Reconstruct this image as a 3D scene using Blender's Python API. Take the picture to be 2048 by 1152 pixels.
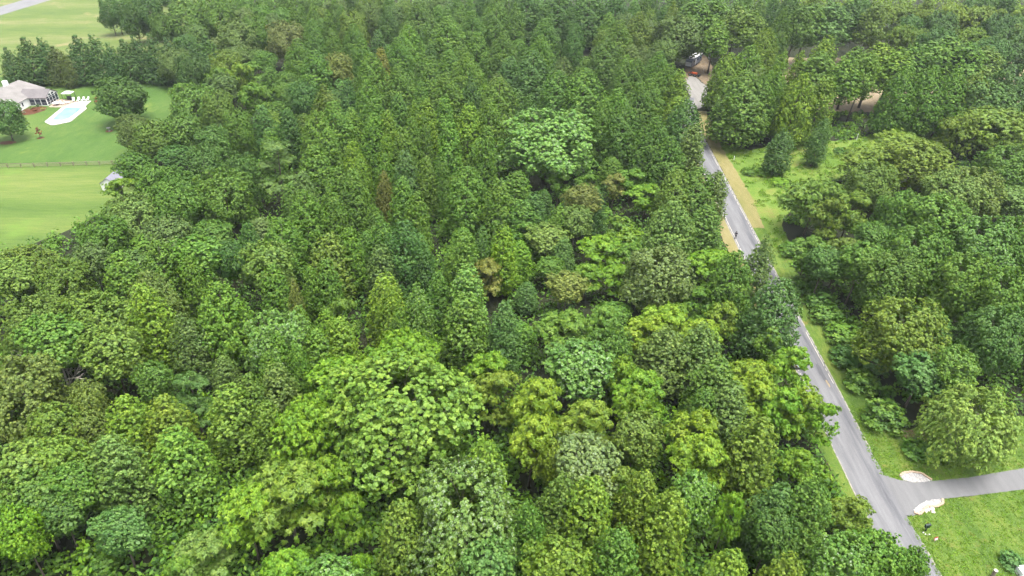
import bpy, bmesh, math, random
import numpy as np
from mathutils import Vector, Matrix
for o in list(bpy.data.objects): bpy.data.objects.remove(o)
SC = bpy.context.scene
COLL = SC.collection
R = math.radians
# ------------------------------------------------------------------ camera
cam = bpy.data.cameras.new('camera'); cam_o = bpy.data.objects.new('camera', cam); COLL.objects.link(cam_o)
cam.sensor_width = 36.0; cam.lens = 36.0 * 1366.0 / 2048.0
cam.clip_start = 0.5; cam.clip_end = 6000
cam_o.location = (0, 0, 72); cam_o.rotation_euler = (R(90 - 34), 0, 0)
SC.camera = cam_o
# ------------------------------------------------------------------ sky and sun (thin bright overcast)
SUN_EL, SUN_AZ = 76.0, 120.0          # azimuth clockwise from +Y
W = bpy.data.worlds.new('World'); SC.world = W; W.use_nodes = True
nt = W.node_tree; nt.nodes.clear()
wo = nt.nodes.new('ShaderNodeOutputWorld'); bg = nt.nodes.new('ShaderNodeBackground')
sky = nt.nodes.new('ShaderNodeTexSky'); sky.sky_type = 'NISHITA'; sky.sun_disc = False
sky.sun_elevation = R(SUN_EL); sky.sun_rotation = R(SUN_AZ)
sky.air_density = 1.0; sky.dust_density = 4.0; sky.ozone_density = 1.0
hs = nt.nodes.new('ShaderNodeHueSaturation'); hs.inputs['Saturation'].default_value = 0.25
nt.links.new(sky.outputs[0], hs.inputs['Color']); nt.links.new(hs.outputs[0], bg.inputs[0])
bg.inputs[1].default_value = 0.10
nt.links.new(bg.outputs[0], wo.inputs[0])
sl = bpy.data.lights.new('sun', 'SUN'); sl.energy = 1.5; sl.angle = R(36); sl.color = (1.0, 0.96, 0.9)
so = bpy.data.objects.new('sun', sl); COLL.objects.link(so)
sd = Vector((math.sin(R(SUN_AZ)) * math.cos(R(SUN_EL)), math.cos(R(SUN_AZ)) * math.cos(R(SUN_EL)), math.sin(R(SUN_EL))))
so.rotation_euler = sd.to_track_quat('Z', 'Y').to_euler()
vs = SC.view_settings; vs.view_transform = 'Standard'; vs.look = 'None'; vs.gamma = 1.0; vs.exposure = 2.76
try: vs.use_curve_mapping = False
except Exception: pass
cy = SC.cycles
cy.max_bounces = 3; cy.diffuse_bounces = 2; cy.glossy_bounces = 2; cy.transmission_bounces = 3; cy.volume_bounces = 0; cy.transparent_max_bounces = 4
cy.use_denoising = True; cy.use_adaptive_sampling = True; cy.adaptive_threshold = .02
HAZE = .00008
# ------------------------------------------------------------------ materials
def srgb(r, g, b):
    f = lambda c: (c / 255 / 12.92) if c / 255 <= .04045 else ((c / 255 + .055) / 1.055) ** 2.4
    return (f(r), f(g), f(b), 1)
GK = .42      # the photograph is exposed bright: real albedos sit below the values read off it
def gsrgb(*c): return tuple(v * GK for v in srgb(*c)[:3]) + (1,)
class NT:
    def __init__(s, name):
        s.m = bpy.data.materials.new(name); s.m.use_nodes = True; s.t = s.m.node_tree; s.t.nodes.clear()
        s.out = s.n('ShaderNodeOutputMaterial')
    def n(s, k, **kw):
        x = s.t.nodes.new(k)
        for a, b in kw.items(): setattr(x, a, b)
        return x
    def l(s, a, b): s.t.links.new(a, b)
    def coord(s, kind='Object', scale=(1, 1, 1), rot=(0, 0, 0)):
        c = s.n('ShaderNodeTexCoord'); mp = s.n('ShaderNodeMapping'); mp.inputs['Scale'].default_value = scale; mp.inputs['Rotation'].default_value = rot
        s.l(c.outputs[kind], mp.inputs[0]); return mp.outputs[0]
    def noise(s, vec, scale, detail=4, rough=.6):
        x = s.n('ShaderNodeTexNoise'); x.inputs['Scale'].default_value = scale; x.inputs['Detail'].default_value = detail; x.inputs['Roughness'].default_value = rough
        s.l(vec, x.inputs['Vector']); return x.outputs['Fac']
    def ramp(s, fac, stops):
        x = s.n('ShaderNodeValToRGB'); e = x.color_ramp.elements
        e[0].position, e[0].color = stops[0]; e[1].position, e[1].color = stops[-1]
        for p, c in stops[1:-1]:
            q = e.new(p); q.color = c
        s.l(fac, x.inputs[0]); return x.outputs[0]
    def mix(s, fac, a, b, mode='MIX'):
        x = s.n('ShaderNodeMix', data_type='RGBA', blend_type=mode)
        for i, v in ((0, fac), (6, a), (7, b)):
            if hasattr(v, 'is_linked'): s.l(v, x.inputs[i])
            else: x.inputs[i].default_value = v
        return x.outputs[2]
    def math(s, op, a, b=0.5, clamp=False):
        x = s.n('ShaderNodeMath', operation=op, use_clamp=clamp)
        for i, v in ((0, a), (1, b)):
            if hasattr(v, 'is_linked'): s.l(v, x.inputs[i])
            else: x.inputs[i].default_value = v
        return x.outputs[0]
    def bsdf(s, col, rough=.8, spec=.3, metal=0., bump=None, bs=.3, bd=.1):
        b = s.n('ShaderNodeBsdfPrincipled')
        if hasattr(col, 'is_linked'): s.l(col, b.inputs['Base Color'])
        else: b.inputs['Base Color'].default_value = col
        b.inputs['Roughness'].default_value = rough; b.inputs['Specular IOR Level'].default_value = spec; b.inputs['Metallic'].default_value = metal
        if bump is not None:
            x = s.n('ShaderNodeBump'); x.inputs['Strength'].default_value = bs; x.inputs['Distance'].default_value = bd
            s.l(bump, x.inputs['Height']); s.l(x.outputs[0], b.inputs['Normal'])
        s.l(b.outputs[0], s.out.inputs[0]); return b
MATS = {}
def flat(name, rgb, rough=.7, metal=0., spec=.3, var=.12, scale=3.):
    if name in MATS: return MATS[name]
    t = NT(name); v = t.coord(); f = t.noise(v, scale, 5)
    c = gsrgb(*rgb); a = tuple(x * (1 - var) for x in c[:3]) + (1,); b = tuple(min(1, x * (1 + var)) for x in c[:3]) + (1,)
    t.bsdf(t.ramp(f, [(.3, a), (.7, b)]), rough, spec, metal)
    MATS[name] = t.m; return t.m
LEAFK = 0.60
def leaf_material():
    t = NT('foliage'); oi = t.n('ShaderNodeObjectInfo')
    at = t.n('ShaderNodeAttribute', attribute_name='tone'); al = t.n('ShaderNodeAttribute', attribute_name='leaf')
    nz = t.noise(t.coord('Object'), .32, 3, .6); tone_ = t.math('ADD', at.outputs['Fac'], t.math('MULTIPLY_ADD', nz, .9)); tone_.node.inputs[1].links[0].from_node.inputs[2].default_value = -.45
    base = oi.outputs['Color']
    h = t.n('ShaderNodeHueSaturation'); t.l(base, h.inputs['Color'])
    hue = t.math('MULTIPLY_ADD', tone_, -.04); hue.node.inputs[2].default_value = .52
    t.l(hue, h.inputs['Hue'])
    val = t.math('MULTIPLY_ADD', tone_, .65); val.node.inputs[2].default_value = .67
    val2 = t.math('MULTIPLY', val, LEAFK); t.l(val2, h.inputs['Value'])
    fl = t.math('GREATER_THAN', al.outputs['Fac'], t.math('MULTIPLY_ADD', oi.outputs['Alpha'], -.3)); fl.node.inputs[1].links[0].from_node.inputs[2].default_value = 1.0
    col = t.mix(fl, h.outputs[0], (.15, .2, .11, 1))
    b = t.n('ShaderNodeBsdfPrincipled'); t.l(col, b.inputs['Base Color']); b.inputs['Roughness'].default_value = .55; b.inputs['Specular IOR Level'].default_value = .25
    tr = t.n('ShaderNodeBsdfTranslucent')
    tc = t.mix(1.0, col, (1.15, 1.1, .55, 1), 'MULTIPLY'); t.l(tc, tr.inputs[0])
    mx = t.n('ShaderNodeMixShader'); mx.inputs[0].default_value = .32
    t.l(b.outputs[0], mx.inputs[1]); t.l(tr.outputs[0], mx.inputs[2]); t.l(mx.outputs[0], t.out.inputs[0])
    return t.m
def leaf_material_attr():
    t = NT('foliage_mass'); at = t.n('ShaderNodeAttribute', attribute_name='tint')
    v = t.n('ShaderNodeHueSaturation'); v.inputs['Value'].default_value = LEAFK; t.l(at.outputs['Color'], v.inputs['Color'])
    b = t.n('ShaderNodeBsdfPrincipled'); t.l(v.outputs[0], b.inputs['Base Color']); b.inputs['Roughness'].default_value = .6; b.inputs['Specular IOR Level'].default_value = .2
    tr = t.n('ShaderNodeBsdfTranslucent'); t.l(t.mix(1.0, v.outputs[0], (1.15, 1.1, .55, 1), 'MULTIPLY'), tr.inputs[0])
    mx = t.n('ShaderNodeMixShader'); mx.inputs[0].default_value = .32
    t.l(b.outputs[0], mx.inputs[1]); t.l(tr.outputs[0], mx.inputs[2]); t.l(mx.outputs[0], t.out.inputs[0])
    return t.m
LEAF = leaf_material(); MASS = leaf_material_attr()
def bark_material(name, a, b):
    t = NT(name); v = t.coord(scale=(6, 6, .8)); f = t.noise(v, 2.5, 6, .7)
    t.bsdf(t.ramp(f, [(.3, srgb(*a)), (.7, srgb(*b))]), .9, .2, bump=f, bs=.5, bd=.05); return t.m
BARK = bark_material('bark', (54, 47, 40), (100, 92, 82)); DEADWOOD = bark_material('dead_wood', (120, 114, 104), (190, 184, 172))
def grass_material(name, stops, big=.05, fine=1.5, stretch=(1, 1, 1), rot=0, dry=None, bump=.6):
    t = NT(name); v = t.coord(scale=stretch, rot=(0, 0, rot)); w = t.coord()
    f1 = t.noise(v, big, 5, .6); f2 = t.noise(v, fine, 4, .7); f3 = t.noise(w, fine * 5, 3, .7)
    f = t.math('MULTIPLY_ADD', f1, .5); t.l(t.math('MULTIPLY_ADD', f2, .3), f.node.inputs[2])
    f2m = f.node.inputs[2].links[0].from_node; t.l(t.math('MULTIPLY', f3, .2), f2m.inputs[2])
    c = t.ramp(f, [(p, gsrgb(*q)) for p, q in stops])
    if dry:
        d = t.noise(w, dry[0], 6, .7); m = t.ramp(d, [(dry[1], (0, 0, 0, 1)), (dry[1] + .14, (1, 1, 1, 1))])
        c = t.mix(m, c, gsrgb(*dry[2]))
    t.bsdf(c, .9, .15, bump=f3, bs=bump, bd=.15); return t.m
M = {}
M['floor'] = grass_material('forest_floor', [(.3, (30, 36, 20)), (.5, (44, 52, 28)), (.7, (62, 60, 38))], .15, 1.2)
M['lawn'] = grass_material('mown_lawn', [(.36, (62, 96, 36)), (.5, (80, 112, 46)), (.64, (106, 126, 58))], .045, .5, (1, .5, 1), dry=(.06, .60, (136, 146, 66)))
M['meadow'] = grass_material('mown_meadow', [(.38, (74, 102, 40)), (.5, (93, 118, 50)), (.62, (118, 132, 66))], .05, .55, (.22, 1.8, 1), R(10), dry=(.05, .56, (104, 136, 52)), bump=.4)
M['hay'] = grass_material('hay_field', [(.38, (82, 106, 46)), (.5, (102, 120, 56)), (.62, (134, 132, 88))], .035, .25, (.35, 1.6, 1), R(8), dry=(.07, .58, (150, 138, 96)))
M['yard'] = grass_material('rough_lawn', [(.36, (62, 92, 30)), (.5, (92, 120, 44)), (.64, (128, 142, 62))], .16, 1.0, (2.0, .45, 1), R(-6), dry=(.4, .57, (128, 122, 62)), bump=1.0)
M['verge'] = grass_material('dry_verge', [(.3, (104, 112, 52)), (.5, (140, 132, 84)), (.7, (160, 150, 110))], .08, .9, (1.5, .5, 1))
M['weeds'] = grass_material('weedy_ground', [(.36, (84, 116, 40)), (.5, (106, 134, 50)), (.64, (136, 140, 70))], .1, .9, dry=(.1, .6, (126, 110, 66)))
M['sand'] = grass_material('sandy_soil', [(.3, (136, 120, 94)), (.5, (160, 144, 116)), (.7, (182, 166, 138))], .1, .8)
M['mulch'] = grass_material('mulch', [(.3, (70, 44, 30)), (.5, (98, 60, 40)), (.7, (120, 84, 60))], .5, 3)
M['dirt'] = grass_material('bare_dirt', [(.3, (104, 90, 70)), (.5, (126, 110, 88)), (.7, (146, 130, 106))], .4, 2)
def asphalt(name, lo, hi, tracks):
    t = NT(name); v = t.coord(); f = t.noise(v, 9, 4, .8); g = t.noise(t.coord(scale=(1.2, .12, 1)), .8, 5, .65)
    s = t.math('MULTIPLY_ADD', f, .35); t.l(t.math('MULTIPLY', g, .65), s.node.inputs[2])
    c = t.ramp(s, [(.34, gsrgb(*lo)), (.64, gsrgb(*hi))])
    if tracks:
        uv = t.n('ShaderNodeTexCoord'); sp = t.n('ShaderNodeSeparateXYZ'); t.l(uv.outputs['UV'], sp.inputs[0])
        wv = t.noise(t.coord(scale=(.25, .25, 1)), .35, 3)
        u = t.math('ADD', sp.outputs[0], t.math('MULTIPLY_ADD', wv, .10)); u.node.inputs[1].links[0].from_node.inputs[2].default_value = -.05
        tr = t.ramp(u, [(0, (0, 0, 0, 1)), (.12, (.1, .1, .1, 1)), (.27, (.45, .45, .45, 1)), (.36, (.2, .2, .2, 1)), (.5, (0, 0, 0, 1)), (.62, (.4, .4, .4, 1)), (.74, (1, 1, 1, 1)), (.86, (.35, .35, .35, 1)), (1, (0, 0, 0, 1))])
        br = t.ramp(t.noise(t.coord(scale=(1.5, .10, 1)), 1.0, 6, .75), [(.36, (0, 0, 0, 1)), (.62, (1, 1, 1, 1))])
        c = t.mix(t.math('MULTIPLY', t.math('MULTIPLY', tr, br), .75), c, gsrgb(70, 72, 80))
    t.bsdf(c, .85, .3, bump=f, bs=.25, bd=.02); return t.m
M['road'] = asphalt('worn_asphalt', (106, 106, 109), (138, 138, 140), True)
M['drive'] = asphalt('smooth_asphalt', (108, 108, 110), (127, 127, 128), False)
M['paint'] = flat('white_road_paint', (184, 178, 168), var=.25, scale=1.2)
M['shoulder'] = flat('crumbled_shoulder', (150, 146, 134), var=.3, scale=2.5)
M['patch'] = asphalt('asphalt_patch', (84, 84, 90), (100, 100, 104), False)
M['gravelroad'] = asphalt('gravel_turnaround', (122, 119, 114), (146, 143, 138), False)
M['concrete'] = flat('pale_concrete', (206, 202, 194), var=.08, scale=1.5)
M['pave'] = flat('beige_paving', (176, 156, 138), var=.15, scale=2.)
# ------------------------------------------------------------------ object helpers
def link(o, parent=None):
    COLL.objects.link(o)
    if parent: o.parent = parent
    return o
def tag(o, label=None, cat=None, group=None, kind=None):
    for k, v in (('label', label), ('category', cat), ('group', group), ('kind', kind)):
        if v: o[k] = v
    return o
def empty(name, loc=(0, 0, 0), rz=0.):
    o = bpy.data.objects.new(name, None); o.empty_display_size = .3; o.location = loc; o.rotation_euler = (0, 0, rz); return link(o)
def mesh_obj(name, bm, mat, parent=None, smooth=False):
    me = bpy.data.meshes.new(name); bm.normal_update(); bm.to_mesh(me); bm.free()
    if smooth: me.polygons.foreach_set('use_smooth', [True] * len(me.polygons))
    if mat: me.materials.append(mat)
    return link(bpy.data.objects.new(name, me), parent)
def box(bm, a, b, bev=0.):
    vs_ = [bm.verts.new((x, y, z)) for z in (a[2], b[2]) for y in (a[1], b[1]) for x in (a[0], b[0])]
    fs = [bm.faces.new([vs_[i] for i in q]) for q in ((0, 2, 3, 1), (4, 5, 7, 6), (0, 1, 5, 4), (2, 6, 7, 3), (0, 4, 6, 2), (1, 3, 7, 5))]
    if bev > 0:
        ed = list({e for f in fs for e in f.edges})
        bmesh.ops.bevel(bm, geom=ed, offset=bev, segments=2, affect='EDGES', profile=.5)
def bx(name, a, b, mat, parent=None, bev=0.):
    bm = bmesh.new(); box(bm, a, b, bev); return mesh_obj(name, bm, mat, parent)
def tube(bm, pts, rad, seg=8):
    rings = []
    for i, p in enumerate(pts):
        p = Vector(p); d = (Vector(pts[min(i + 1, len(pts) - 1)]) - Vector(pts[max(i - 1, 0)])).normalized()
        u = d.orthogonal().normalized(); v = d.cross(u)
        rings.append([bm.verts.new(p + (u * math.cos(2 * math.pi * k / seg) + v * math.sin(2 * math.pi * k / seg)) * rad[i]) for k in range(seg)])
    for a, b in zip(rings, rings[1:]):
        for k in range(seg): bm.faces.new((a[k], a[(k + 1) % seg], b[(k + 1) % seg], b[k]))
    bm.faces.new(rings[0][::-1]); bm.faces.new(rings[-1])
def lathe(bm, prof, c=(0, 0, 0), seg=16):
    rings = [[bm.verts.new((c[0] + r * math.cos(2 * math.pi * k / seg), c[1] + r * math.sin(2 * math.pi * k / seg), c[2] + z)) for k in range(seg)] for r, z in prof]
    for a, b in zip(rings, rings[1:]):
        for k in range(seg): bm.faces.new((a[k], a[(k + 1) % seg], b[(k + 1) % seg], b[k]))
    bm.faces.new(rings[0][::-1]); bm.faces.new(rings[-1])
def poly(bm, pts, z0, z1=None):
    """prism or sheet from an outline"""
    top = [bm.verts.new((p[0], p[1], p[2] if len(p) > 2 else (z1 if z1 is not None else z0))) for p in pts]
    f = bm.faces.new(top)
    if z1 is not None:
        bot = [bm.verts.new((p[0], p[1], z0)) for p in pts]
        for i in range(len(pts)):
            j = (i + 1) % len(pts); bm.faces.new((top[j], top[i], bot[i], bot[j]))
    f.normal_update()
    if f.normal.z < 0: bmesh.ops.reverse_faces(bm, faces=bm.faces[:])
    return f
def rough_outline(pts, step, jit, seed=1):
    rr = random.Random(seed); o = []
    for i, p in enumerate(pts):
        q = pts[(i + 1) % len(pts)]; L = math.hypot(q[0] - p[0], q[1] - p[1]); n = max(1, int(L / step))
        for k in range(n):
            a = k / n; o.append((p[0] + (q[0] - p[0]) * a + rr.uniform(-jit, jit), p[1] + (q[1] - p[1]) * a + rr.uniform(-jit, jit)))
    return o
def sheet(name, pts, z, mat, step=1.2, jit=.18, seed=1):
    bm = bmesh.new(); poly(bm, rough_outline(pts, step, jit, seed), z); bmesh.ops.triangulate(bm, faces=bm.faces[:])
    return tag(mesh_obj(name, bm, mat), kind='structure')
POLY = {'hay':[(-420,238),(-119,238),(-112,262),(-118,300),(-140,330),(-150,420),(-420,600)],'lawn':[(-260,162.6),(-93,164.8),(-96,176),(-112,232),(-118,238),(-260,238)],'meadow':[(-260,119),(-104,118),(-96,128),(-88,150),(-92,164.8),(-260,162.6)],'farroad':[(-273.5,291.8),(-247.8,350.2),(-245.2,370.6),(-239.5,383.3),(-229.1,383.3),(-232.3,363.4),(-236.3,331.6),(-258.2,272.7)],'weeds':[(57.0,178.4),(64.1,173.2),(74.9,177.4),(93.9,180.3),(108.1,187.0),(126.1,188.6),(120.7,178.4),(96.1,166.5),(83.2,157.2),(71.9,150.1),(63.1,138.4),(58.5,131.3),(57.8,116.8),(52.6,113.1),(54.0,138.4)],'sand':[(92,203),(150,200),(186,212),(190,262),(95,262)],'verge_r':[(56.9,203.6),(59.4,203.6),(57.0,175.9),(56.4,146.6),(54.2,124.4),(53.2,114.9),(51.5,118.3),(52.8,146.6),(53.8,175.9),(54.4,189.8)],'verge_g':[(50.0,40),(50.6,90),(52,130),(54.6,130),(55.6,112),(55.0,100),(54.6,90),(55.0,78),(56.0,68),(58.5,64),(52,64),(50.4,61.2)],'verge_l':[(46.4,98),(48.2,150),(49.8,190),(47.0,190),(44.9,150),(44.4,125),(43.8,98)],'verge_m':[(45.0,30),(45.0,75),(46.4,100),(43.9,100),(43.0,75),(43.0,30)],'track':[(64.9,258.9),(73.9,267.1),(72.5,249.3),(66.0,225.9),(64.8,231.8),(63.8,240.3),(59.9,230.2),(59.1,234.6)],'yard_s':[(50.7,55.3),(56.0,58.0),(60.9,58.6),(86.1,62.6),(120,30),(48.6,30),(48.6,55)],'yard_n':[(49.0,59.5),(52,60.2),(55.5,60),(90,63.6),(90,73),(72,73),(60,71.5),(57,70),(53.5,76),(50.5,76)],'bare':[(53.9,68.2),(55.8,70.0),(59.6,70.3),(59.3,68.2),(56.4,67.5)],'bulb':[(57.0,205.4),(57.7,218.7),(58.4,231.3),(61.8,239.1),(63.9,237.4),(64.5,231.3),(65.8,225.9),(62.4,216.2),(59.3,207.3)],'drive':[(48.3,61.9),(50.1,61.8),(51.3,61.1),(53.4,60.6),(56.2,60.9),(61.2,61.5),(69.4,63.1),(81.5,65.6),(78.8,61.9),(67.2,59.5),(60.2,58.5),(56.0,58.0),(54.0,57.6),(52.3,56.7),(50.7,55.3),(49.0,55.5)],'island_n':[(51.9,61.7),(52.6,62.2),(53.8,62.4),(55.0,62.1),(55.8,61.0),(54.8,60.7),(53.2,60.6),(52.1,61.0)],'island_s':[(51.1,56.2),(52.0,56.9),(53.2,57.5),(54.5,57.8),(55.6,57.9),(55.3,57.2),(54.2,56.7),(53.2,56.8),(52.4,56.2),(51.5,55.5),(50.9,55.8)],'stones_s':[(52.6,56.3),(53.2,56.6),(54.0,56.5),(53.6,56.0),(53.0,55.6),(52.8,56.1)],'deck':[(-137.61,193.95),(-134.0,191.2),(-132.64,192.04),(-129.98,194.16),(-130.6,199.42),(-131.13,205.61),(-132.72,207.75),(-133.34,212.62),(-136.56,212.62),(-137.66,210.65),(-138.84,206.8),(-139.26,206.09)],'water':[(-136.35,195.67),(-138.14,206.09),(-136.13,206.56),(-132.82,206.09),(-132.26,200.77),(-132.07,197.2),(-133.02,195.24)],'patio':[(-143.98,207.03),(-144.0,208.23),(-144.65,214.12),(-142.93,214.62),(-139.2,212.62),(-136.51,212.52),(-137.61,210.55),(-139.28,206.7)],'bed':[(-149.28,200.77),(-150.24,203.98),(-149.38,206.32),(-146.33,207.75),(-144.17,206.8),(-143.22,203.98),(-144.87,200.77),(-147.85,199.42)]}
LEAFC = {"yg": [0.1578, 0.288, 0.0211, 0], "yb": [0.1465, 0.2933, 0.0157, 0], "vy": [0.1819, 0.3043, 0.0173, 0], "vb": [0.1578, 0.2933, 0.0263, 0], "br": [0.1221, 0.2519, 0.0241, 0], "mg": [0.1092, 0.2279, 0.0263, 0], "dg": [0.0732, 0.1679, 0.0252, 0], "gg": [0.1221, 0.2096, 0.0417, 0], "bg": [0.0915, 0.2052, 0.0361, 0], "bl": [0.0915, 0.2009, 0.0388, 0], "ol": [0.1393, 0.2373, 0.0274, 0], "yo": [0.1617, 0.267, 0.0241, 0], "ph": [0.1322, 0.2722, 0.0361, 0.25], "pw": [0.1578, 0.3211, 0.051, 0.5], "gp": [0.1465, 0.247, 0.0417, 0], "gt": [0.1777, 0.2232, 0.051, 0], "tn": [0.1861, 0.2279, 0.0417, 0], "to": [0.2265, 0.2619, 0.0417, 0], "tg": [0.1502, 0.2186, 0.0335, 0], "cd": [0.066, 0.1527, 0.0297, 0], "cb": [0.1002, 0.1564, 0.0322, 0], "fw": [0.154, 0.2619, 0.0417, 0.45], "gw": [0.1696, 0.2519, 0.0478, 0.3], "bw": [0.1465, 0.2421, 0.0543, 0.35], "bp": [0.1124, 0.2279, 0.0388, 0.2], "wl": [0.2171, 0.3385, 0.0526, 0], "yv": [0.1429, 0.2988, 0.0165, 0]}
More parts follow.
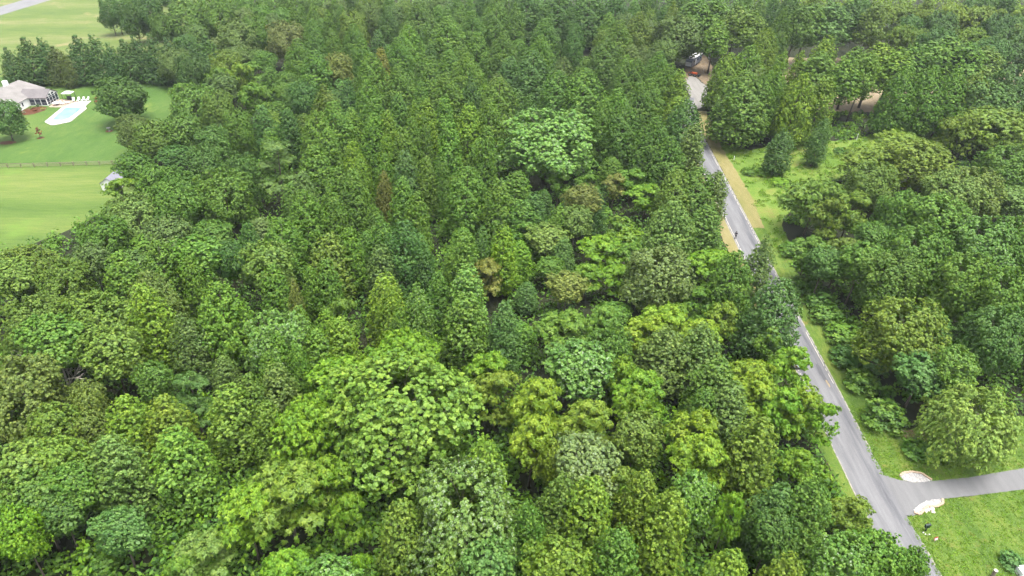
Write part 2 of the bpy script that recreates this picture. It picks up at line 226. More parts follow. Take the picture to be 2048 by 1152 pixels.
TREES = '''C 26.3 40.0 5.1 14.0 yo yellow-olive conical tree left of the driveway mouth
B -18.8 40.6 5.8 12.0 ph pale green broadleaf tree in front of the twiggy feathery bottom tree
C 20.8 40.6 5.7 14.0 yg yellow-green conical tree right of the blue-grey round crown
B 3.8 41.4 6.3 14.0 yo yellow-olive broadleaf tree right of the white-flecked tree
B 32.2 41.5 6.0 14.0 ph pale green broadleaf tree in front of the driveway mouth
B -3.1 41.7 5.9 13.0 bg blue-green broadleaf tree in front of the white-flecked tree
S -16.6 42.2 3.6 12.0 yb lime-green spreading tree in front of the twiggy feathery bottom tree
C 9.9 42.4 5.1 15.0 br bright green conical tree in front of the blue-grey round crown
B 40.7 42.5 3.4 11.0 br second bright green broadleaf tree in front of the driveway mouth
C -7.3 42.6 5.2 12.0 ol olive conical tree in front of the white-flecked tree
B 36.3 42.6 5.7 13.0 br first bright green broadleaf tree in front of the driveway mouth
S -24.5 43.6 5.5 9.1 yb small lime-green spreading tree in front of the twiggy feathery bottom tree
S -35.9 43.6 4.3 9.0 br small bright green spreading tree left of the twiggy feathery bottom tree
S -33.9 45.4 6.3 10.0 gp small pale grey-green spreading tree left of the twiggy feathery bottom tree
C -7.5 45.4 3.1 14.0 yg slender yellow-green conical tree in front of the white-flecked tree
B -53.4 46.2 4.3 13.0 yb lime-green broadleaf tree in front of the bare dead tree
B 27.6 46.3 5.2 12.0 dg dark green broadleaf tree left of the driveway mouth
C 0.9 46.3 4.6 14.0 br bright green conical tree right of the white-flecked tree
C 15.7 46.5 5.9 16.0 yo second yellow-olive conical tree right of the blue-grey round crown
C -12.4 46.6 6.2 14.0 ol olive conical tree left of the white-flecked tree
K -47.3 47.5 4.6 3.0 mg mid-green shrub in front of the bare dead tree
B -5.9 47.5 11.3 16.0 fw white-flecked tree in the woods
B -60.9 47.6 7.2 7.6 mg small mid-green broadleaf tree in front of the bare dead tree
B -43.9 47.8 5.4 10.0 bg small blue-green broadleaf tree in front of the bare dead tree
K 58.9 48.7 3.5 1.6 bg teal garden shrub in the woods
C 7.7 48.7 6.0 15.0 yg yellow-green conical tree in front of the blue-grey round crown
S -18.9 49.0 5.0 12.0 yb second lime-green spreading tree right of the twiggy feathery bottom tree
S -30.0 49.1 7.0 13.0 yb lime-green spreading tree left of the twiggy feathery bottom tree
C 31.9 49.1 6.0 14.0 mg mid-green conical tree left of the driveway mouth
C 28.6 49.4 5.6 13.0 bg blue-green conical tree left of the driveway mouth
S 23.8 49.4 4.4 12.0 yb lime-green spreading tree right of the blue-grey round crown
C 13.5 49.7 5.2 15.0 yo first yellow-olive conical tree right of the blue-grey round crown
C 4.8 49.9 5.6 14.0 ol olive conical tree in front of the blue-grey round crown
B -54.2 50.3 4.9 11.0 dg dark green broadleaf tree in front of the bare dead tree
B -52.0 50.4 5.5 10.0 dg small dark green broadleaf tree in front of the bare dead tree
B 19.6 50.7 4.7 13.0 ph pale green broadleaf tree right of the blue-grey round crown
S -26.1 51.3 9.0 14.0 yo twiggy feathery bottom tree in the woods
B -55.0 51.4 7.1 12.0 mg second mid-green broadleaf tree in front of the bare dead tree
S 39.4 51.6 5.0 8.0 yo small yellow-olive spreading tree left of the driveway mouth
B -51.3 52.5 5.5 12.0 mg first mid-green broadleaf tree in front of the bare dead tree
C -4.0 52.5 6.8 17.0 yg yellow-green conical tree behind the white-flecked tree
S -22.1 53.2 5.7 13.0 yb first lime-green spreading tree right of the twiggy feathery bottom tree
K 42.8 53.4 3.1 2.6 yg yellow-green shrub left of the driveway mouth
S 11.5 53.4 5.2 12.0 ol olive spreading tree right of the blue-grey round crown
B -57.6 54.5 6.8 13.0 ol olive broadleaf tree in front of the bare dead tree
C -47.0 54.8 7.6 15.0 gp pale grey-green conical tree in front of the bare dead tree
B -53.9 55.4 6.1 13.0 yo second yellow-olive broadleaf tree in front of the bare dead tree
B 8.2 55.5 7.3 13.0 bw blue-grey round crown in the woods
B 4.3 56.4 3.1 12.0 yo yellow-olive broadleaf tree left of the blue-grey round crown
S 22.0 56.5 7.1 13.0 vy first golden-green spreading tree right of the blue-grey round crown
C -40.6 56.6 7.2 14.0 br bright green conical tree in front of the blue-green pine
C 28.7 58.1 6.8 15.0 yo yellow-olive conical tree left of the rounded verge shrub
S 35.9 59.3 4.2 7.6 yb small lime-green spreading tree left of the driveway mouth
S 2.2 59.8 7.3 13.0 vy golden-green spreading tree in front of the golden-tipped spreading tree
B 15.1 60.6 6.0 12.0 ol olive broadleaf tree right of the blue-grey round crown
B -57.7 61.0 6.0 13.0 yo first yellow-olive broadleaf tree in front of the bare dead tree
S 22.4 61.1 7.3 13.0 vy second golden-green spreading tree right of the blue-grey round crown
B -54.3 62.1 4.3 11.0 tg tan-green broadleaf tree in front of the bare dead tree
S -26.7 62.2 9.9 13.0 yb broad lime-green spreading tree behind the twiggy feathery bottom tree
C -49.1 62.4 7.3 14.0 yg yellow-green conical tree right of the bare dead tree
C -44.3 62.5 7.0 14.0 yo yellow-olive conical tree in front of the blue-green pine
C -31.6 62.6 5.5 13.0 ol olive conical tree behind the twiggy feathery bottom tree
S 9.0 62.7 7.5 13.0 yo yellow-olive spreading tree behind the blue-grey round crown
B -14.5 63.3 16.4 17.0 vb largest bright green crown in the woods
C -36.7 64.2 6.8 14.0 yo yellow-olive conical tree right of the blue-green pine
C 27.2 64.8 6.8 14.0 gp second pale grey-green conical tree in front of the most yellow spreading crown
B 60.3 64.8 12.5 12.0 wl feathery weeping driveway tree in the woods
C 24.1 65.0 5.0 13.0 mg second mid-green conical tree in front of the most yellow spreading crown
B -56.1 65.3 4.3 12.0 tg tan-green broadleaf tree right of the bare dead tree
S 15.6 65.3 5.1 12.0 yb lime-green spreading tree behind the blue-grey round crown
S 2.7 65.5 8.3 14.0 vy golden-tipped spreading tree in the woods
K 60.0 65.5 4.8 2.6 mg mid-green shrub in front of the feathery weeping driveway tree
S 40.9 65.8 4.4 10.0 yb small lime-green spreading tree left of the rounded verge shrub
K 56.2 66.1 4.1 2.2 mg mid-green shrub in front of the rounded verge shrub
C -35.0 66.6 5.7 14.0 ol olive conical tree right of the blue-green pine
S 35.7 67.1 5.9 11.0 yb lime-green spreading tree left of the rounded verge shrub
S 38.5 67.2 6.7 11.0 vy golden-green spreading tree left of the rounded verge shrub
B -65.9 67.5 10.8 15.0 tg big tan-green left-edge crown in the woods
P -43.6 68.2 7.0 13.0 bl blue-green pine in the woods
S 32.3 68.4 6.6 12.0 vy second golden-green spreading tree in front of the big silvery roadside cone
S 16.8 69.3 8.0 12.0 yb second lime-green spreading tree in front of the most yellow spreading crown
C -32.4 69.4 5.9 13.0 gp pale grey-green conical tree in front of the whitish-green round tree
B -58.5 69.5 4.2 10.0 tg small tan-green broadleaf tree right of the bare dead tree
S -2.7 69.9 6.4 12.0 yo yellow-olive spreading tree left of the golden-tipped spreading tree
C 27.1 70.3 6.8 13.0 mg first mid-green conical tree in front of the most yellow spreading crown
S -24.5 71.2 8.5 13.0 yb lime-green spreading tree left of the largest bright green crown
K 54.0 71.8 6.6 4.6 mg rounded verge shrub in the woods
B -50.5 71.9 5.3 11.0 mg mid-green broadleaf tree left of the blue-green pine
S 32.5 72.0 7.5 12.0 vy first golden-green spreading tree in front of the big silvery roadside cone
S 14.5 72.4 5.4 12.0 yb first lime-green spreading tree in front of the most yellow spreading crown
C -34.3 72.4 4.4 13.0 br second slender bright green conical tree in front of the whitish-green round tree
B 8.8 73.2 8.4 13.0 ph pale green broadleaf tree right of the golden-tipped spreading tree
B 61.6 73.4 6.9 12.0 mg mid-green broadleaf tree behind the feathery weeping driveway tree
S -3.8 73.7 5.5 12.0 yb lime-green spreading tree left of the golden-tipped spreading tree
C -30.9 74.1 3.7 13.0 br first slender bright green conical tree in front of the whitish-green round tree
S -15.7 74.2 12.5 14.0 yb wide lime-green spreading tree in the woods
B 58.6 74.6 7.7 10.0 bg small blue-green broadleaf tree behind the rounded verge shrub
B -57.4 75.4 7.4 14.0 ol olive broadleaf tree in front of the tall bright left-woods tree
C -33.7 75.5 4.7 14.0 br bright green conical tree in front of the whitish-green round tree
S 40.1 75.8 5.6 11.0 yb lime-green spreading tree in front of the big silvery roadside cone
C -42.7 76.7 4.4 8.5 gg slender grey-green conical tree right of the blue-green pine
C -28.8 77.4 5.4 13.0 br bright green conical tree right of the whitish-green round tree
C 21.6 77.5 7.3 13.0 gp first pale grey-green conical tree in front of the most yellow spreading crown
B 13.3 77.8 8.6 12.0 mg mid-green broadleaf tree left of the most yellow spreading crown
C 26.8 78.0 7.3 13.0 gp pale grey-green conical tree right of the most yellow spreading crown
B -34.5 78.1 8.8 15.0 pw whitish-green round tree in the woods
B -67.1 78.2 8.4 14.0 br bright green broadleaf tree behind the big tan-green left-edge crown
C -25.7 78.9 6.0 14.0 yg yellow-green conical tree right of the whitish-green round tree
C -48.2 79.1 6.0 14.0 gg grey-green conical tree left of the broad conical left-woods tree
K 54.0 79.5 5.5 3.6 mg mid-green shrub behind the rounded verge shrub
B 71.2 80.5 9.2 14.0 bg broad blue-green broadleaf tree right of the two-topped olive tree
B 82.3 80.7 7.5 7.1 br small bright green broadleaf tree right of the feathery weeping driveway tree
C -28.1 80.8 4.1 14.0 yg slender yellow-green conical tree right of the whitish-green round tree
C -1.8 80.9 6.2 15.0 bl dull blue-green conical tree in front of the vivid green slender tree
C -17.4 80.9 4.5 14.0 br slender bright green conical tree behind the wide lime-green spreading tree
S 27.6 81.0 7.9 12.0 vy golden-green spreading tree right of the most yellow spreading crown
C -32.0 81.4 4.5 14.0 br slender bright green conical tree right of the whitish-green round tree
C -7.7 81.5 7.4 16.0 br bright green conical tree right of the wide lime-green spreading tree
S 38.6 81.8 5.0 10.0 br small bright green spreading tree in front of the big silvery roadside cone
B 58.6 82.0 10.6 14.0 yo two-topped olive tree in the woods
S 20.0 82.2 7.0 12.0 vy golden-green spreading tree left of the most yellow spreading crown
C -55.0 82.6 7.0 17.0 yg tall bright left-woods tree in the woods
K 57.2 83.1 5.5 4.2 bg blue-green shrub in front of the two-topped olive tree
B -72.9 83.2 10.1 14.0 ol broad olive broadleaf tree behind the big tan-green left-edge crown
C -44.4 83.2 9.3 17.0 br broad conical left-woods tree in the woods
S 7.5 83.3 8.7 12.0 br bright green spreading tree behind the golden-tipped spreading tree
B -64.0 83.7 10.2 14.0 ol broad olive broadleaf tree left of the tall bright left-woods tree
S 23.0 84.8 7.4 12.0 vy most yellow spreading crown in the woods
K 54.6 85.2 6.1 3.0 bg blue-green shrub left of the two-topped olive tree
C -19.5 85.3 4.9 15.0 yg first yellow-green conical tree behind the wide lime-green spreading tree
C -15.2 85.6 5.9 15.0 ph pale green conical tree behind the wide lime-green spreading tree
C 39.9 85.7 9.3 16.0 bp big silvery roadside cone in the woods
S 13.8 85.7 6.9 11.0 br bright green spreading tree left of the most yellow spreading crown
C 0.8 86.1 6.2 7.4 br small bright green conical tree behind the golden-tipped spreading tree
S -27.4 86.2 5.1 13.0 ol olive spreading tree right of the whitish-green round tree
B 65.5 86.9 7.5 8.6 bg small blue-green broadleaf tree right of the two-topped olive tree
S 33.7 88.6 5.3 10.0 yo small yellow-olive spreading tree left of the big silvery roadside cone
C -20.6 88.8 6.7 15.0 yg second yellow-green conical tree behind the wide lime-green spreading tree
C -35.1 89.2 3.1 14.0 tn slender brown-olive conical tree in front of the olive round-topped tree
B 77.4 89.4 9.8 15.0 br second broad bright green broadleaf tree right of the two-topped olive tree
C -58.0 89.5 8.6 15.0 gp pale grey-green conical tree behind the tall bright left-woods tree
S 26.6 89.9 5.5 8.8 br first small bright green spreading tree right of the most yellow spreading crown
C -7.9 91.0 7.8 15.0 ph pale green conical tree in front of the vivid green slender tree
K 56.0 91.1 6.4 3.2 br bright green shrub left of the two-topped olive tree
C -12.5 91.9 5.4 13.0 mg mid-green conical tree behind the wide lime-green spreading tree
C -33.3 92.6 4.5 14.0 br slender bright green conical tree right of the olive round-topped tree
C -30.9 93.2 5.8 15.0 br first bright green conical tree right of the olive round-topped tree
C -39.6 93.3 5.6 14.0 br bright green conical tree in front of the olive round-topped tree
B 17.1 93.6 5.6 5.3 mg small mid-green broadleaf tree left of the most yellow spreading crown
B 73.6 94.0 10.2 15.0 br first broad bright green broadleaf tree right of the two-topped olive tree
S 30.3 94.6 6.2 9.0 br second small bright green spreading tree right of the most yellow spreading crown
B 63.0 95.9 9.0 14.0 mg broad mid-green broadleaf tree behind the two-topped olive tree
C -54.1 96.0 4.6 14.0 br bright green conical tree behind the broad conical left-woods tree
K 54.9 96.5 5.7 3.6 mg third mid-green shrub right of the big silvery roadside cone
C 36.7 97.2 8.4 14.0 mg mid-green conical tree in front of the standing person
C -66.4 97.2 7.6 14.0 br first bright green conical tree behind the tall bright left-woods tree
B -76.7 97.2 8.8 12.0 ol olive broadleaf tree left of the tall bright left-woods tree
B 24.3 97.4 10.1 14.0 gw big pale-topped round tree in the woods
B -41.9 97.6 7.9 15.0 ol olive round-topped tree in the woods
B 9.1 97.9 6.4 9.0 tn small brown-olive broadleaf tree in front of the bright lime thicket tree
B -86.2 98.4 7.7 11.0 ol olive broadleaf tree behind the big tan-green left-edge crown
C -60.4 98.8 8.5 15.0 br second bright green conical tree behind the tall bright left-woods tree
C 2.3 98.9 4.2 6.6 bg slender blue-green conical tree in front of the vivid green slender tree
C -23.0 99.2 5.6 14.0 gg grey-green conical tree behind the wide lime-green spreading tree
S -5.4 99.9 7.3 11.0 tn brown-olive spreading tree in front of the vivid green slender tree
C -15.5 100.1 4.6 12.0 dg slender dark green conical tree left of the vivid green slender tree
K 55.2 100.9 5.0 3.6 mg second mid-green shrub right of the big silvery roadside cone
B 60.5 101.2 7.0 13.0 mg mid-green broadleaf tree behind the two-topped olive tree
B -55.0 101.4 8.3 14.0 br bright green broadleaf tree behind the broad conical left-woods tree
C -32.2 101.5 8.2 15.0 ol olive conical tree right of the olive round-topped tree
C -8.8 101.5 6.2 15.0 br bright green conical tree left of the vivid green slender tree
B -49.9 101.6 5.2 13.0 dg dark green broadleaf tree left of the olive round-topped tree
C -19.4 102.4 8.7 17.0 bg blue-green conical tree in front of the bluish slender tree
B 70.3 102.5 10.8 15.0 br broad bright green broadleaf tree behind the two-topped olive tree
B -74.5 102.6 5.5 12.0 gg grey-green broadleaf tree left of the tall bright left-woods tree
S 18.6 102.6 6.6 8.0 yb second small lime-green spreading tree in front of the bright lime thicket tree
S 13.0 102.7 5.9 8.0 yb first small lime-green spreading tree in front of the bright lime thicket tree
B 55.2 103.1 5.9 11.0 bg blue-green broadleaf tree right of the thin tree over the road
B -85.5 103.1 9.2 11.0 ol broad olive broadleaf tree left of the grey shed
C 43.6 103.3 5.4 13.0 gg thin tree over the road in the woods
C -29.1 103.6 6.0 15.0 br second bright green conical tree right of the olive round-topped tree
B -68.7 103.7 6.9 9.4 gg small grey-green broadleaf tree behind the tall bright left-woods tree
C -2.1 104.0 5.6 15.0 yb vivid green slender tree in the woods
C -6.1 104.3 4.7 15.0 bg blue-green conical tree left of the vivid green slender tree
S 36.2 105.7 8.5 9.0 yb small lime-green spreading tree left of the standing person
K 54.2 105.9 5.6 3.8 mg first mid-green shrub right of the big silvery roadside cone
B 83.8 106.3 12.0 15.0 ph broad pale green broadleaf tree behind the two-topped olive tree
B 89.6 106.3 9.8 15.0 br second broad bright green broadleaf tree in front of the wide yellow clearing-edge crown
S 59.5 106.4 7.0 12.0 ol olive spreading tree in front of the rounded olive clearing-corner crown
B 6.7 106.7 4.6 6.5 mg small mid-green broadleaf tree right of the vivid green slender tree
C -24.1 106.7 6.6 15.0 mg mid-green conical tree in front of the bluish slender tree
C -42.1 106.9 8.7 15.0 br bright green conical tree behind the olive round-topped tree
C -10.3 107.5 5.7 9.2 br second small bright green conical tree left of the vivid green slender tree
C -48.3 107.7 5.0 14.0 bg blue-green conical tree behind the olive round-topped tree
S 54.2 108.1 7.2 11.0 mg mid-green spreading tree right of the thin tree over the road
B -95.2 108.5 7.5 5.9 ol small olive broadleaf tree behind the big tan-green left-edge crown
B -63.0 108.5 8.0 14.0 gg grey-green broadleaf tree right of the grey shed
C 0.9 108.6 5.4 9.4 yb small lime-green conical tree right of the vivid green slender tree
C -17.7 110.0 5.4 10.2 mg small mid-green conical tree left of the vivid green slender tree
C 9.2 110.3 4.5 9.0 bl slender dull blue-green conical tree left of the bright lime thicket tree
S 22.4 110.8 5.3 8.0 br small bright green spreading tree right of the bright lime thicket tree
C -27.8 111.5 6.0 9.8 mg small mid-green conical tree in front of the bluish slender tree
C 28.8 111.9 10.5 16.0 gp broad grey-green roadside tree in the woods
S 16.9 112.1 8.9 8.0 yb bright lime thicket tree in the woods
B -77.3 112.2 8.6 12.0 br bright green broadleaf tree in front of the grey shed
C -9.9 114.1 6.1 9.1 br first small bright green conical tree left of the vivid green slender tree
B 69.1 114.1 7.5 9.6 mg small mid-green broadleaf tree right of the rounded olive clearing-corner crown
B 6.4 114.7 7.1 9.0 gp small pale grey-green broadleaf tree right of the vivid green slender tree
B -70.3 114.7 7.5 6.6 br small bright green broadleaf tree behind the tall bright left-woods tree
B 79.7 114.7 12.5 15.0 br broad bright green broadleaf tree in front of the low yellow crown in the clearing
C 36.5 115.4 8.1 13.0 mg mid-green conical tree right of the broad grey-green roadside tree
C -18.8 115.7 6.8 16.0 br second bright green conical tree in front of the bluish slender tree
C -40.1 116.1 8.3 16.0 br bright green conical tree in front of the dark flat-layered pine
K 3.6 116.7 6.9 5.0 br bright green shrub right of the vivid green slender tree
S 1.6 117.6 5.9 9.0 br small bright green spreading tree right of the vivid green slender tree
B -59.1 117.7 6.8 8.1 mg small mid-green broadleaf tree left of the olive round-topped tree
C 8.4 117.8 4.6 12.0 br bright green conical tree left of the brown-olive round tree
C -49.9 118.2 7.1 8.9 gg small grey-green conical tree behind the olive round-topped tree
B 12.0 118.6 5.7 11.0 gp pale grey-green broadleaf tree in front of the brown-olive round tree
B 75.6 118.7 8.6 14.0 mg mid-green broadleaf tree in front of the low yellow crown in the clearing
C -35.8 119.0 5.6 15.0 br second bright green conical tree right of the dark flat-layered pine
K 57.3 119.1 6.5 3.0 mg mid-green shrub right of the thin tree over the road
C 1.6 119.5 7.0 12.0 mg mid-green conical tree behind the vivid green slender tree
C -22.1 120.1 6.9 17.0 br first bright green conical tree in front of the bluish slender tree
S 61.7 120.5 6.5 13.0 yo yellow-olive spreading tree in front of the rounded olive clearing-corner crown
C -3.3 120.7 7.0 16.0 br first bright green conical tree right of the multi-peaked bright tree
C -27.9 121.0 4.6 10.2 br slender bright green conical tree in front of the bluish slender tree
B -75.7 121.8 9.2 12.0 gp broad pale grey-green broadleaf tree right of the grey shed
S 67.8 122.7 9.0 13.0 yo yellow-olive spreading tree right of the rounded olive clearing-corner crown
K 24.2 122.9 7.2 5.0 yb lime-green shrub right of the bright lime thicket tree
C 3.8 123.0 6.9 12.0 dg dark green conical tree left of the brown-olive round tree
B -68.1 123.1 9.2 14.0 mg broad mid-green broadleaf tree right of the grey shed
B 13.5 123.9 6.8 13.0 tn brown-olive round tree in the woods
C -9.9 124.3 10.3 17.0 br multi-peaked bright tree in the woods
C -42.5 124.6 7.4 16.0 gg grey-green conical tree in front of the dark flat-layered pine
C 16.5 124.8 5.4 12.0 bl dull blue-green conical tree right of the brown-olive round tree
C -32.4 125.1 6.9 16.0 mg mid-green conical tree left of the bluish slender tree
B -82.3 125.1 5.7 7.0 mg small mid-green broadleaf tree in front of the grey shed
S 62.1 126.8 12.1 13.0 ol rounded olive clearing-corner crown in the woods
B -59.5 127.0 10.6 15.0 br broad bright green broadleaf tree left of the dark flat-layered pine
C -36.0 127.0 6.4 16.0 mg second mid-green conical tree right of the dark flat-layered pine
B 89.9 127.3 12.7 14.0 gp broad pale grey-green broadleaf tree right of the low yellow crown in the clearing
K 23.3 127.3 7.4 5.0 br bright green shrub behind the bright lime thicket tree
B 95.3 129.6 11.6 14.0 tg broad tan-green broadleaf tree in front of the wide yellow clearing-edge crown
C 33.4 129.6 8.8 14.0 ol olive conical tree behind the broad grey-green roadside tree
C -27.2 129.6 3.6 14.0 tn slender brown-olive conical tree left of the bluish slender tree
B 105.5 129.8 7.5 9.7 gp small pale grey-green broadleaf tree in front of the wide yellow clearing-edge crown
B -70.8 130.5 8.6 14.0 mg third mid-green broadleaf tree right of the grey shed
C 38.0 130.6 10.2 14.0 mg broad mid-green conical tree left of the white post by the road
C -32.2 131.0 5.5 16.0 br second bright green conical tree left of the bluish slender tree
C 42.3 131.3 7.2 13.0 gg first grey-green conical tree left of the white post by the road
C -47.1 131.7 6.3 10.4 mg small mid-green conical tree in front of the dark flat-layered pine
C -22.9 132.0 6.6 17.0 bl bluish slender tree in the woods
K 19.0 132.3 6.5 5.0 br bright green shrub right of the brown-olive round tree
C -18.7 132.3 5.5 16.0 ol olive conical tree right of the bluish slender tree
B -76.9 133.0 7.0 13.0 mg second mid-green broadleaf tree right of the grey shed
C -15.4 133.4 4.7 15.0 mg mid-green conical tree left of the multi-peaked bright tree
C -27.7 133.6 5.6 16.0 br first bright green conical tree left of the bluish slender tree
S 28.9 133.7 8.0 9.0 yb small lime-green spreading tree behind the broad grey-green roadside tree
C 6.6 134.4 5.1 7.1 dg small dark green conical tree left of the brown-olive round tree
B 76.7 134.9 11.4 13.0 ol broad olive broadleaf tree in front of the low yellow crown in the clearing
S -85.7 135.6 7.0 10.0 yg small yellow-green spreading tree right of the grey shed
B -59.5 136.0 9.0 15.0 dg broad dark green broadleaf tree left of the dark flat-layered pine
C 0.6 136.4 7.0 10.7 br second bright green conical tree right of the multi-peaked bright tree
C -43.2 137.9 7.4 16.0 mg first mid-green conical tree right of the dark flat-layered pine
C -8.3 139.0 4.7 8.5 br small bright green conical tree right of the multi-peaked bright tree
S 22.7 139.5 5.1 9.0 tn small brown-olive spreading tree right of the brown-olive round tree
S 10.2 139.7 5.0 9.5 mg small mid-green spreading tree left of the brown-olive round tree
P -52.1 139.9 11.8 16.0 gg dark flat-layered pine in the woods
S 16.6 140.9 5.0 8.4 mg small mid-green spreading tree behind the brown-olive round tree
B 109.4 140.9 11.1 14.0 br first broad bright green broadleaf tree in front of the wide yellow clearing-edge crown
C -35.8 141.3 5.2 16.0 yg second yellow-green conical tree left of the bluish slender tree
B -69.2 141.8 9.3 14.0 bg broad blue-green broadleaf tree left of the dark flat-layered pine
B -85.2 141.8 6.7 12.0 mg first mid-green broadleaf tree right of the grey shed
S 26.8 141.9 7.2 9.0 br small bright green spreading tree right of the brown-olive round tree
K 64.1 142.6 5.8 2.2 br bright green shrub left of the rounded olive clearing-corner crown
C -6.6 143.8 6.2 18.0 br second bright green conical tree behind the multi-peaked bright tree
C -28.7 144.0 5.0 16.0 yg first yellow-green conical tree left of the bluish slender tree
C -25.2 145.3 6.8 17.0 br first bright green conical tree behind the bluish slender tree
C 34.7 145.6 9.0 15.0 mg mid-green conical tree left of the white post by the road
C -42.2 145.9 7.4 17.0 br first bright green conical tree right of the dark flat-layered pine
C -35.0 146.1 4.2 10.1 yg slender yellow-green conical tree left of the bluish slender tree
B 92.4 146.5 15.1 13.0 yo broad yellow-olive broadleaf tree right of the low yellow crown in the clearing
C -15.2 147.9 7.8 18.0 br bright green conical tree right of the bluish slender tree
S 83.3 148.1 14.4 11.0 yo broad yellow-olive spreading tree left of the low yellow crown in the clearing
C 23.2 149.6 7.5 8.0 mg small mid-green conical tree behind the brown-olive round tree
C -56.5 149.9 6.1 15.0 mg mid-green conical tree behind the dark flat-layered pine
C 31.8 150.1 8.5 18.0 mg mid-green conical tree in front of the parked camper
C -24.0 150.1 6.1 18.0 br second bright green conical tree behind the bluish slender tree
B -70.3 150.9 8.2 15.0 dg dark green broadleaf tree in front of the big crown at the lawn corner
C 41.4 151.1 7.7 16.0 gg second grey-green conical tree left of the white post by the road
C -7.6 151.8 7.3 11.8 br first bright green conical tree behind the multi-peaked bright tree
B 7.7 151.9 20.7 18.0 ph lush many-lobed tree in the woods
K 65.0 152.1 5.6 1.6 yb lime-green shrub left of the rounded olive clearing-corner crown
C -33.2 153.4 7.4 18.0 br third bright green conical tree behind the bluish slender tree
C -46.6 153.4 9.6 18.0 br broad bright green conical tree in front of the blue-green ball-crowned tree
C -21.6 153.5 5.0 17.0 mg mid-green conical tree behind the bluish slender tree
C -30.1 154.4 6.5 18.0 yg first yellow-green conical tree behind the bluish slender tree
B -81.9 155.1 7.5 8.2 dg small dark green broadleaf tree in front of the big crown at the lawn corner
C 64.9 157.2 6.7 12.0 bl fuller lone clearing tree in the woods
C 25.8 157.5 9.8 18.0 mg broad mid-green conical tree right of the lush many-lobed tree
K 63.1 157.9 5.0 1.8 br second bright green shrub right of the white post by the road
K 59.4 158.1 4.5 1.8 br first bright green shrub right of the white post by the road
C -11.3 158.9 7.6 18.0 yg yellow-green conical tree behind the multi-peaked bright tree
B -67.6 159.9 8.5 16.0 mg mid-green broadleaf tree right of the big crown at the lawn corner
C -44.1 160.4 9.6 18.0 br broad bright green conical tree right of the blue-green ball-crowned tree
C 41.1 161.1 10.0 18.0 bg broad blue-green conical tree in front of the parked camper
C -55.6 161.2 7.4 16.0 dg dark green conical tree in front of the blue-green ball-crowned tree
C 21.5 161.8 8.4 18.0 mg mid-green conical tree right of the lush many-lobed tree
C -6.4 162.2 8.4 18.0 br first bright green conical tree left of the lush many-lobed tree
S 98.0 162.5 15.5 9.0 yo low yellow crown in the clearing
C -21.8 162.6 6.5 18.0 yg second yellow-green conical tree behind the bluish slender tree
C 76.5 162.6 5.4 13.0 bl slimmer lone clearing tree in the woods
C -61.9 162.6 7.2 16.0 bg blue-green conical tree behind the dark flat-layered pine
B -90.1 162.7 10.5 12.0 ol broad olive broadleaf tree left of the big crown at the lawn corner
B -82.9 163.1 8.2 13.0 mg mid-green broadleaf tree in front of the big crown at the lawn corner
S 112.8 165.4 11.3 13.0 yo broad yellow-olive spreading tree left of the wide yellow clearing-edge crown
S 123.2 167.0 19.0 14.0 yo wide yellow clearing-edge crown in the woods
C -17.8 167.1 5.6 17.0 br fifth bright green conical tree behind the bluish slender tree
C -35.1 167.1 6.3 17.0 br bright green conical tree in front of the orange-tipped slender tree
C -25.5 167.8 5.0 16.0 br fourth bright green conical tree behind the bluish slender tree
C 3.3 167.8 8.3 17.0 dg dark green conical tree left of the lush many-lobed tree
C -41.4 168.4 7.0 13.3 br bright green conical tree right of the blue-green ball-crowned tree
C -29.7 169.4 7.0 17.0 mg mid-green conical tree in front of the orange-tipped slender tree
B -98.4 169.7 8.5 11.0 gg grey-green broadleaf tree in front of the lone dark lawn tree
C 25.6 170.2 10.4 18.0 br broad bright green conical tree right of the lush many-lobed tree
K 88.2 170.7 5.8 1.8 dg dark green shrub right of the slimmer lone clearing tree
C -54.4 170.8 6.0 11.2 ol olive conical tree in front of the blue-green ball-crowned tree
C 15.9 173.9 7.5 11.5 br bright green conical tree right of the lush many-lobed tree
B -64.8 174.4 6.4 10.1 ol small olive broadleaf tree behind the dark flat-layered pine
C 32.0 174.7 9.3 18.0 mg first broad mid-green conical tree left of the parked camper
C -49.4 175.0 7.6 17.0 ol olive conical tree right of the blue-green ball-crowned tree
C 74.0 176.1 10.7 20.0 yg broad yellow-green conical tree behind the slimmer lone clearing tree
B -78.3 176.3 8.7 15.0 ol olive broadleaf tree right of the big crown at the lawn corner
C 59.8 176.5 14.8 20.0 br broad conical road-bend tree in the woods
C -39.1 176.8 8.7 18.0 br bright green conical tree in front of the tan-topped round tree
C 81.0 177.8 8.0 19.0 yg yellow-green conical tree behind the slimmer lone clearing tree
C -4.5 178.5 10.5 18.0 br broad bright green conical tree left of the lush many-lobed tree
C 35.2 178.5 9.1 18.0 br third broad bright green conical tree left of the parked camper
B -138.3 179.8 9.7 11.5 bg blue-green leafy tree at the house corner, cut by the frame edge
C -25.2 180.1 6.0 17.0 mg fifth mid-green conical tree right of the orange-tipped slender tree
B -56.9 180.6 6.4 16.0 bg blue-green ball-crowned tree in the woods
C 69.6 181.3 7.8 19.0 br bright green conical tree right of the broad conical road-bend tree
C 67.1 181.3 9.5 19.0 br broad bright green conical tree right of the broad conical road-bend tree
C 44.2 181.5 7.0 12.2 yg yellow-green conical tree in front of the parked camper
B 127.2 181.6 15.1 16.0 bg first broad blue-green broadleaf tree behind the wide yellow clearing-edge crown
C -45.0 181.8 6.0 17.0 bg blue-green conical tree in front of the tan-topped round tree
B -86.9 182.0 13.3 15.0 mg big mid-green crown at the far corner of the house lawn
C 110.7 182.3 11.0 20.0 br second broad bright green conical tree behind the low yellow crown in the clearing
C 104.0 182.3 11.7 20.0 br first broad bright green conical tree behind the low yellow crown in the clearing
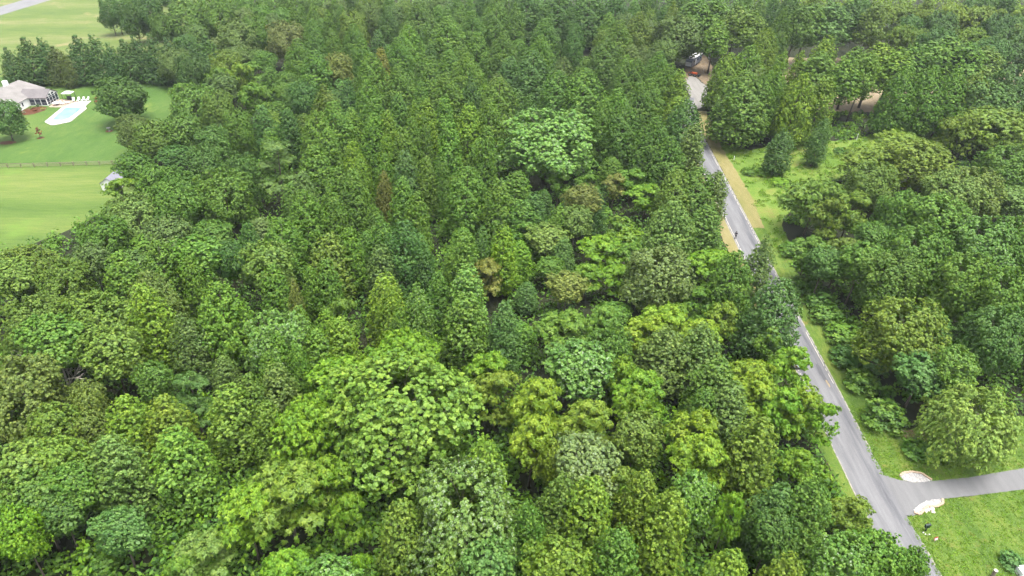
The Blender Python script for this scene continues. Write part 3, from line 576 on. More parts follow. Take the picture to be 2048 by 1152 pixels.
C -18.8 182.9 10.0 18.0 br second broad bright green conical tree right of the orange-tipped slender tree
C 118.0 183.1 11.0 19.0 br broad bright green conical tree left of the wide yellow clearing-edge crown
C 18.4 183.5 13.2 19.0 br first broad bright green conical tree behind the lush many-lobed tree
C 124.1 183.8 10.0 18.0 ol first broad olive conical tree behind the wide yellow clearing-edge crown
C -12.1 184.5 6.5 17.0 bg second blue-green conical tree left of the lush many-lobed tree
C 11.4 184.7 11.5 18.0 mg first broad mid-green conical tree behind the lush many-lobed tree
B -49.6 185.3 6.4 12.2 bg blue-green broadleaf tree right of the blue-green ball-crowned tree
C -66.0 186.7 7.5 9.1 mg small mid-green conical tree left of the blue-green ball-crowned tree
S -72.9 186.9 6.4 15.0 br second bright green spreading tree left of the blue-green ball-crowned tree
C 45.5 189.0 8.1 17.0 yg yellow-green conical tree left of the parked camper
C -32.5 189.3 11.4 18.0 br broad bright green conical tree in front of the orange-tipped slender tree
C 0.7 191.1 7.5 11.0 bg first blue-green conical tree left of the lush many-lobed tree
C 91.7 191.9 10.7 20.0 br third broad bright green conical tree in front of the tall leaning olive tree
C 43.0 192.2 10.0 18.0 br first broad bright green conical tree left of the parked camper
B 142.4 192.4 13.5 17.0 bg second broad blue-green broadleaf tree behind the wide yellow clearing-edge crown
B -112.6 192.6 13.9 13.5 dg lone dark green round tree standing on the lawn beyond the pool
S -71.9 193.2 6.0 11.5 br first bright green spreading tree left of the blue-green ball-crowned tree
C -63.2 193.6 7.5 12.2 mg first mid-green conical tree left of the blue-green ball-crowned tree
C -24.0 194.2 7.9 18.0 mg third mid-green conical tree right of the orange-tipped slender tree
C 98.9 194.9 9.7 20.0 br first broad bright green conical tree in front of the tall leaning olive tree
C 30.8 195.2 10.2 18.0 mg second broad mid-green conical tree left of the parked camper
C 68.2 195.3 7.5 17.0 gg grey-green conical tree behind the broad conical road-bend tree
C 34.6 196.2 8.7 18.0 mg mid-green conical tree left of the parked camper
B -84.6 197.6 7.6 13.0 gg grey-green broadleaf tree right of the big crown at the lawn corner
C 13.8 198.2 8.4 18.0 gg grey-green conical tree behind the lush many-lobed tree
C 87.4 198.7 11.8 19.0 br broad bright green conical tree behind the slimmer lone clearing tree
C 109.5 200.1 11.9 20.0 yg second broad yellow-green conical tree in front of the tall leaning olive tree
S -98.6 200.5 7.5 10.5 br small bright green spreading tree left of the big crown at the lawn corner
C 4.9 200.8 14.2 19.0 bg broad blue-green conical tree behind the lush many-lobed tree
C 77.3 200.8 6.9 19.0 yg first yellow-green conical tree right of the broad conical road-bend tree
C 82.7 201.8 5.8 19.0 yg second yellow-green conical tree right of the broad conical road-bend tree
B -68.4 202.3 6.1 9.0 mg small mid-green broadleaf tree left of the blue-green ball-crowned tree
C 62.5 202.4 10.1 18.0 yg first broad yellow-green conical tree behind the broad conical road-bend tree
C -42.3 202.4 10.1 18.0 br broad bright green conical tree left of the orange-tipped slender tree
C -14.4 202.4 10.1 18.0 br fourth broad bright green conical tree right of the orange-tipped slender tree
S -81.1 202.6 8.3 16.0 yg yellow-green spreading tree right of the big crown at the lawn corner
C 116.5 205.1 9.4 20.0 br second broad bright green conical tree in front of the tall leaning olive tree
C 100.1 205.1 9.0 19.0 br bright green conical tree in front of the tall leaning olive tree
S -88.7 205.5 9.0 14.0 br bright green spreading tree right of the big crown at the lawn corner
C 133.3 205.6 14.1 20.0 br broad bright green conical tree behind the wide yellow clearing-edge crown
C -59.4 205.6 13.4 18.0 mg broad mid-green conical tree left of the tan-topped round tree
C -4.7 206.1 7.2 10.6 gg grey-green conical tree left of the lush many-lobed tree
C -48.0 206.3 4.7 9.6 mg small mid-green conical tree in front of the tan-topped round tree
C 107.4 206.7 9.8 20.0 yg first broad yellow-green conical tree in front of the tall leaning olive tree
C 69.6 207.3 11.8 19.0 br broad bright green conical tree behind the broad conical road-bend tree
C 123.5 207.9 12.6 20.0 br first broad bright green conical tree right of the tall leaning olive tree
C 43.1 208.3 9.5 17.0 br second broad bright green conical tree left of the parked camper
C -27.7 208.3 6.0 17.0 mg first mid-green conical tree right of the orange-tipped slender tree
B -69.2 208.4 6.1 10.6 mg mid-green broadleaf tree left of the blue-green ball-crowned tree
B -53.2 208.7 7.6 16.0 tn tan-topped round tree in the woods
C 141.4 209.0 12.3 18.0 ol second broad olive conical tree behind the wide yellow clearing-edge crown
C -10.9 210.1 7.5 11.4 br second bright green conical tree left of the lush many-lobed tree
C -75.4 212.2 7.5 11.2 mg second mid-green conical tree left of the blue-green ball-crowned tree
C -40.9 212.3 6.1 17.0 to orange-tipped slender tree in the woods
B -88.5 212.4 9.5 16.0 ol broad olive broadleaf tree behind the big crown at the lawn corner
C 131.6 213.7 14.1 20.0 br second broad bright green conical tree right of the tall leaning olive tree
C 94.3 213.7 7.7 20.0 yg yellow-green conical tree left of the tall leaning olive tree
C 12.9 215.2 7.5 12.4 bg first blue-green conical tree behind the lush many-lobed tree
C -1.0 215.3 7.5 13.3 bg second blue-green conical tree behind the lush many-lobed tree
B -100.4 215.4 9.7 14.0 dg broad dark green broadleaf tree behind the big crown at the lawn corner
C -68.0 218.9 9.1 18.0 mg broad mid-green conical tree in front of the brownish far round crown
C -47.7 218.9 7.0 18.0 mg mid-green conical tree left of the orange-tipped slender tree
C 28.4 219.5 10.8 18.0 mg broad mid-green conical tree left of the grey-green crown above the camper
S -84.0 219.8 7.3 11.2 br bright green spreading tree in front of the brownish far round crown
C -36.9 220.7 9.6 18.0 mg first broad mid-green conical tree right of the orange-tipped slender tree
C 44.5 221.4 7.6 16.0 gg grey-green conical tree in front of the grey-green crown above the camper
C -20.7 221.8 7.5 13.9 br first bright green conical tree right of the orange-tipped slender tree
B 151.6 222.5 12.1 17.0 bg third broad blue-green broadleaf tree behind the wide yellow clearing-edge crown
C 8.1 223.2 9.3 18.0 br second broad bright green conical tree behind the lush many-lobed tree
C -3.8 224.1 11.4 19.0 mg second broad mid-green conical tree behind the lush many-lobed tree
D -163.3 224.4 7.7 14.0 cd second dark green cedar left of the brown-flecked cedar
C -51.5 225.1 5.9 13.6 mg mid-green conical tree right of the tan-topped round tree
C -27.2 225.6 7.5 11.0 mg second mid-green conical tree right of the orange-tipped slender tree
D -146.4 226.1 5.5 12.0 cb browned dark green cedar right of the brown-flecked cedar
B -110.5 226.2 9.4 13.0 gg broad grey-green broadleaf tree behind the big crown at the lawn corner
C 23.7 226.9 7.5 10.1 mg first small mid-green conical tree behind the lush many-lobed tree
C 81.2 228.0 9.4 19.0 yg second broad yellow-green conical tree behind the broad conical road-bend tree
D -132.0 228.1 7.8 14.0 cd first dark green cedar behind the lone dark lawn tree
C -44.2 228.3 7.3 18.0 bg blue-green conical tree behind the orange-tipped slender tree
B 161.3 228.4 14.0 18.0 bg fourth broad blue-green broadleaf tree behind the wide yellow clearing-edge crown
D -159.6 228.9 10.5 16.0 cd broad dark green cedar left of the brown-flecked cedar
D -151.3 229.5 7.4 13.0 cb brown-flecked cedar in the evergreen row behind the house
C 38.5 229.8 7.4 13.5 gg grey-green conical tree left of the grey-green crown above the camper
B -82.4 230.0 7.5 10.7 mg mid-green broadleaf tree in front of the brownish far round crown
D -128.6 230.4 8.3 15.0 cd second dark green cedar behind the lone dark lawn tree
D -113.5 230.4 9.7 15.0 cd third broad dark green cedar in front of the broad far treeline crown
B 138.4 230.6 12.1 18.0 bg second broad blue-green broadleaf tree right of the tall leaning olive tree
C -34.7 230.7 11.2 19.0 br first broad bright green conical tree right of the orange-tipped slender tree
D -138.1 230.8 10.6 16.0 cd second broad dark green cedar right of the brown-flecked cedar
D -155.5 231.0 8.8 15.0 cd first dark green cedar left of the brown-flecked cedar
D -119.5 231.5 10.2 16.0 cd broad dark green cedar left of the broad far treeline crown
D -144.2 231.5 9.7 16.0 cd first broad dark green cedar right of the brown-flecked cedar
C -65.0 231.6 7.8 18.0 mg second mid-green conical tree right of the brownish far round crown
D -108.4 233.0 10.7 15.0 cd first broad dark green cedar in front of the broad far treeline crown
D -125.7 233.0 8.8 15.0 cd third dark green cedar behind the lone dark lawn tree
C -16.9 233.3 7.5 12.3 br second bright green conical tree right of the orange-tipped slender tree
B 50.9 233.4 7.5 13.8 gg grey-green broadleaf tree in front of the grey-green crown above the camper
D -102.9 234.3 10.8 15.0 dg second broad dark green cedar in front of the broad far treeline crown
C 85.8 234.7 7.5 15.7 mg mid-green conical tree behind the broad conical road-bend tree
C -7.9 234.8 7.5 9.5 br small bright green conical tree behind the lush many-lobed tree
C -28.1 234.8 5.4 12.3 bg blue-green conical tree right of the orange-tipped slender tree
B -94.1 235.3 7.5 10.8 gg third grey-green broadleaf tree left of the brownish far round crown
B -87.5 237.4 7.5 9.5 gg small grey-green broadleaf tree left of the brownish far round crown
C 20.4 238.5 8.9 18.0 bg blue-green conical tree left of the grey-green crown above the camper
C -54.3 238.5 11.1 18.0 br broad bright green conical tree behind the tan-topped round tree
C 34.8 239.0 12.5 19.0 br broad bright green conical tree left of the grey-green crown above the camper
C 10.4 241.2 13.0 19.0 mg third broad mid-green conical tree behind the lush many-lobed tree
C 44.7 241.3 6.4 10.2 gg small grey-green conical tree left of the grey-green crown above the camper
S 156.6 241.8 11.6 17.0 yo fifth broad yellow-olive spreading tree right of the tall leaning olive tree
C 69.0 242.1 9.9 18.0 br broad bright green conical tree right of the grey-green crown above the camper
C -12.7 242.7 7.5 14.4 br third bright green conical tree right of the orange-tipped slender tree
S 138.9 242.8 9.6 16.0 ol first broad olive spreading tree right of the tall leaning olive tree
C 90.5 242.8 9.9 22.0 mg broad mid-green conical tree behind the broad conical road-bend tree
C -62.6 244.7 7.5 13.9 br first bright green conical tree behind the tan-topped round tree
C -23.1 244.9 13.6 19.0 br third broad bright green conical tree right of the orange-tipped slender tree
B -79.4 245.6 12.5 17.0 gt brownish far round crown in the woods
C -69.9 245.7 7.8 18.0 mg first mid-green conical tree right of the brownish far round crown
C 97.9 247.5 10.0 22.0 mg second broad mid-green conical tree left of the tall leaning olive tree
B -115.4 247.7 7.5 11.7 dg dark green broadleaf tree in front of the broad far treeline crown
C 82.0 247.8 11.0 20.0 ol second broad olive conical tree right of the grey-green crown above the camper
B 57.3 248.2 14.7 18.0 gg grey-green crown above the camper in the woods
S 136.1 248.5 10.9 16.0 yo second broad yellow-olive spreading tree right of the tall leaning olive tree
C 30.8 248.5 7.5 13.8 ol second olive conical tree left of the grey-green crown above the camper
B -96.5 249.1 14.0 17.0 gg broad grey-green broadleaf tree left of the brownish far round crown
B -91.1 250.3 9.8 18.0 mg broad mid-green broadleaf tree left of the brownish far round crown
C 109.8 250.7 13.9 22.0 bg broad blue-green conical tree left of the tall leaning olive tree
C 124.9 250.7 11.5 22.0 ol tall leaning olive tree in the woods
C 102.8 250.7 11.1 22.0 mg first broad mid-green conical tree left of the tall leaning olive tree
C 2.0 251.1 7.5 9.7 mg second small mid-green conical tree behind the lush many-lobed tree
C 43.8 251.8 12.1 19.0 ol broad olive conical tree left of the grey-green crown above the camper
C -30.9 252.2 7.5 14.6 mg fourth mid-green conical tree right of the orange-tipped slender tree
C -14.9 252.5 11.2 19.0 mg second broad mid-green conical tree right of the orange-tipped slender tree
C 79.6 255.7 11.3 20.0 ol first broad olive conical tree right of the grey-green crown above the camper
C -38.7 256.9 7.5 14.9 mg first mid-green conical tree behind the orange-tipped slender tree
B 174.6 257.2 11.9 17.0 bg fifth broad blue-green broadleaf tree behind the wide yellow clearing-edge crown
C -67.0 257.3 6.7 18.0 br second bright green conical tree right of the brownish far round crown
C 119.2 257.4 11.8 22.0 dg broad dark green conical tree left of the tall leaning olive tree
C -6.8 257.4 11.4 20.0 mg third broad mid-green conical tree right of the orange-tipped slender tree
B -115.3 257.7 7.5 13.0 gg grey-green broadleaf tree in front of the broad far treeline crown
C 33.9 258.6 7.5 17.3 br bright green conical tree left of the grey-green crown above the camper
B 48.9 259.6 7.5 14.2 gg first grey-green broadleaf tree left of the grey-green crown above the camper
C -46.2 260.7 9.1 19.0 bg broad blue-green conical tree behind the orange-tipped slender tree
B 155.7 261.2 12.1 17.0 bg first broad blue-green broadleaf tree right of the tall leaning olive tree
B 144.8 261.2 7.5 15.6 bg first blue-green broadleaf tree right of the tall leaning olive tree
B -59.2 261.3 11.3 17.0 ol broad olive broadleaf tree behind the orange-tipped slender tree
S 184.8 261.5 7.5 12.9 ol olive spreading tree behind the wide yellow clearing-edge crown
C -79.5 262.2 7.7 18.0 mg mid-green conical tree behind the brownish far round crown
B 41.2 263.1 7.5 15.9 gg second grey-green broadleaf tree left of the grey-green crown above the camper
C 20.4 263.3 7.5 18.3 dg second dark green conical tree left of the grey-green crown above the camper
B -89.3 263.8 7.5 15.3 gg first grey-green broadleaf tree left of the brownish far round crown
C -20.0 263.8 7.5 16.7 mg eighth mid-green conical tree right of the orange-tipped slender tree
S 133.8 264.4 7.5 15.6 yo yellow-olive spreading tree in front of the tall leaning olive tree
C 0.4 264.5 7.5 18.7 mg mid-green conical tree behind the lush many-lobed tree
C 11.1 266.4 7.5 18.9 dg third dark green conical tree left of the grey-green crown above the camper
C 50.5 267.0 7.5 16.8 ol first olive conical tree left of the grey-green crown above the camper
C 67.1 267.7 13.2 20.0 mg broad mid-green conical tree behind the grey-green crown above the camper
C -72.3 268.2 7.1 13.1 mg third mid-green conical tree right of the brownish far round crown
C -10.0 268.5 7.5 17.0 mg mid-green conical tree well right of the orange-tipped slender tree
C -35.9 269.2 13.8 19.0 mg broad mid-green conical tree behind the orange-tipped slender tree
C -25.2 269.4 7.5 17.0 mg seventh mid-green conical tree right of the orange-tipped slender tree
S 174.7 269.4 15.0 18.0 ol second broad olive spreading tree right of the tall leaning olive tree
C 74.7 269.4 14.8 20.0 mg broad mid-green conical tree right of the grey-green crown above the camper
S 153.6 269.5 11.3 17.0 yo third broad yellow-olive spreading tree right of the tall leaning olive tree
C 91.3 269.5 7.5 19.3 mg third mid-green conical tree right of the grey-green crown above the camper
C 103.4 270.3 7.5 19.6 dg first dark green conical tree left of the tall leaning olive tree
B 191.4 271.1 7.5 13.4 bg blue-green broadleaf tree behind the wide yellow clearing-edge crown
B -101.9 271.5 7.5 15.9 gg second grey-green broadleaf tree left of the brownish far round crown
B -133.7 272.3 8.8 14.0 mg mid-green broadleaf tree left of the broad far treeline crown
B -124.3 272.7 17.4 18.0 mg broad mid-green crown in the treeline beyond the hay field
B -45.3 272.8 7.5 16.3 gg first grey-green broadleaf tree behind the orange-tipped slender tree
S 147.2 273.1 14.4 18.0 yo first broad yellow-olive spreading tree right of the tall leaning olive tree
S 166.5 273.1 14.4 18.0 yo fourth broad yellow-olive spreading tree right of the tall leaning olive tree
C 27.6 273.1 17.0 20.0 dg second broad dark green conical tree left of the grey-green crown above the camper
C 38.2 273.1 15.0 20.0 dg first broad dark green conical tree left of the grey-green crown above the camper
B -55.5 273.6 10.6 18.0 gg broad grey-green broadleaf tree behind the orange-tipped slender tree
B -112.3 273.7 14.4 19.0 mg broad mid-green broadleaf tree right of the broad far treeline crown
C 84.4 274.0 7.5 18.5 mg first mid-green conical tree right of the grey-green crown above the camper
C -5.3 274.1 7.5 17.0 mg mid-green conical tree much farther right of the orange-tipped slender tree
C -65.9 275.4 5.3 16.5 br second bright green conical tree behind the tan-topped round tree
C 16.5 276.8 17.2 20.0 dg third broad dark green conical tree left of the grey-green crown above the camper
S 127.0 277.6 7.5 17.7 yo first yellow-olive spreading tree left of the tall leaning olive tree
C 99.2 277.7 7.5 19.2 dg dark green conical tree right of the grey-green crown above the camper
C -29.2 277.7 7.5 15.9 mg sixth mid-green conical tree right of the orange-tipped slender tree
C 61.3 277.9 7.5 16.8 ol olive conical tree behind the grey-green crown above the camper
C -20.6 278.4 7.5 16.5 mg ninth mid-green conical tree right of the orange-tipped slender tree
B -98.0 279.4 7.5 15.1 mg first mid-green broadleaf tree left of the brownish far round crown
C -78.2 280.5 5.9 15.9 br first bright green conical tree right of the brownish far round crown
B -148.2 280.5 10.9 17.0 dg second broad dark green broadleaf tree left of the broad far treeline crown
C 5.0 280.6 15.3 20.0 dg broad dark green conical tree behind the lush many-lobed tree
S 199.2 280.9 7.5 15.1 yo second yellow-olive spreading tree behind the wide yellow clearing-edge crown
B -91.2 280.9 7.5 13.8 mg first mid-green broadleaf tree behind the brownish far round crown
B 135.5 282.5 7.5 16.9 bg blue-green broadleaf tree left of the tall leaning olive tree
B -43.0 282.9 7.5 15.9 ol first olive broadleaf tree behind the orange-tipped slender tree
B -35.3 283.6 7.5 17.3 gg second grey-green broadleaf tree behind the orange-tipped slender tree
C 58.8 284.4 7.5 14.3 dg first dark green conical tree left of the grey-green crown above the camper
S 192.3 284.6 7.5 13.9 yo first yellow-olive spreading tree behind the wide yellow clearing-edge crown
B -144.0 284.8 11.8 18.0 dg first broad dark green broadleaf tree left of the broad far treeline crown
C -70.7 285.2 5.6 16.7 mg fourth mid-green conical tree right of the brownish far round crown
C -84.7 286.4 6.3 14.6 br bright green conical tree behind the brownish far round crown
C 47.8 286.9 7.5 16.0 mg second mid-green conical tree left of the grey-green crown above the camper
B -76.8 287.1 7.5 12.5 ol olive broadleaf tree right of the brownish far round crown
C -17.7 287.2 7.5 16.8 mg mid-green conical tree far right of the orange-tipped slender tree
B -30.6 288.7 7.5 16.9 gg grey-green broadleaf tree right of the orange-tipped slender tree
C -9.3 290.1 7.5 17.2 mg mid-green conical tree still farther right of the orange-tipped slender tree
S 123.4 290.2 7.5 14.2 yo second yellow-olive spreading tree left of the tall leaning olive tree
C 109.9 290.6 7.5 19.6 dg second dark green conical tree left of the tall leaning olive tree
C 70.5 291.1 7.5 17.8 mg second mid-green conical tree behind the grey-green crown above the camper
S 165.4 291.3 7.5 15.9 yo second yellow-olive spreading tree right of the tall leaning olive tree
C -23.3 291.5 7.5 16.0 mg tenth mid-green conical tree right of the orange-tipped slender tree
B -92.0 292.3 7.5 17.0 mg second mid-green broadleaf tree behind the brownish far round crown
B -108.7 292.8 7.5 16.1 mg second mid-green broadleaf tree left of the brownish far round crown
B -72.1 293.1 7.5 14.7 gg grey-green broadleaf tree right of the brownish far round crown
C 63.4 293.3 7.5 15.8 mg first mid-green conical tree behind the grey-green crown above the camper
S 150.7 293.6 7.5 13.3 yo first yellow-olive spreading tree right of the tall leaning olive tree
B -101.1 293.6 7.5 14.8 mg third mid-green broadleaf tree behind the brownish far round crown
B -80.9 293.9 7.5 15.2 mg mid-green broadleaf tree right of the brownish far round crown
C 93.7 293.9 7.5 18.8 mg second mid-green conical tree right of the grey-green crown above the camper
C 53.2 294.0 7.5 17.9 mg first mid-green conical tree left of the grey-green crown above the camper
C 0.9 294.2 7.5 17.2 dg second dark green conical tree right of the orange-tipped slender tree
B -165.0 294.8 9.4 15.0 dg third broad dark green broadleaf tree left of the broad far treeline crown
B 199.9 295.0 7.5 16.0 bg fourth blue-green broadleaf tree right of the tall leaning olive tree
B 192.7 295.3 7.5 15.8 bg third blue-green broadleaf tree right of the tall leaning olive tree
C -5.6 297.4 7.5 18.3 mg mid-green conical tree very far right of the orange-tipped slender tree
B -163.7 297.6 7.0 11.0 ol olive broadleaf tree left of the broad far treeline crown
S 122.0 298.4 7.5 17.3 yo third yellow-olive spreading tree left of the tall leaning olive tree
C -51.5 299.1 7.5 15.5 mg second mid-green conical tree behind the orange-tipped slender tree
C -13.0 300.4 7.5 17.9 dg first dark green conical tree right of the orange-tipped slender tree
B -86.1 301.4 7.5 14.2 mg fourth mid-green broadleaf tree behind the brownish far round crown
B -55.7 304.9 7.5 13.8 ol second olive broadleaf tree behind the orange-tipped slender tree
B 193.4 306.4 7.5 12.3 bg second blue-green broadleaf tree right of the tall leaning olive tree
C 72.0 310.8 7.5 16.6 mg third mid-green conical tree behind the grey-green crown above the camper
C 60.0 317.1 7.5 15.1 dg dark green conical tree behind the grey-green crown above the camper
B -150.2 317.7 7.5 14.1 dg dark green broadleaf tree left of the broad far treeline crown
C -72.9 328.5 6.2 15.9 mg fifth mid-green conical tree right of the brownish far round crown'''
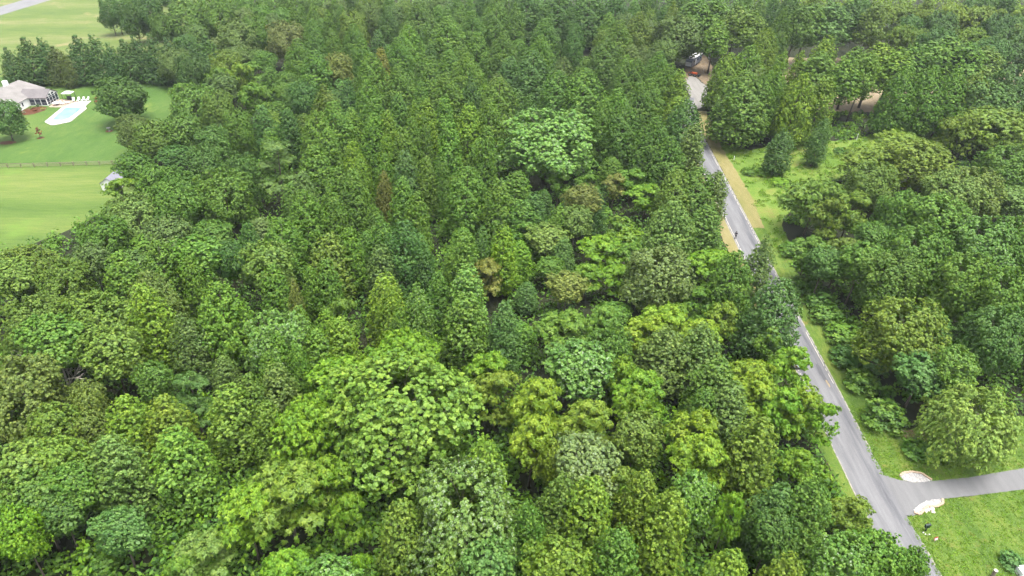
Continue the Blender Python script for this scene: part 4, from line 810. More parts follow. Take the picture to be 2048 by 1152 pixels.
REST = '''68.6 148.7 4.7 1.6 yb
-38.1 45.1 4.5 2.8 yb
41.3 55.2 3.3 2.7 yo
31.8 150.7 6.4 4.0 yb
28.1 100.7 5.3 4.0 yo
36.8 222.3 7.0 11.8 br
-7.3 189.6 7.5 12.7 br
93.2 307.1 7.5 17.2 mg
-79.1 301.8 6.7 15.3 mg
90.4 282.9 7.5 15.4 mg
63.9 304.4 7.5 14.5 dg
-50.3 197.8 5.3 11.7 bg
107.8 277.0 7.5 20.4 mg
38.4 305.5 6.8 14.6 dg
81.7 282.4 6.8 13.4 mg
-31.2 215.1 4.4 8.2 mg
-28.0 303.4 6.8 14.2 bg
157.0 301.4 6.8 12.3 ol
129.8 300.7 6.8 10.8 yo
143.5 291.0 6.8 11.9 yo
23.1 209.6 6.8 8.6 mg
-64.0 305.6 6.8 10.5 ol
-104.9 313.5 6.8 12.2 mg
10.7 259.3 6.8 13.3 mg
-77.0 218.7 6.3 7.2 yg
-29.7 197.6 5.5 10.0 mg
102.1 291.0 6.8 14.3 mg
-24.7 187.5 5.4 10.3 mg
28.5 319.0 6.8 13.7 dg
52.3 274.4 6.8 12.5 ol
-132.0 304.6 5.4 10.9 ol
-38.2 196.5 4.7 8.0 mg
128.2 268.6 6.8 12.8 yo
49.6 226.5 6.1 8.5 gg
-43.8 298.0 6.8 12.5 ol
16.9 222.4 6.8 7.9 mg
206.5 290.3 6.8 13.1 yo
10.4 302.4 6.8 13.7 dg
13.0 135.4 4.8 4.7 br
-63.5 152.8 6.5 6.7 mg
98.2 301.9 6.8 13.8 dg
-73.5 74.1 6.7 8.3 ol
-56.6 284.8 6.8 13.8 ol
-95.2 189.8 5.5 7.3 gg
-74.8 310.0 6.8 12.2 mg
-97.6 265.6 6.8 12.2 gg
172.4 300.7 6.8 11.5 yo
77.7 291.1 6.8 13.1 ol
-72.4 279.3 4.9 11.2 br
-93.1 272.4 6.8 11.2 mg
-28.7 259.6 6.8 10.6 br
-107.4 304.5 6.8 10.1 dg
114.2 283.7 6.8 12.6 dg
-21.5 299.3 6.8 12.3 dg
-13.0 141.5 3.8 7.1 ol
-13.7 194.2 5.4 10.0 mg
211.3 298.8 6.8 11.2 yo
51.0 329.7 6.8 13.0 dg
-29.4 163.5 4.9 8.8 yg
-48.3 310.3 6.8 10.5 gg
-32.7 86.2 3.8 6.0 br
-10.9 283.0 6.8 11.3 dg
113.5 315.7 6.8 11.9 mg
51.8 306.1 6.8 12.0 mg
46.7 319.6 6.8 13.5 dg
-169.2 317.7 6.8 9.6 dg
-142.0 309.6 5.6 11.0 ol
12.3 130.7 4.2 6.8 bl
-74.8 237.1 6.8 9.3 mg
-44.1 241.4 6.8 8.9 br
-14.2 225.7 6.8 7.8 br
-113.6 301.0 6.8 11.1 mg
0.1 304.5 6.8 14.2 mg
-3.9 112.2 6.1 5.7 br
164.2 303.2 6.8 10.3 yo
-157.1 317.1 6.8 9.8 dg
134.7 275.3 6.8 12.2 yo
-97.9 226.0 6.8 7.5 dg
-89.7 310.6 6.8 12.1 mg
-23.2 214.1 4.6 7.4 mg
159.3 310.7 6.8 12.8 yo
214.6 306.9 6.8 10.0 yo
71.1 298.0 6.8 11.2 dg
-116.3 291.6 6.8 12.6 mg
182.2 298.0 6.8 11.1 bg
-43.9 248.6 6.0 8.3 bg
58.3 263.4 6.8 12.8 mg
177.8 308.7 6.8 12.7 yo
-65.9 282.1 6.0 11.3 br
85.6 299.6 6.8 14.7 mg
-111.5 284.3 6.8 11.3 mg
64.6 332.3 6.8 11.2 mg
-60.7 169.1 5.9 7.7 mg
85.4 264.4 6.8 13.3 mg
-60.3 144.7 6.8 8.6 dg
136.7 302.7 6.8 9.9 yo
187.0 309.3 6.8 12.0 yo
176.2 322.0 6.8 10.9 yo
-104.8 287.2 5.3 10.3 mg
78.3 302.0 6.8 14.6 mg
61.4 193.3 5.7 9.4 gg
34.1 287.3 6.8 11.2 dg
-82.8 118.1 6.8 5.1 ol
-34.1 241.8 6.8 10.6 br
-81.5 273.7 6.5 10.2 mg
20.5 302.5 6.8 13.9 dg
33.0 298.9 6.8 11.8 dg
140.0 310.6 6.8 10.4 yo
-13.8 309.9 6.8 14.2 dg
-50.8 111.7 3.8 8.2 bg
-95.7 306.0 6.8 12.5 mg
-83.8 280.3 4.7 10.6 br
-72.0 226.1 6.7 8.1 mg
-37.4 290.5 6.8 12.8 gg
-32.6 137.3 3.8 7.4 br
7.0 90.8 5.8 4.7 br
-57.1 190.8 5.2 7.5 bg
112.0 298.8 6.8 11.7 mg
-96.1 322.4 6.8 10.5 mg
105.9 317.1 6.8 14.9 mg
-72.8 300.8 6.1 12.3 br
-142.0 316.7 5.0 8.6 ol
145.6 306.3 6.8 10.6 bg
20.7 254.4 6.8 9.2 mg
72.1 280.9 6.8 13.3 ol
-19.7 142.6 4.0 8.6 br
27.4 291.3 6.8 14.5 dg
-19.9 314.8 6.8 13.5 dg
-85.5 86.7 6.6 5.8 ol
-74.4 168.6 6.8 6.3 mg
-176.1 327.2 6.7 10.9 dg
-64.5 250.4 5.0 10.1 br
-17.5 94.4 3.9 5.9 dg
108.4 308.9 6.8 12.3 dg
26.2 330.3 6.8 14.3 dg
-56.5 219.7 6.8 7.6 mg
-108.4 248.3 6.8 7.9 mg
-82.0 311.3 6.8 12.5 gg
-89.1 150.8 5.3 4.7 mg
-118.2 306.7 6.8 11.0 mg
151.8 311.5 6.8 11.7 yo
-4.5 313.8 6.8 14.2 dg
14.6 296.2 6.8 12.4 dg
72.0 318.9 6.8 11.3 ol
-102.3 258.4 6.8 11.7 gg
48.4 214.1 6.8 9.2 br
121.6 308.5 6.8 12.2 yo
38.4 322.0 6.8 12.3 dg
-111.6 310.3 6.8 10.4 mg
145.7 299.3 6.8 11.5 bg
199.4 327.4 6.8 11.5 ol
-50.1 288.8 6.8 10.3 bg
166.4 310.0 6.8 12.5 ol
202.9 307.8 6.8 13.2 yo
14.2 310.3 6.8 12.9 dg
-40.7 28.3 3.8 5.3 yb
169.0 317.6 6.8 13.4 ol
131.1 338.7 6.8 11.5 yo
-136.8 321.3 6.8 9.5 dg
133.3 312.4 6.8 11.7 yo
-103.0 324.6 6.8 12.3 mg
252.5 294.3 6.8 11.0 yo
-173.1 345.3 6.8 10.0 dg
246.8 339.6 6.8 12.6 yo
214.4 346.6 6.8 12.8 yo
89.1 344.5 6.8 11.2 dg
-87.8 61.6 6.8 8.3 ol
-84.2 324.7 6.8 13.5 gg
207.6 278.7 6.8 10.9 bg
269.5 325.1 6.8 12.2 yo
16.9 352.4 6.8 13.4 dg
-85.9 69.2 6.8 7.4 ol
-85.5 41.7 6.8 6.4 tg
-107.4 351.7 6.8 9.6 mg
91.9 330.8 6.8 13.6 dg
-57.0 326.7 6.8 12.8 ol
181.1 315.3 6.8 12.4 yo
171.4 172.8 6.8 9.8 ol
-160.0 354.3 6.8 11.0 dg
-166.9 337.8 6.8 9.7 dg
114.4 128.4 6.8 6.1 br
107.8 67.6 6.8 6.6 br
76.8 348.4 6.8 11.7 dg
92.7 357.6 6.8 14.3 dg
-189.3 352.6 6.8 11.4 dg
256.3 301.8 6.8 12.6 bg
-119.9 346.4 6.8 10.2 dg
151.7 358.4 6.8 10.4 ol
-118.1 97.8 6.7 5.4 ol
-60.6 294.2 6.8 10.5 mg
-166.1 360.7 5.1 11.3 ol
-78.5 356.3 6.8 10.5 mg
206.6 323.1 6.8 12.4 yo
-118.5 89.7 6.8 6.0 ol
108.5 60.3 6.8 8.3 br
231.1 288.4 6.8 11.1 bg
99.9 341.2 6.8 14.4 yo
6.2 213.1 6.8 8.0 br
15.0 29.5 4.2 6.9 br
125.0 134.9 6.8 7.4 tg
93.0 338.9 6.8 12.8 mg
-64.3 323.0 6.8 10.5 mg
102.8 359.5 6.8 14.2 mg
147.6 149.3 6.8 8.5 yo
288.9 283.4 6.8 11.8 bg
118.1 120.7 6.8 6.5 br
109.4 352.3 6.8 13.5 mg
41.4 169.6 6.7 8.2 mg
4.2 362.9 6.8 13.7 dg
-153.0 356.6 6.8 8.6 dg
-90.9 341.0 6.8 13.2 mg
151.1 347.4 6.8 12.8 yo
-47.6 351.2 6.8 14.1 gg
99.1 117.2 6.8 6.7 tg
285.7 299.3 6.8 11.0 bg
-73.5 255.0 5.3 9.8 br
128.7 86.6 6.8 7.3 br
78.3 334.3 6.8 13.4 ol
261.0 338.5 6.8 10.6 bg
290.2 294.1 6.8 11.1 ol
46.9 342.4 6.8 13.8 dg
66.6 361.5 6.8 12.4 dg
-143.2 331.5 4.8 9.3 ol
-55.0 350.7 6.0 13.3 bg
142.8 117.0 6.8 8.7 gp
120.2 147.1 6.8 6.9 yo
253.6 341.5 6.8 10.3 yo
-68.7 48.6 3.8 6.7 dg
254.8 321.7 6.8 12.8 ol
-144.9 139.1 4.8 5.0 yg
228.5 278.8 6.8 10.8 bg
227.9 266.9 6.8 12.4 bg
-77.7 317.6 6.8 10.4 ol
-19.9 341.4 6.8 11.4 mg
14.0 319.2 6.8 14.5 dg
-64.9 315.4 6.8 13.3 ol
-19.4 322.8 6.8 13.8 mg
132.6 136.7 6.8 6.3 yo
-125.4 305.7 6.8 12.4 dg
247.0 322.3 6.8 10.0 bg
-103.0 48.6 6.8 8.5 tg
111.6 362.5 6.8 13.1 mg
212.9 335.5 6.8 10.9 yo
113.0 109.7 6.8 7.1 ph
-99.5 349.3 6.8 12.4 dg
158.5 166.6 6.8 6.5 bg
197.3 265.0 6.8 11.1 yo
176.1 291.3 6.8 10.3 yo
222.3 294.7 6.8 11.9 yo
42.2 313.1 6.8 11.7 dg
-94.5 32.9 3.8 6.5 yb
-86.9 361.7 6.8 12.0 mg
-37.1 249.3 6.8 11.4 mg
255.9 355.3 6.8 9.9 yo
81.2 326.3 6.8 11.3 dg
-7.9 328.5 6.8 11.6 dg
254.1 332.5 6.8 10.4 yo
44.1 361.7 6.8 12.5 dg
-30.1 325.7 6.7 13.7 bg
148.5 336.4 6.8 13.0 yo
-126.7 354.2 6.8 8.6 dg
-92.8 79.0 6.0 5.9 ol
-110.9 89.9 6.8 7.0 ol
41.8 295.3 6.8 13.3 dg
139.4 164.9 6.8 9.2 yo
221.6 273.9 6.8 12.5 yo
32.8 30.6 4.5 7.1 ph
164.5 347.3 6.8 13.0 yo
179.3 330.9 6.8 11.5 yo
-110.7 337.6 6.8 10.5 mg
-71.5 342.2 6.8 12.1 gg
81.2 319.2 6.8 11.5 dg
-88.4 318.2 5.1 11.1 mg
140.7 336.5 6.8 12.2 yo
193.4 357.3 6.8 11.5 ol
-61.6 358.7 6.8 11.9 gg
114.2 97.2 6.8 8.6 ph
-78.7 64.7 4.5 8.3 yo
147.7 156.6 6.8 9.3 yo
267.9 276.8 6.8 13.0 bg
243.7 356.9 6.8 12.6 ol
-65.0 54.0 4.1 5.2 yo
-50.0 28.8 4.5 6.0 dg
-100.6 83.8 6.8 6.6 ol
151.6 326.6 6.8 10.3 yo
-35.9 360.3 6.8 12.6 gg
-61.9 344.3 6.8 12.9 mg
240.9 314.1 6.8 10.2 yo
-93.0 40.6 4.8 5.2 ol
251.5 361.0 6.8 11.3 yo
142.3 327.7 6.8 10.0 yo
-174.2 335.1 6.8 8.7 dg
-65.3 39.0 3.8 6.9 yb
-0.6 347.0 6.8 13.4 dg
-34.2 33.2 5.9 5.9 yb
-14.5 335.5 6.8 14.6 dg
237.7 276.9 6.8 13.2 ol
261.9 268.2 6.8 11.2 bg
266.7 286.4 6.8 12.7 bg
275.6 318.5 6.8 12.2 ol
273.2 267.6 6.8 10.8 ol
155.0 287.2 6.8 10.8 bg
-84.0 338.7 6.8 13.7 gg
-47.2 341.1 6.8 13.3 mg
-146.5 325.6 6.8 9.4 dg
-88.4 33.6 6.0 6.1 mg
223.4 333.9 6.8 12.7 yo
102.4 56.9 6.8 6.2 mg
-115.8 72.6 5.3 6.8 ol
-123.7 339.2 6.8 9.6 dg
-27.1 345.5 6.8 13.2 mg
102.6 103.1 6.8 6.5 br
106.4 89.9 6.6 7.1 br
-24.1 38.2 4.2 5.0 yb
110.8 341.6 6.8 11.7 dg
-101.8 93.4 5.9 5.0 ol
33.8 341.8 6.8 14.2 dg
196.6 340.8 6.8 11.8 ol
206.1 271.7 6.8 10.1 bg
239.2 343.7 6.8 11.7 bg
166.1 357.1 6.8 11.4 yo
258.2 315.5 6.8 10.3 yo
277.4 300.7 6.8 12.6 yo
268.8 340.9 6.8 10.0 ol
146.0 363.4 6.8 11.0 ol
239.9 321.4 6.8 12.3 bg
-125.8 109.7 6.8 5.2 ol
-157.6 332.8 6.8 10.5 dg
285.2 312.4 6.8 12.2 yo
183.5 175.0 6.8 10.2 bg
-36.7 340.4 6.8 11.7 gg
140.8 143.1 6.8 8.3 yo
-109.4 58.7 6.8 7.5 ol
-116.9 318.8 6.8 9.7 dg
88.4 313.3 6.8 14.5 mg
-55.7 312.4 6.8 10.4 ol
125.8 320.3 6.8 14.2 yo
25.0 357.6 6.8 13.3 dg
40.2 331.6 6.8 14.8 dg
289.8 269.9 6.8 10.6 bg
117.0 75.3 6.8 8.9 ph
77.1 28.3 3.8 5.4 br
285.7 275.5 6.8 12.9 bg
-168.7 353.3 6.8 11.0 dg
162.6 330.5 6.8 10.4 ol
228.1 360.6 6.8 12.2 bg
141.7 357.8 6.8 10.0 ol
22.5 342.8 6.8 11.9 dg
-3.0 243.3 6.8 8.1 mg
107.8 326.3 6.8 11.3 yo
2.7 30.7 3.9 8.0 bg
191.4 346.6 6.8 12.3 yo
106.5 120.5 6.8 8.4 tg
213.4 269.6 6.8 11.5 bg
-119.4 328.3 5.2 9.8 ol
227.6 349.3 6.8 10.1 yo
100.1 64.9 6.8 8.4 br
28.7 34.3 4.8 6.8 br
-43.0 358.5 6.8 11.8 mg
126.0 333.6 6.8 10.6 yo
64.8 346.9 6.8 14.9 mg
140.2 346.1 6.8 11.6 ol
128.8 125.0 6.8 6.0 br
216.2 314.2 6.8 9.8 yo
172.2 163.3 6.8 8.6 ol
241.9 282.9 6.8 11.7 bg
262.2 296.8 6.8 13.2 yo
-10.0 354.4 6.8 11.8 dg
-118.2 354.0 6.8 10.6 dg
-163.8 347.8 6.8 8.8 dg
145.1 134.3 6.8 5.9 yo
-55.7 249.5 6.0 9.7 bg
114.4 333.6 6.8 11.6 mg
-54.9 334.8 6.8 11.9 gg
200.8 358.6 6.8 12.5 yo
157.3 341.7 6.8 12.1 ol
126.3 141.9 6.8 6.3 tg
236.6 306.2 6.8 10.7 ol
71.4 341.3 6.8 13.1 mg
-93.1 356.2 6.8 13.6 mg
-160.2 143.6 6.8 6.6 ol
125.4 362.8 6.8 11.6 yo
202.0 314.7 6.8 13.1 ol
33.7 208.3 6.8 9.4 mg
-68.3 352.3 6.8 11.5 mg
82.6 362.4 6.8 12.7 mg
101.4 79.3 6.8 9.1 br
-14.7 363.3 6.8 11.0 dg
121.3 354.0 6.8 13.6 yo
-129.8 333.0 6.2 11.2 dg
29.8 310.4 6.8 12.7 dg
-77.8 32.5 4.7 5.8 mg
-1.4 29.2 3.8 7.1 br
270.8 307.3 6.8 12.2 yo
2.6 317.9 6.8 14.8 dg
-80.2 76.6 6.8 6.6 ol
247.3 350.1 6.8 11.1 bg
-131.9 362.0 6.5 10.6 dg
-132.6 311.5 6.8 9.4 dg
252.0 267.8 6.8 9.8 yo
129.0 153.4 6.8 6.6 yo
155.9 352.5 6.8 12.8 yo
-84.1 56.3 4.2 7.2 yo
-55.1 343.1 6.8 10.9 mg
226.7 312.7 6.8 12.9 ol
-109.0 81.6 6.8 5.2 ol
37.1 351.1 6.8 13.5 dg
-55.2 37.5 3.8 6.0 yb
-84.8 50.1 6.8 5.5 tg
-150.6 363.3 6.8 10.3 dg
94.0 83.3 6.8 7.1 br
20.7 315.4 6.8 14.8 dg
-44.5 319.3 6.8 13.2 gg
131.5 97.0 6.8 6.1 ph
-24.0 139.2 4.6 9.8 bl
-47.6 326.3 6.8 10.5 gg
191.5 317.8 6.8 13.3 yo
-94.2 47.0 5.6 5.4 mg
-164.0 324.3 6.8 10.4 dg
257.8 285.5 6.8 10.3 bg
214.9 325.5 6.8 11.6 ol
-107.6 102.1 6.8 4.8 br
-71.0 363.7 6.8 12.9 mg
185.6 286.8 6.8 11.3 yo
-26.0 331.6 6.8 14.4 gg
220.8 319.4 6.8 12.9 ol
-25.9 357.9 6.8 13.4 mg
-99.8 334.9 6.8 10.8 mg
230.3 331.5 6.8 11.1 yo
24.2 31.4 4.4 7.6 yo
274.7 282.2 6.8 10.7 bg
10.6 345.4 6.8 13.7 dg
-125.8 84.9 6.1 6.4 ol
180.9 346.2 6.8 12.1 ol
-88.5 226.3 6.8 6.4 br
-145.8 352.4 6.8 10.9 dg
-60.7 34.7 3.8 5.2 dg
-8.8 319.7 6.8 13.5 dg
175.8 356.9 6.8 11.8 yo
-16.8 138.7 4.3 7.7 mg
48.2 201.4 6.8 10.0 br
-38.1 331.0 6.8 13.6 mg
203.0 345.9 6.8 11.7 ol
228.9 303.2 6.8 12.6 ol
-33.5 351.6 6.8 12.9 gg
-133.6 347.5 6.8 8.7 dg
121.8 341.7 6.8 12.3 dg
184.8 356.7 6.8 12.4 yo
152.8 130.0 6.8 5.8 br
230.1 319.4 6.8 10.4 bg
181.3 280.5 6.8 12.2 yo
-101.1 65.4 5.9 5.7 ol
5.6 311.0 6.8 13.4 dg
-42.3 37.4 4.4 5.8 bg
96.1 313.8 6.8 14.9 dg
130.7 355.5 6.8 11.7 ol
235.6 354.8 6.8 10.8 bg
120.1 109.0 6.8 7.1 gp
245.0 307.0 6.8 12.3 yo
-139.5 359.2 6.8 9.7 dg
-180.1 359.1 6.5 9.1 dg
216.7 354.6 6.8 11.0 yo
-23.0 172.7 4.6 7.2 mg
-3.8 336.7 6.8 14.8 dg
-119.0 362.3 6.8 8.7 dg
126.3 348.7 6.8 12.5 yo
37.1 363.3 6.8 12.7 dg
98.2 327.4 6.8 13.5 dg
-78.9 87.7 5.3 5.3 ol
-8.9 167.8 3.8 7.9 br
261.8 330.2 6.8 10.5 yo
250.4 278.1 6.8 12.4 ol
60.1 28.7 4.5 4.6 br
50.8 363.6 6.8 13.1 dg
-133.4 353.7 4.9 9.2 ol
-126.6 117.9 6.8 5.0 ol
158.8 363.5 6.8 10.8 yo
51.7 336.9 6.8 13.9 dg
-117.5 107.1 6.3 5.1 ol
-79.2 146.4 4.7 5.4 mg
160.4 153.5 6.8 9.7 bg
-70.1 37.5 5.9 7.3 mg
-128.9 100.6 6.1 6.4 br
214.7 280.2 6.8 11.8 bg
14.5 207.8 6.5 11.1 gg
-9.2 30.9 3.8 6.5 ol
36.3 37.2 4.0 6.8 ph
-81.4 348.9 6.5 13.0 mg
157.9 175.1 6.8 9.1 ol
231.0 338.7 6.8 12.3 bg
120.0 325.3 6.8 13.5 yo
134.0 118.3 6.8 8.1 br
27.7 186.5 6.7 9.8 mg
-49.9 166.5 6.8 8.6 dg
-67.8 32.2 4.3 4.8 dg
-92.2 90.3 6.8 5.7 ol
-11.0 35.4 4.1 6.1 ph
265.0 313.3 6.8 12.5 ol
169.6 332.7 6.8 11.2 ol
60.3 340.5 6.8 14.1 mg
-95.6 363.7 6.8 11.9 mg
-5.5 196.7 5.7 8.7 bg
-86.4 331.5 6.8 13.8 gg
170.4 285.4 6.8 10.6 ol
-125.5 324.8 4.7 10.7 ol
121.0 89.8 6.8 8.9 br
-22.7 203.8 5.9 7.8 mg
-76.2 44.6 3.9 5.1 dg
-147.1 337.4 6.8 9.1 dg
163.9 339.0 6.8 11.7 yo
165.1 177.0 6.8 10.7 bg
81.8 353.8 6.8 12.9 dg
-152.2 143.5 6.8 7.4 ol
-74.9 56.8 6.8 6.5 tg
242.9 299.3 6.8 11.8 ol
-109.9 361.6 5.0 10.4 ol
9.8 251.7 6.8 8.6 bg
5.4 337.0 6.8 14.2 dg
214.3 362.2 6.8 12.0 ol
56.8 357.1 6.8 14.9 dg
171.4 350.6 6.8 12.0 ol
-4.9 34.0 5.4 8.2 yo
-29.7 38.2 4.3 5.0 ph
-140.8 346.9 6.8 9.0 dg
-13.3 172.8 4.5 7.4 br
128.7 103.6 6.8 6.6 br
-28.1 34.3 3.8 4.4 br
175.4 340.7 6.8 12.1 yo
-45.7 40.9 4.1 6.0 dg
-72.1 29.5 5.4 5.8 ol
134.8 158.9 6.8 6.8 yo
-82.8 29.5 5.2 5.5 mg
-99.6 101.1 6.8 4.7 br
262.2 346.3 6.8 11.6 yo
-102.8 73.8 6.3 6.6 ol
245.4 271.5 6.8 11.1 ol
-182.4 347.5 6.8 11.5 dg
131.3 326.6 6.8 10.0 bg
41.3 140.6 4.9 6.3 gg
-46.4 32.9 4.8 5.0 gp
-16.0 34.0 4.1 6.8 ph
221.2 284.3 6.8 11.7 yo
8.2 29.8 4.4 8.0 yg
-18.0 172.9 4.6 7.0 mg
156.6 140.6 6.8 7.9 br
-38.7 323.4 6.8 12.0 bg
-77.4 334.3 6.8 13.2 mg
-27.1 313.6 6.8 11.8 dg
73.5 326.3 6.8 14.9 mg
-1.0 234.3 6.2 7.5 bg
-151.0 348.3 5.4 11.4 ol
247.2 331.2 6.8 13.1 ol
40.2 35.6 3.8 5.7 br
101.5 348.3 6.8 11.6 dg
94.8 91.4 6.8 6.2 ph
-35.9 307.8 6.8 11.3 mg
148.2 171.4 6.8 6.8 bg
-9.1 347.0 6.8 12.0 dg
131.5 289.3 6.8 10.8 yo
-125.4 77.3 6.8 6.4 ol
-58.2 228.6 6.8 8.8 br
192.6 331.2 6.8 11.6 yo
139.4 320.3 6.8 10.8 bg
54.8 345.3 6.8 11.4 dg
258.0 275.1 6.8 10.9 bg
17.5 327.3 6.8 11.3 dg
-109.2 330.3 6.8 11.9 mg
18.3 34.8 4.3 7.2 yo
90.5 115.6 6.8 7.0 gp
149.0 319.0 6.8 10.8 yo
89.0 95.6 6.8 6.8 br
114.9 65.5 6.8 8.1 br
-3.5 128.9 5.3 7.3 dg
-115.0 64.4 6.8 6.5 ol
-37.7 83.7 3.8 8.8 mg
14.9 361.6 6.8 13.8 dg
-10.8 39.6 3.8 6.6 yb
-93.9 56.2 6.8 7.2 tg
-35.3 208.5 4.5 9.4 mg
229.7 295.5 6.8 10.4 yo
-50.6 92.8 4.1 6.2 br
-96.1 70.8 6.8 5.7 br
-48.1 191.5 6.8 8.8 br
115.9 85.1 6.7 9.2 br
-91.5 219.8 6.8 8.9 dg
280.9 269.2 6.8 11.3 bg
140.7 125.2 6.8 7.1 yo
-58.9 156.7 4.3 6.7 mg
8.7 34.9 3.8 8.4 br
-66.9 58.4 3.8 7.8 tg
-159.0 343.7 4.7 9.1 ol
239.0 363.4 6.8 13.3 yo
-108.9 70.7 6.0 7.1 ol
-3.5 358.5 6.8 12.0 mg
204.9 336.6 6.8 12.0 ol
-49.9 40.5 4.1 6.3 dg
215.0 290.0 6.8 11.0 ol
160.7 318.4 6.8 10.5 yo
241.5 290.7 6.8 11.9 yo
92.6 321.3 6.8 14.6 mg
-133.7 339.6 6.8 8.7 dg
-16.2 348.9 6.8 12.1 dg
-41.4 347.4 6.8 14.1 dg
105.5 335.8 6.8 12.6 yo
-34.2 317.1 6.2 12.3 bg
9.2 324.2 6.8 11.6 dg
279.0 308.8 6.8 11.6 ol
282.9 289.9 6.8 12.7 yo
177.9 170.2 6.8 7.0 bg
8.8 231.7 6.8 10.0 mg
276.9 328.2 6.8 10.7 yo
-127.9 319.0 5.1 9.3 ol
-54.8 319.5 6.8 13.4 ol
122.5 96.8 6.8 7.4 br
-128.5 91.4 4.5 4.8 gg
-139.4 137.2 6.2 5.8 yg
-23.7 31.0 3.8 6.0 br
-172.2 363.7 6.8 10.8 dg
14.0 164.5 5.7 7.9 dg
138.9 152.6 6.8 7.6 bg
82.9 340.2 6.8 13.3 mg
185.6 340.6 6.8 12.8 yo
1.3 328.2 6.8 14.8 dg
162.3 146.2 6.8 8.8 bg
240.9 335.3 6.8 10.3 ol
3.3 354.3 6.8 14.6 dg
-140.3 336.8 6.2 11.5 ol
20.9 199.4 6.1 10.2 mg
272.1 294.0 6.8 11.9 bg
31.5 227.5 6.8 8.9 br
187.0 326.7 6.8 10.9 ol
121.9 80.8 6.8 6.1 br
79.3 310.9 6.8 12.2 mg
-61.3 29.9 3.8 6.2 yb
-63.8 331.4 5.6 12.4 mg
-102.3 342.0 6.8 12.1 mg
50.5 351.2 6.8 14.3 dg
-151.9 329.3 5.5 11.4 ol
52.4 29.6 4.7 5.4 ph
-118.4 282.8 6.8 12.5 dg
-42.1 187.5 5.5 8.3 bg
2.2 129.6 5.8 5.1 dg
-6.6 306.1 6.8 14.7 dg
149.4 141.8 6.8 7.9 bg
-51.9 360.6 6.8 10.5 mg
23.3 105.0 4.2 5.4 br
-189.2 360.5 6.8 9.8 dg
-97.6 313.5 6.8 13.7 mg
-74.5 349.2 6.8 12.6 mg
-18.0 355.7 6.8 12.8 gg
138.2 110.3 6.8 8.5 gp
-68.1 238.9 5.3 7.7 mg
-30.5 296.9 6.8 11.8 dg
100.0 138.2 6.8 7.8 gp
220.6 264.8 6.8 11.8 ol
-93.9 64.2 5.5 6.2 ol
75.2 357.3 6.8 14.6 dg
115.6 347.1 6.8 14.2 yo
102.2 50.0 6.8 5.6 mg
-98.6 37.0 3.8 7.3 yb
-84.0 190.9 5.0 7.0 gg
5.4 175.7 6.8 7.9 br
250.9 285.1 6.8 11.1 ol
-197.9 362.4 5.8 9.1 ol
29.2 351.4 6.8 13.3 dg
-100.9 58.1 6.8 7.2 tg
-102.5 362.1 6.8 11.6 dg
19.5 28.9 3.8 7.7 yo
220.6 343.4 6.8 11.9 ol
-54.9 29.2 3.8 5.1 bg
109.1 79.2 6.6 7.7 bg
-77.1 50.8 4.4 6.3 ol
165.7 158.0 6.8 8.7 bg
-17.4 153.9 3.8 7.2 mg
57.5 326.3 6.8 13.2 mg
19.5 291.3 6.8 12.8 dg
-112.0 346.4 6.8 11.4 mg
271.2 333.6 6.8 12.2 yo
-35.3 110.9 5.0 6.8 br
126.5 112.3 6.8 7.7 br
-182.2 340.6 6.2 9.4 dg
-92.7 28.8 4.1 5.2 dg
262.5 321.6 6.8 12.8 bg
-66.1 45.6 3.8 6.0 dg
-153.6 340.9 6.8 9.3 dg
-14.4 217.3 6.8 9.0 mg
34.0 158.5 5.6 10.7 mg
305.6 338.0 4.5 11.9 br
212.3 236.4 4.5 15.4 ol
227.2 241.4 6.7 14.5 ol
274.5 338.4 5.1 11.3 dg
197.5 223.0 6.3 11.6 ol
181.0 205.7 6.9 14.1 ol
210.5 232.4 6.0 13.3 mg
218.9 247.6 6.1 13.2 br
304.6 351.1 5.9 15.0 mg
176.5 184.6 6.6 11.9 br
259.8 306.5 5.5 11.6 dg
295.3 332.6 6.6 11.7 ol
289.6 311.4 6.2 11.8 ol
186.4 204.8 5.0 12.5 br
226.5 282.5 6.6 11.3 br
114.9 115.6 4.7 13.5 ol
298.0 352.3 5.2 15.8 br
202.6 243.2 6.3 15.1 mg
-134.8 123.5 6.5 11.1 ol
285.2 358.4 5.0 14.8 mg
210.9 223.4 5.1 13.5 ol
299.9 321.3 5.1 15.5 mg
279.3 352.4 4.8 15.8 br
270.7 353.7 6.3 15.3 br
283.2 337.8 4.8 15.3 mg
281.7 327.0 6.3 15.7 ol
231.1 263.2 4.5 15.4 br
155.2 160.7 7.0 11.6 mg
307.0 362.1 5.7 14.6 dg
254.6 289.9 6.1 13.2 dg
247.9 297.3 5.0 15.4 ol
172.6 209.2 6.4 11.7 dg
284.6 362.3 5.6 14.1 dg
-104.8 86.7 5.8 11.8 br
265.5 354.6 5.6 14.5 ol
145.3 179.3 6.4 14.0 ol
186.9 228.6 5.8 12.8 mg
195.7 218.0 5.2 13.8 dg
285.2 304.5 4.6 12.0 dg
307.1 347.3 5.9 11.8 dg
275.4 359.1 6.7 13.3 mg
261.8 290.7 6.3 11.1 dg
287.8 333.7 5.8 15.3 mg
300.2 339.7 5.0 13.9 dg
267.3 291.3 5.8 15.9 mg
241.2 260.3 5.2 13.3 dg
211.8 263.6 6.6 12.8 br
266.3 347.5 4.8 12.2 mg
293.0 339.1 6.6 13.6 ol
143.1 152.9 5.4 12.2 mg
174.0 188.8 7.0 15.7 ol
238.0 246.9 6.9 11.5 mg
-58.3 42.7 5.2 15.5 dg
162.6 163.7 5.0 13.3 ol
285.8 350.8 5.3 15.0 br
247.2 314.1 4.8 13.9 mg
202.0 265.2 4.8 11.5 ol
152.5 146.3 5.4 11.0 br
108.9 105.7 6.5 15.4 br
153.9 168.6 6.6 14.3 ol
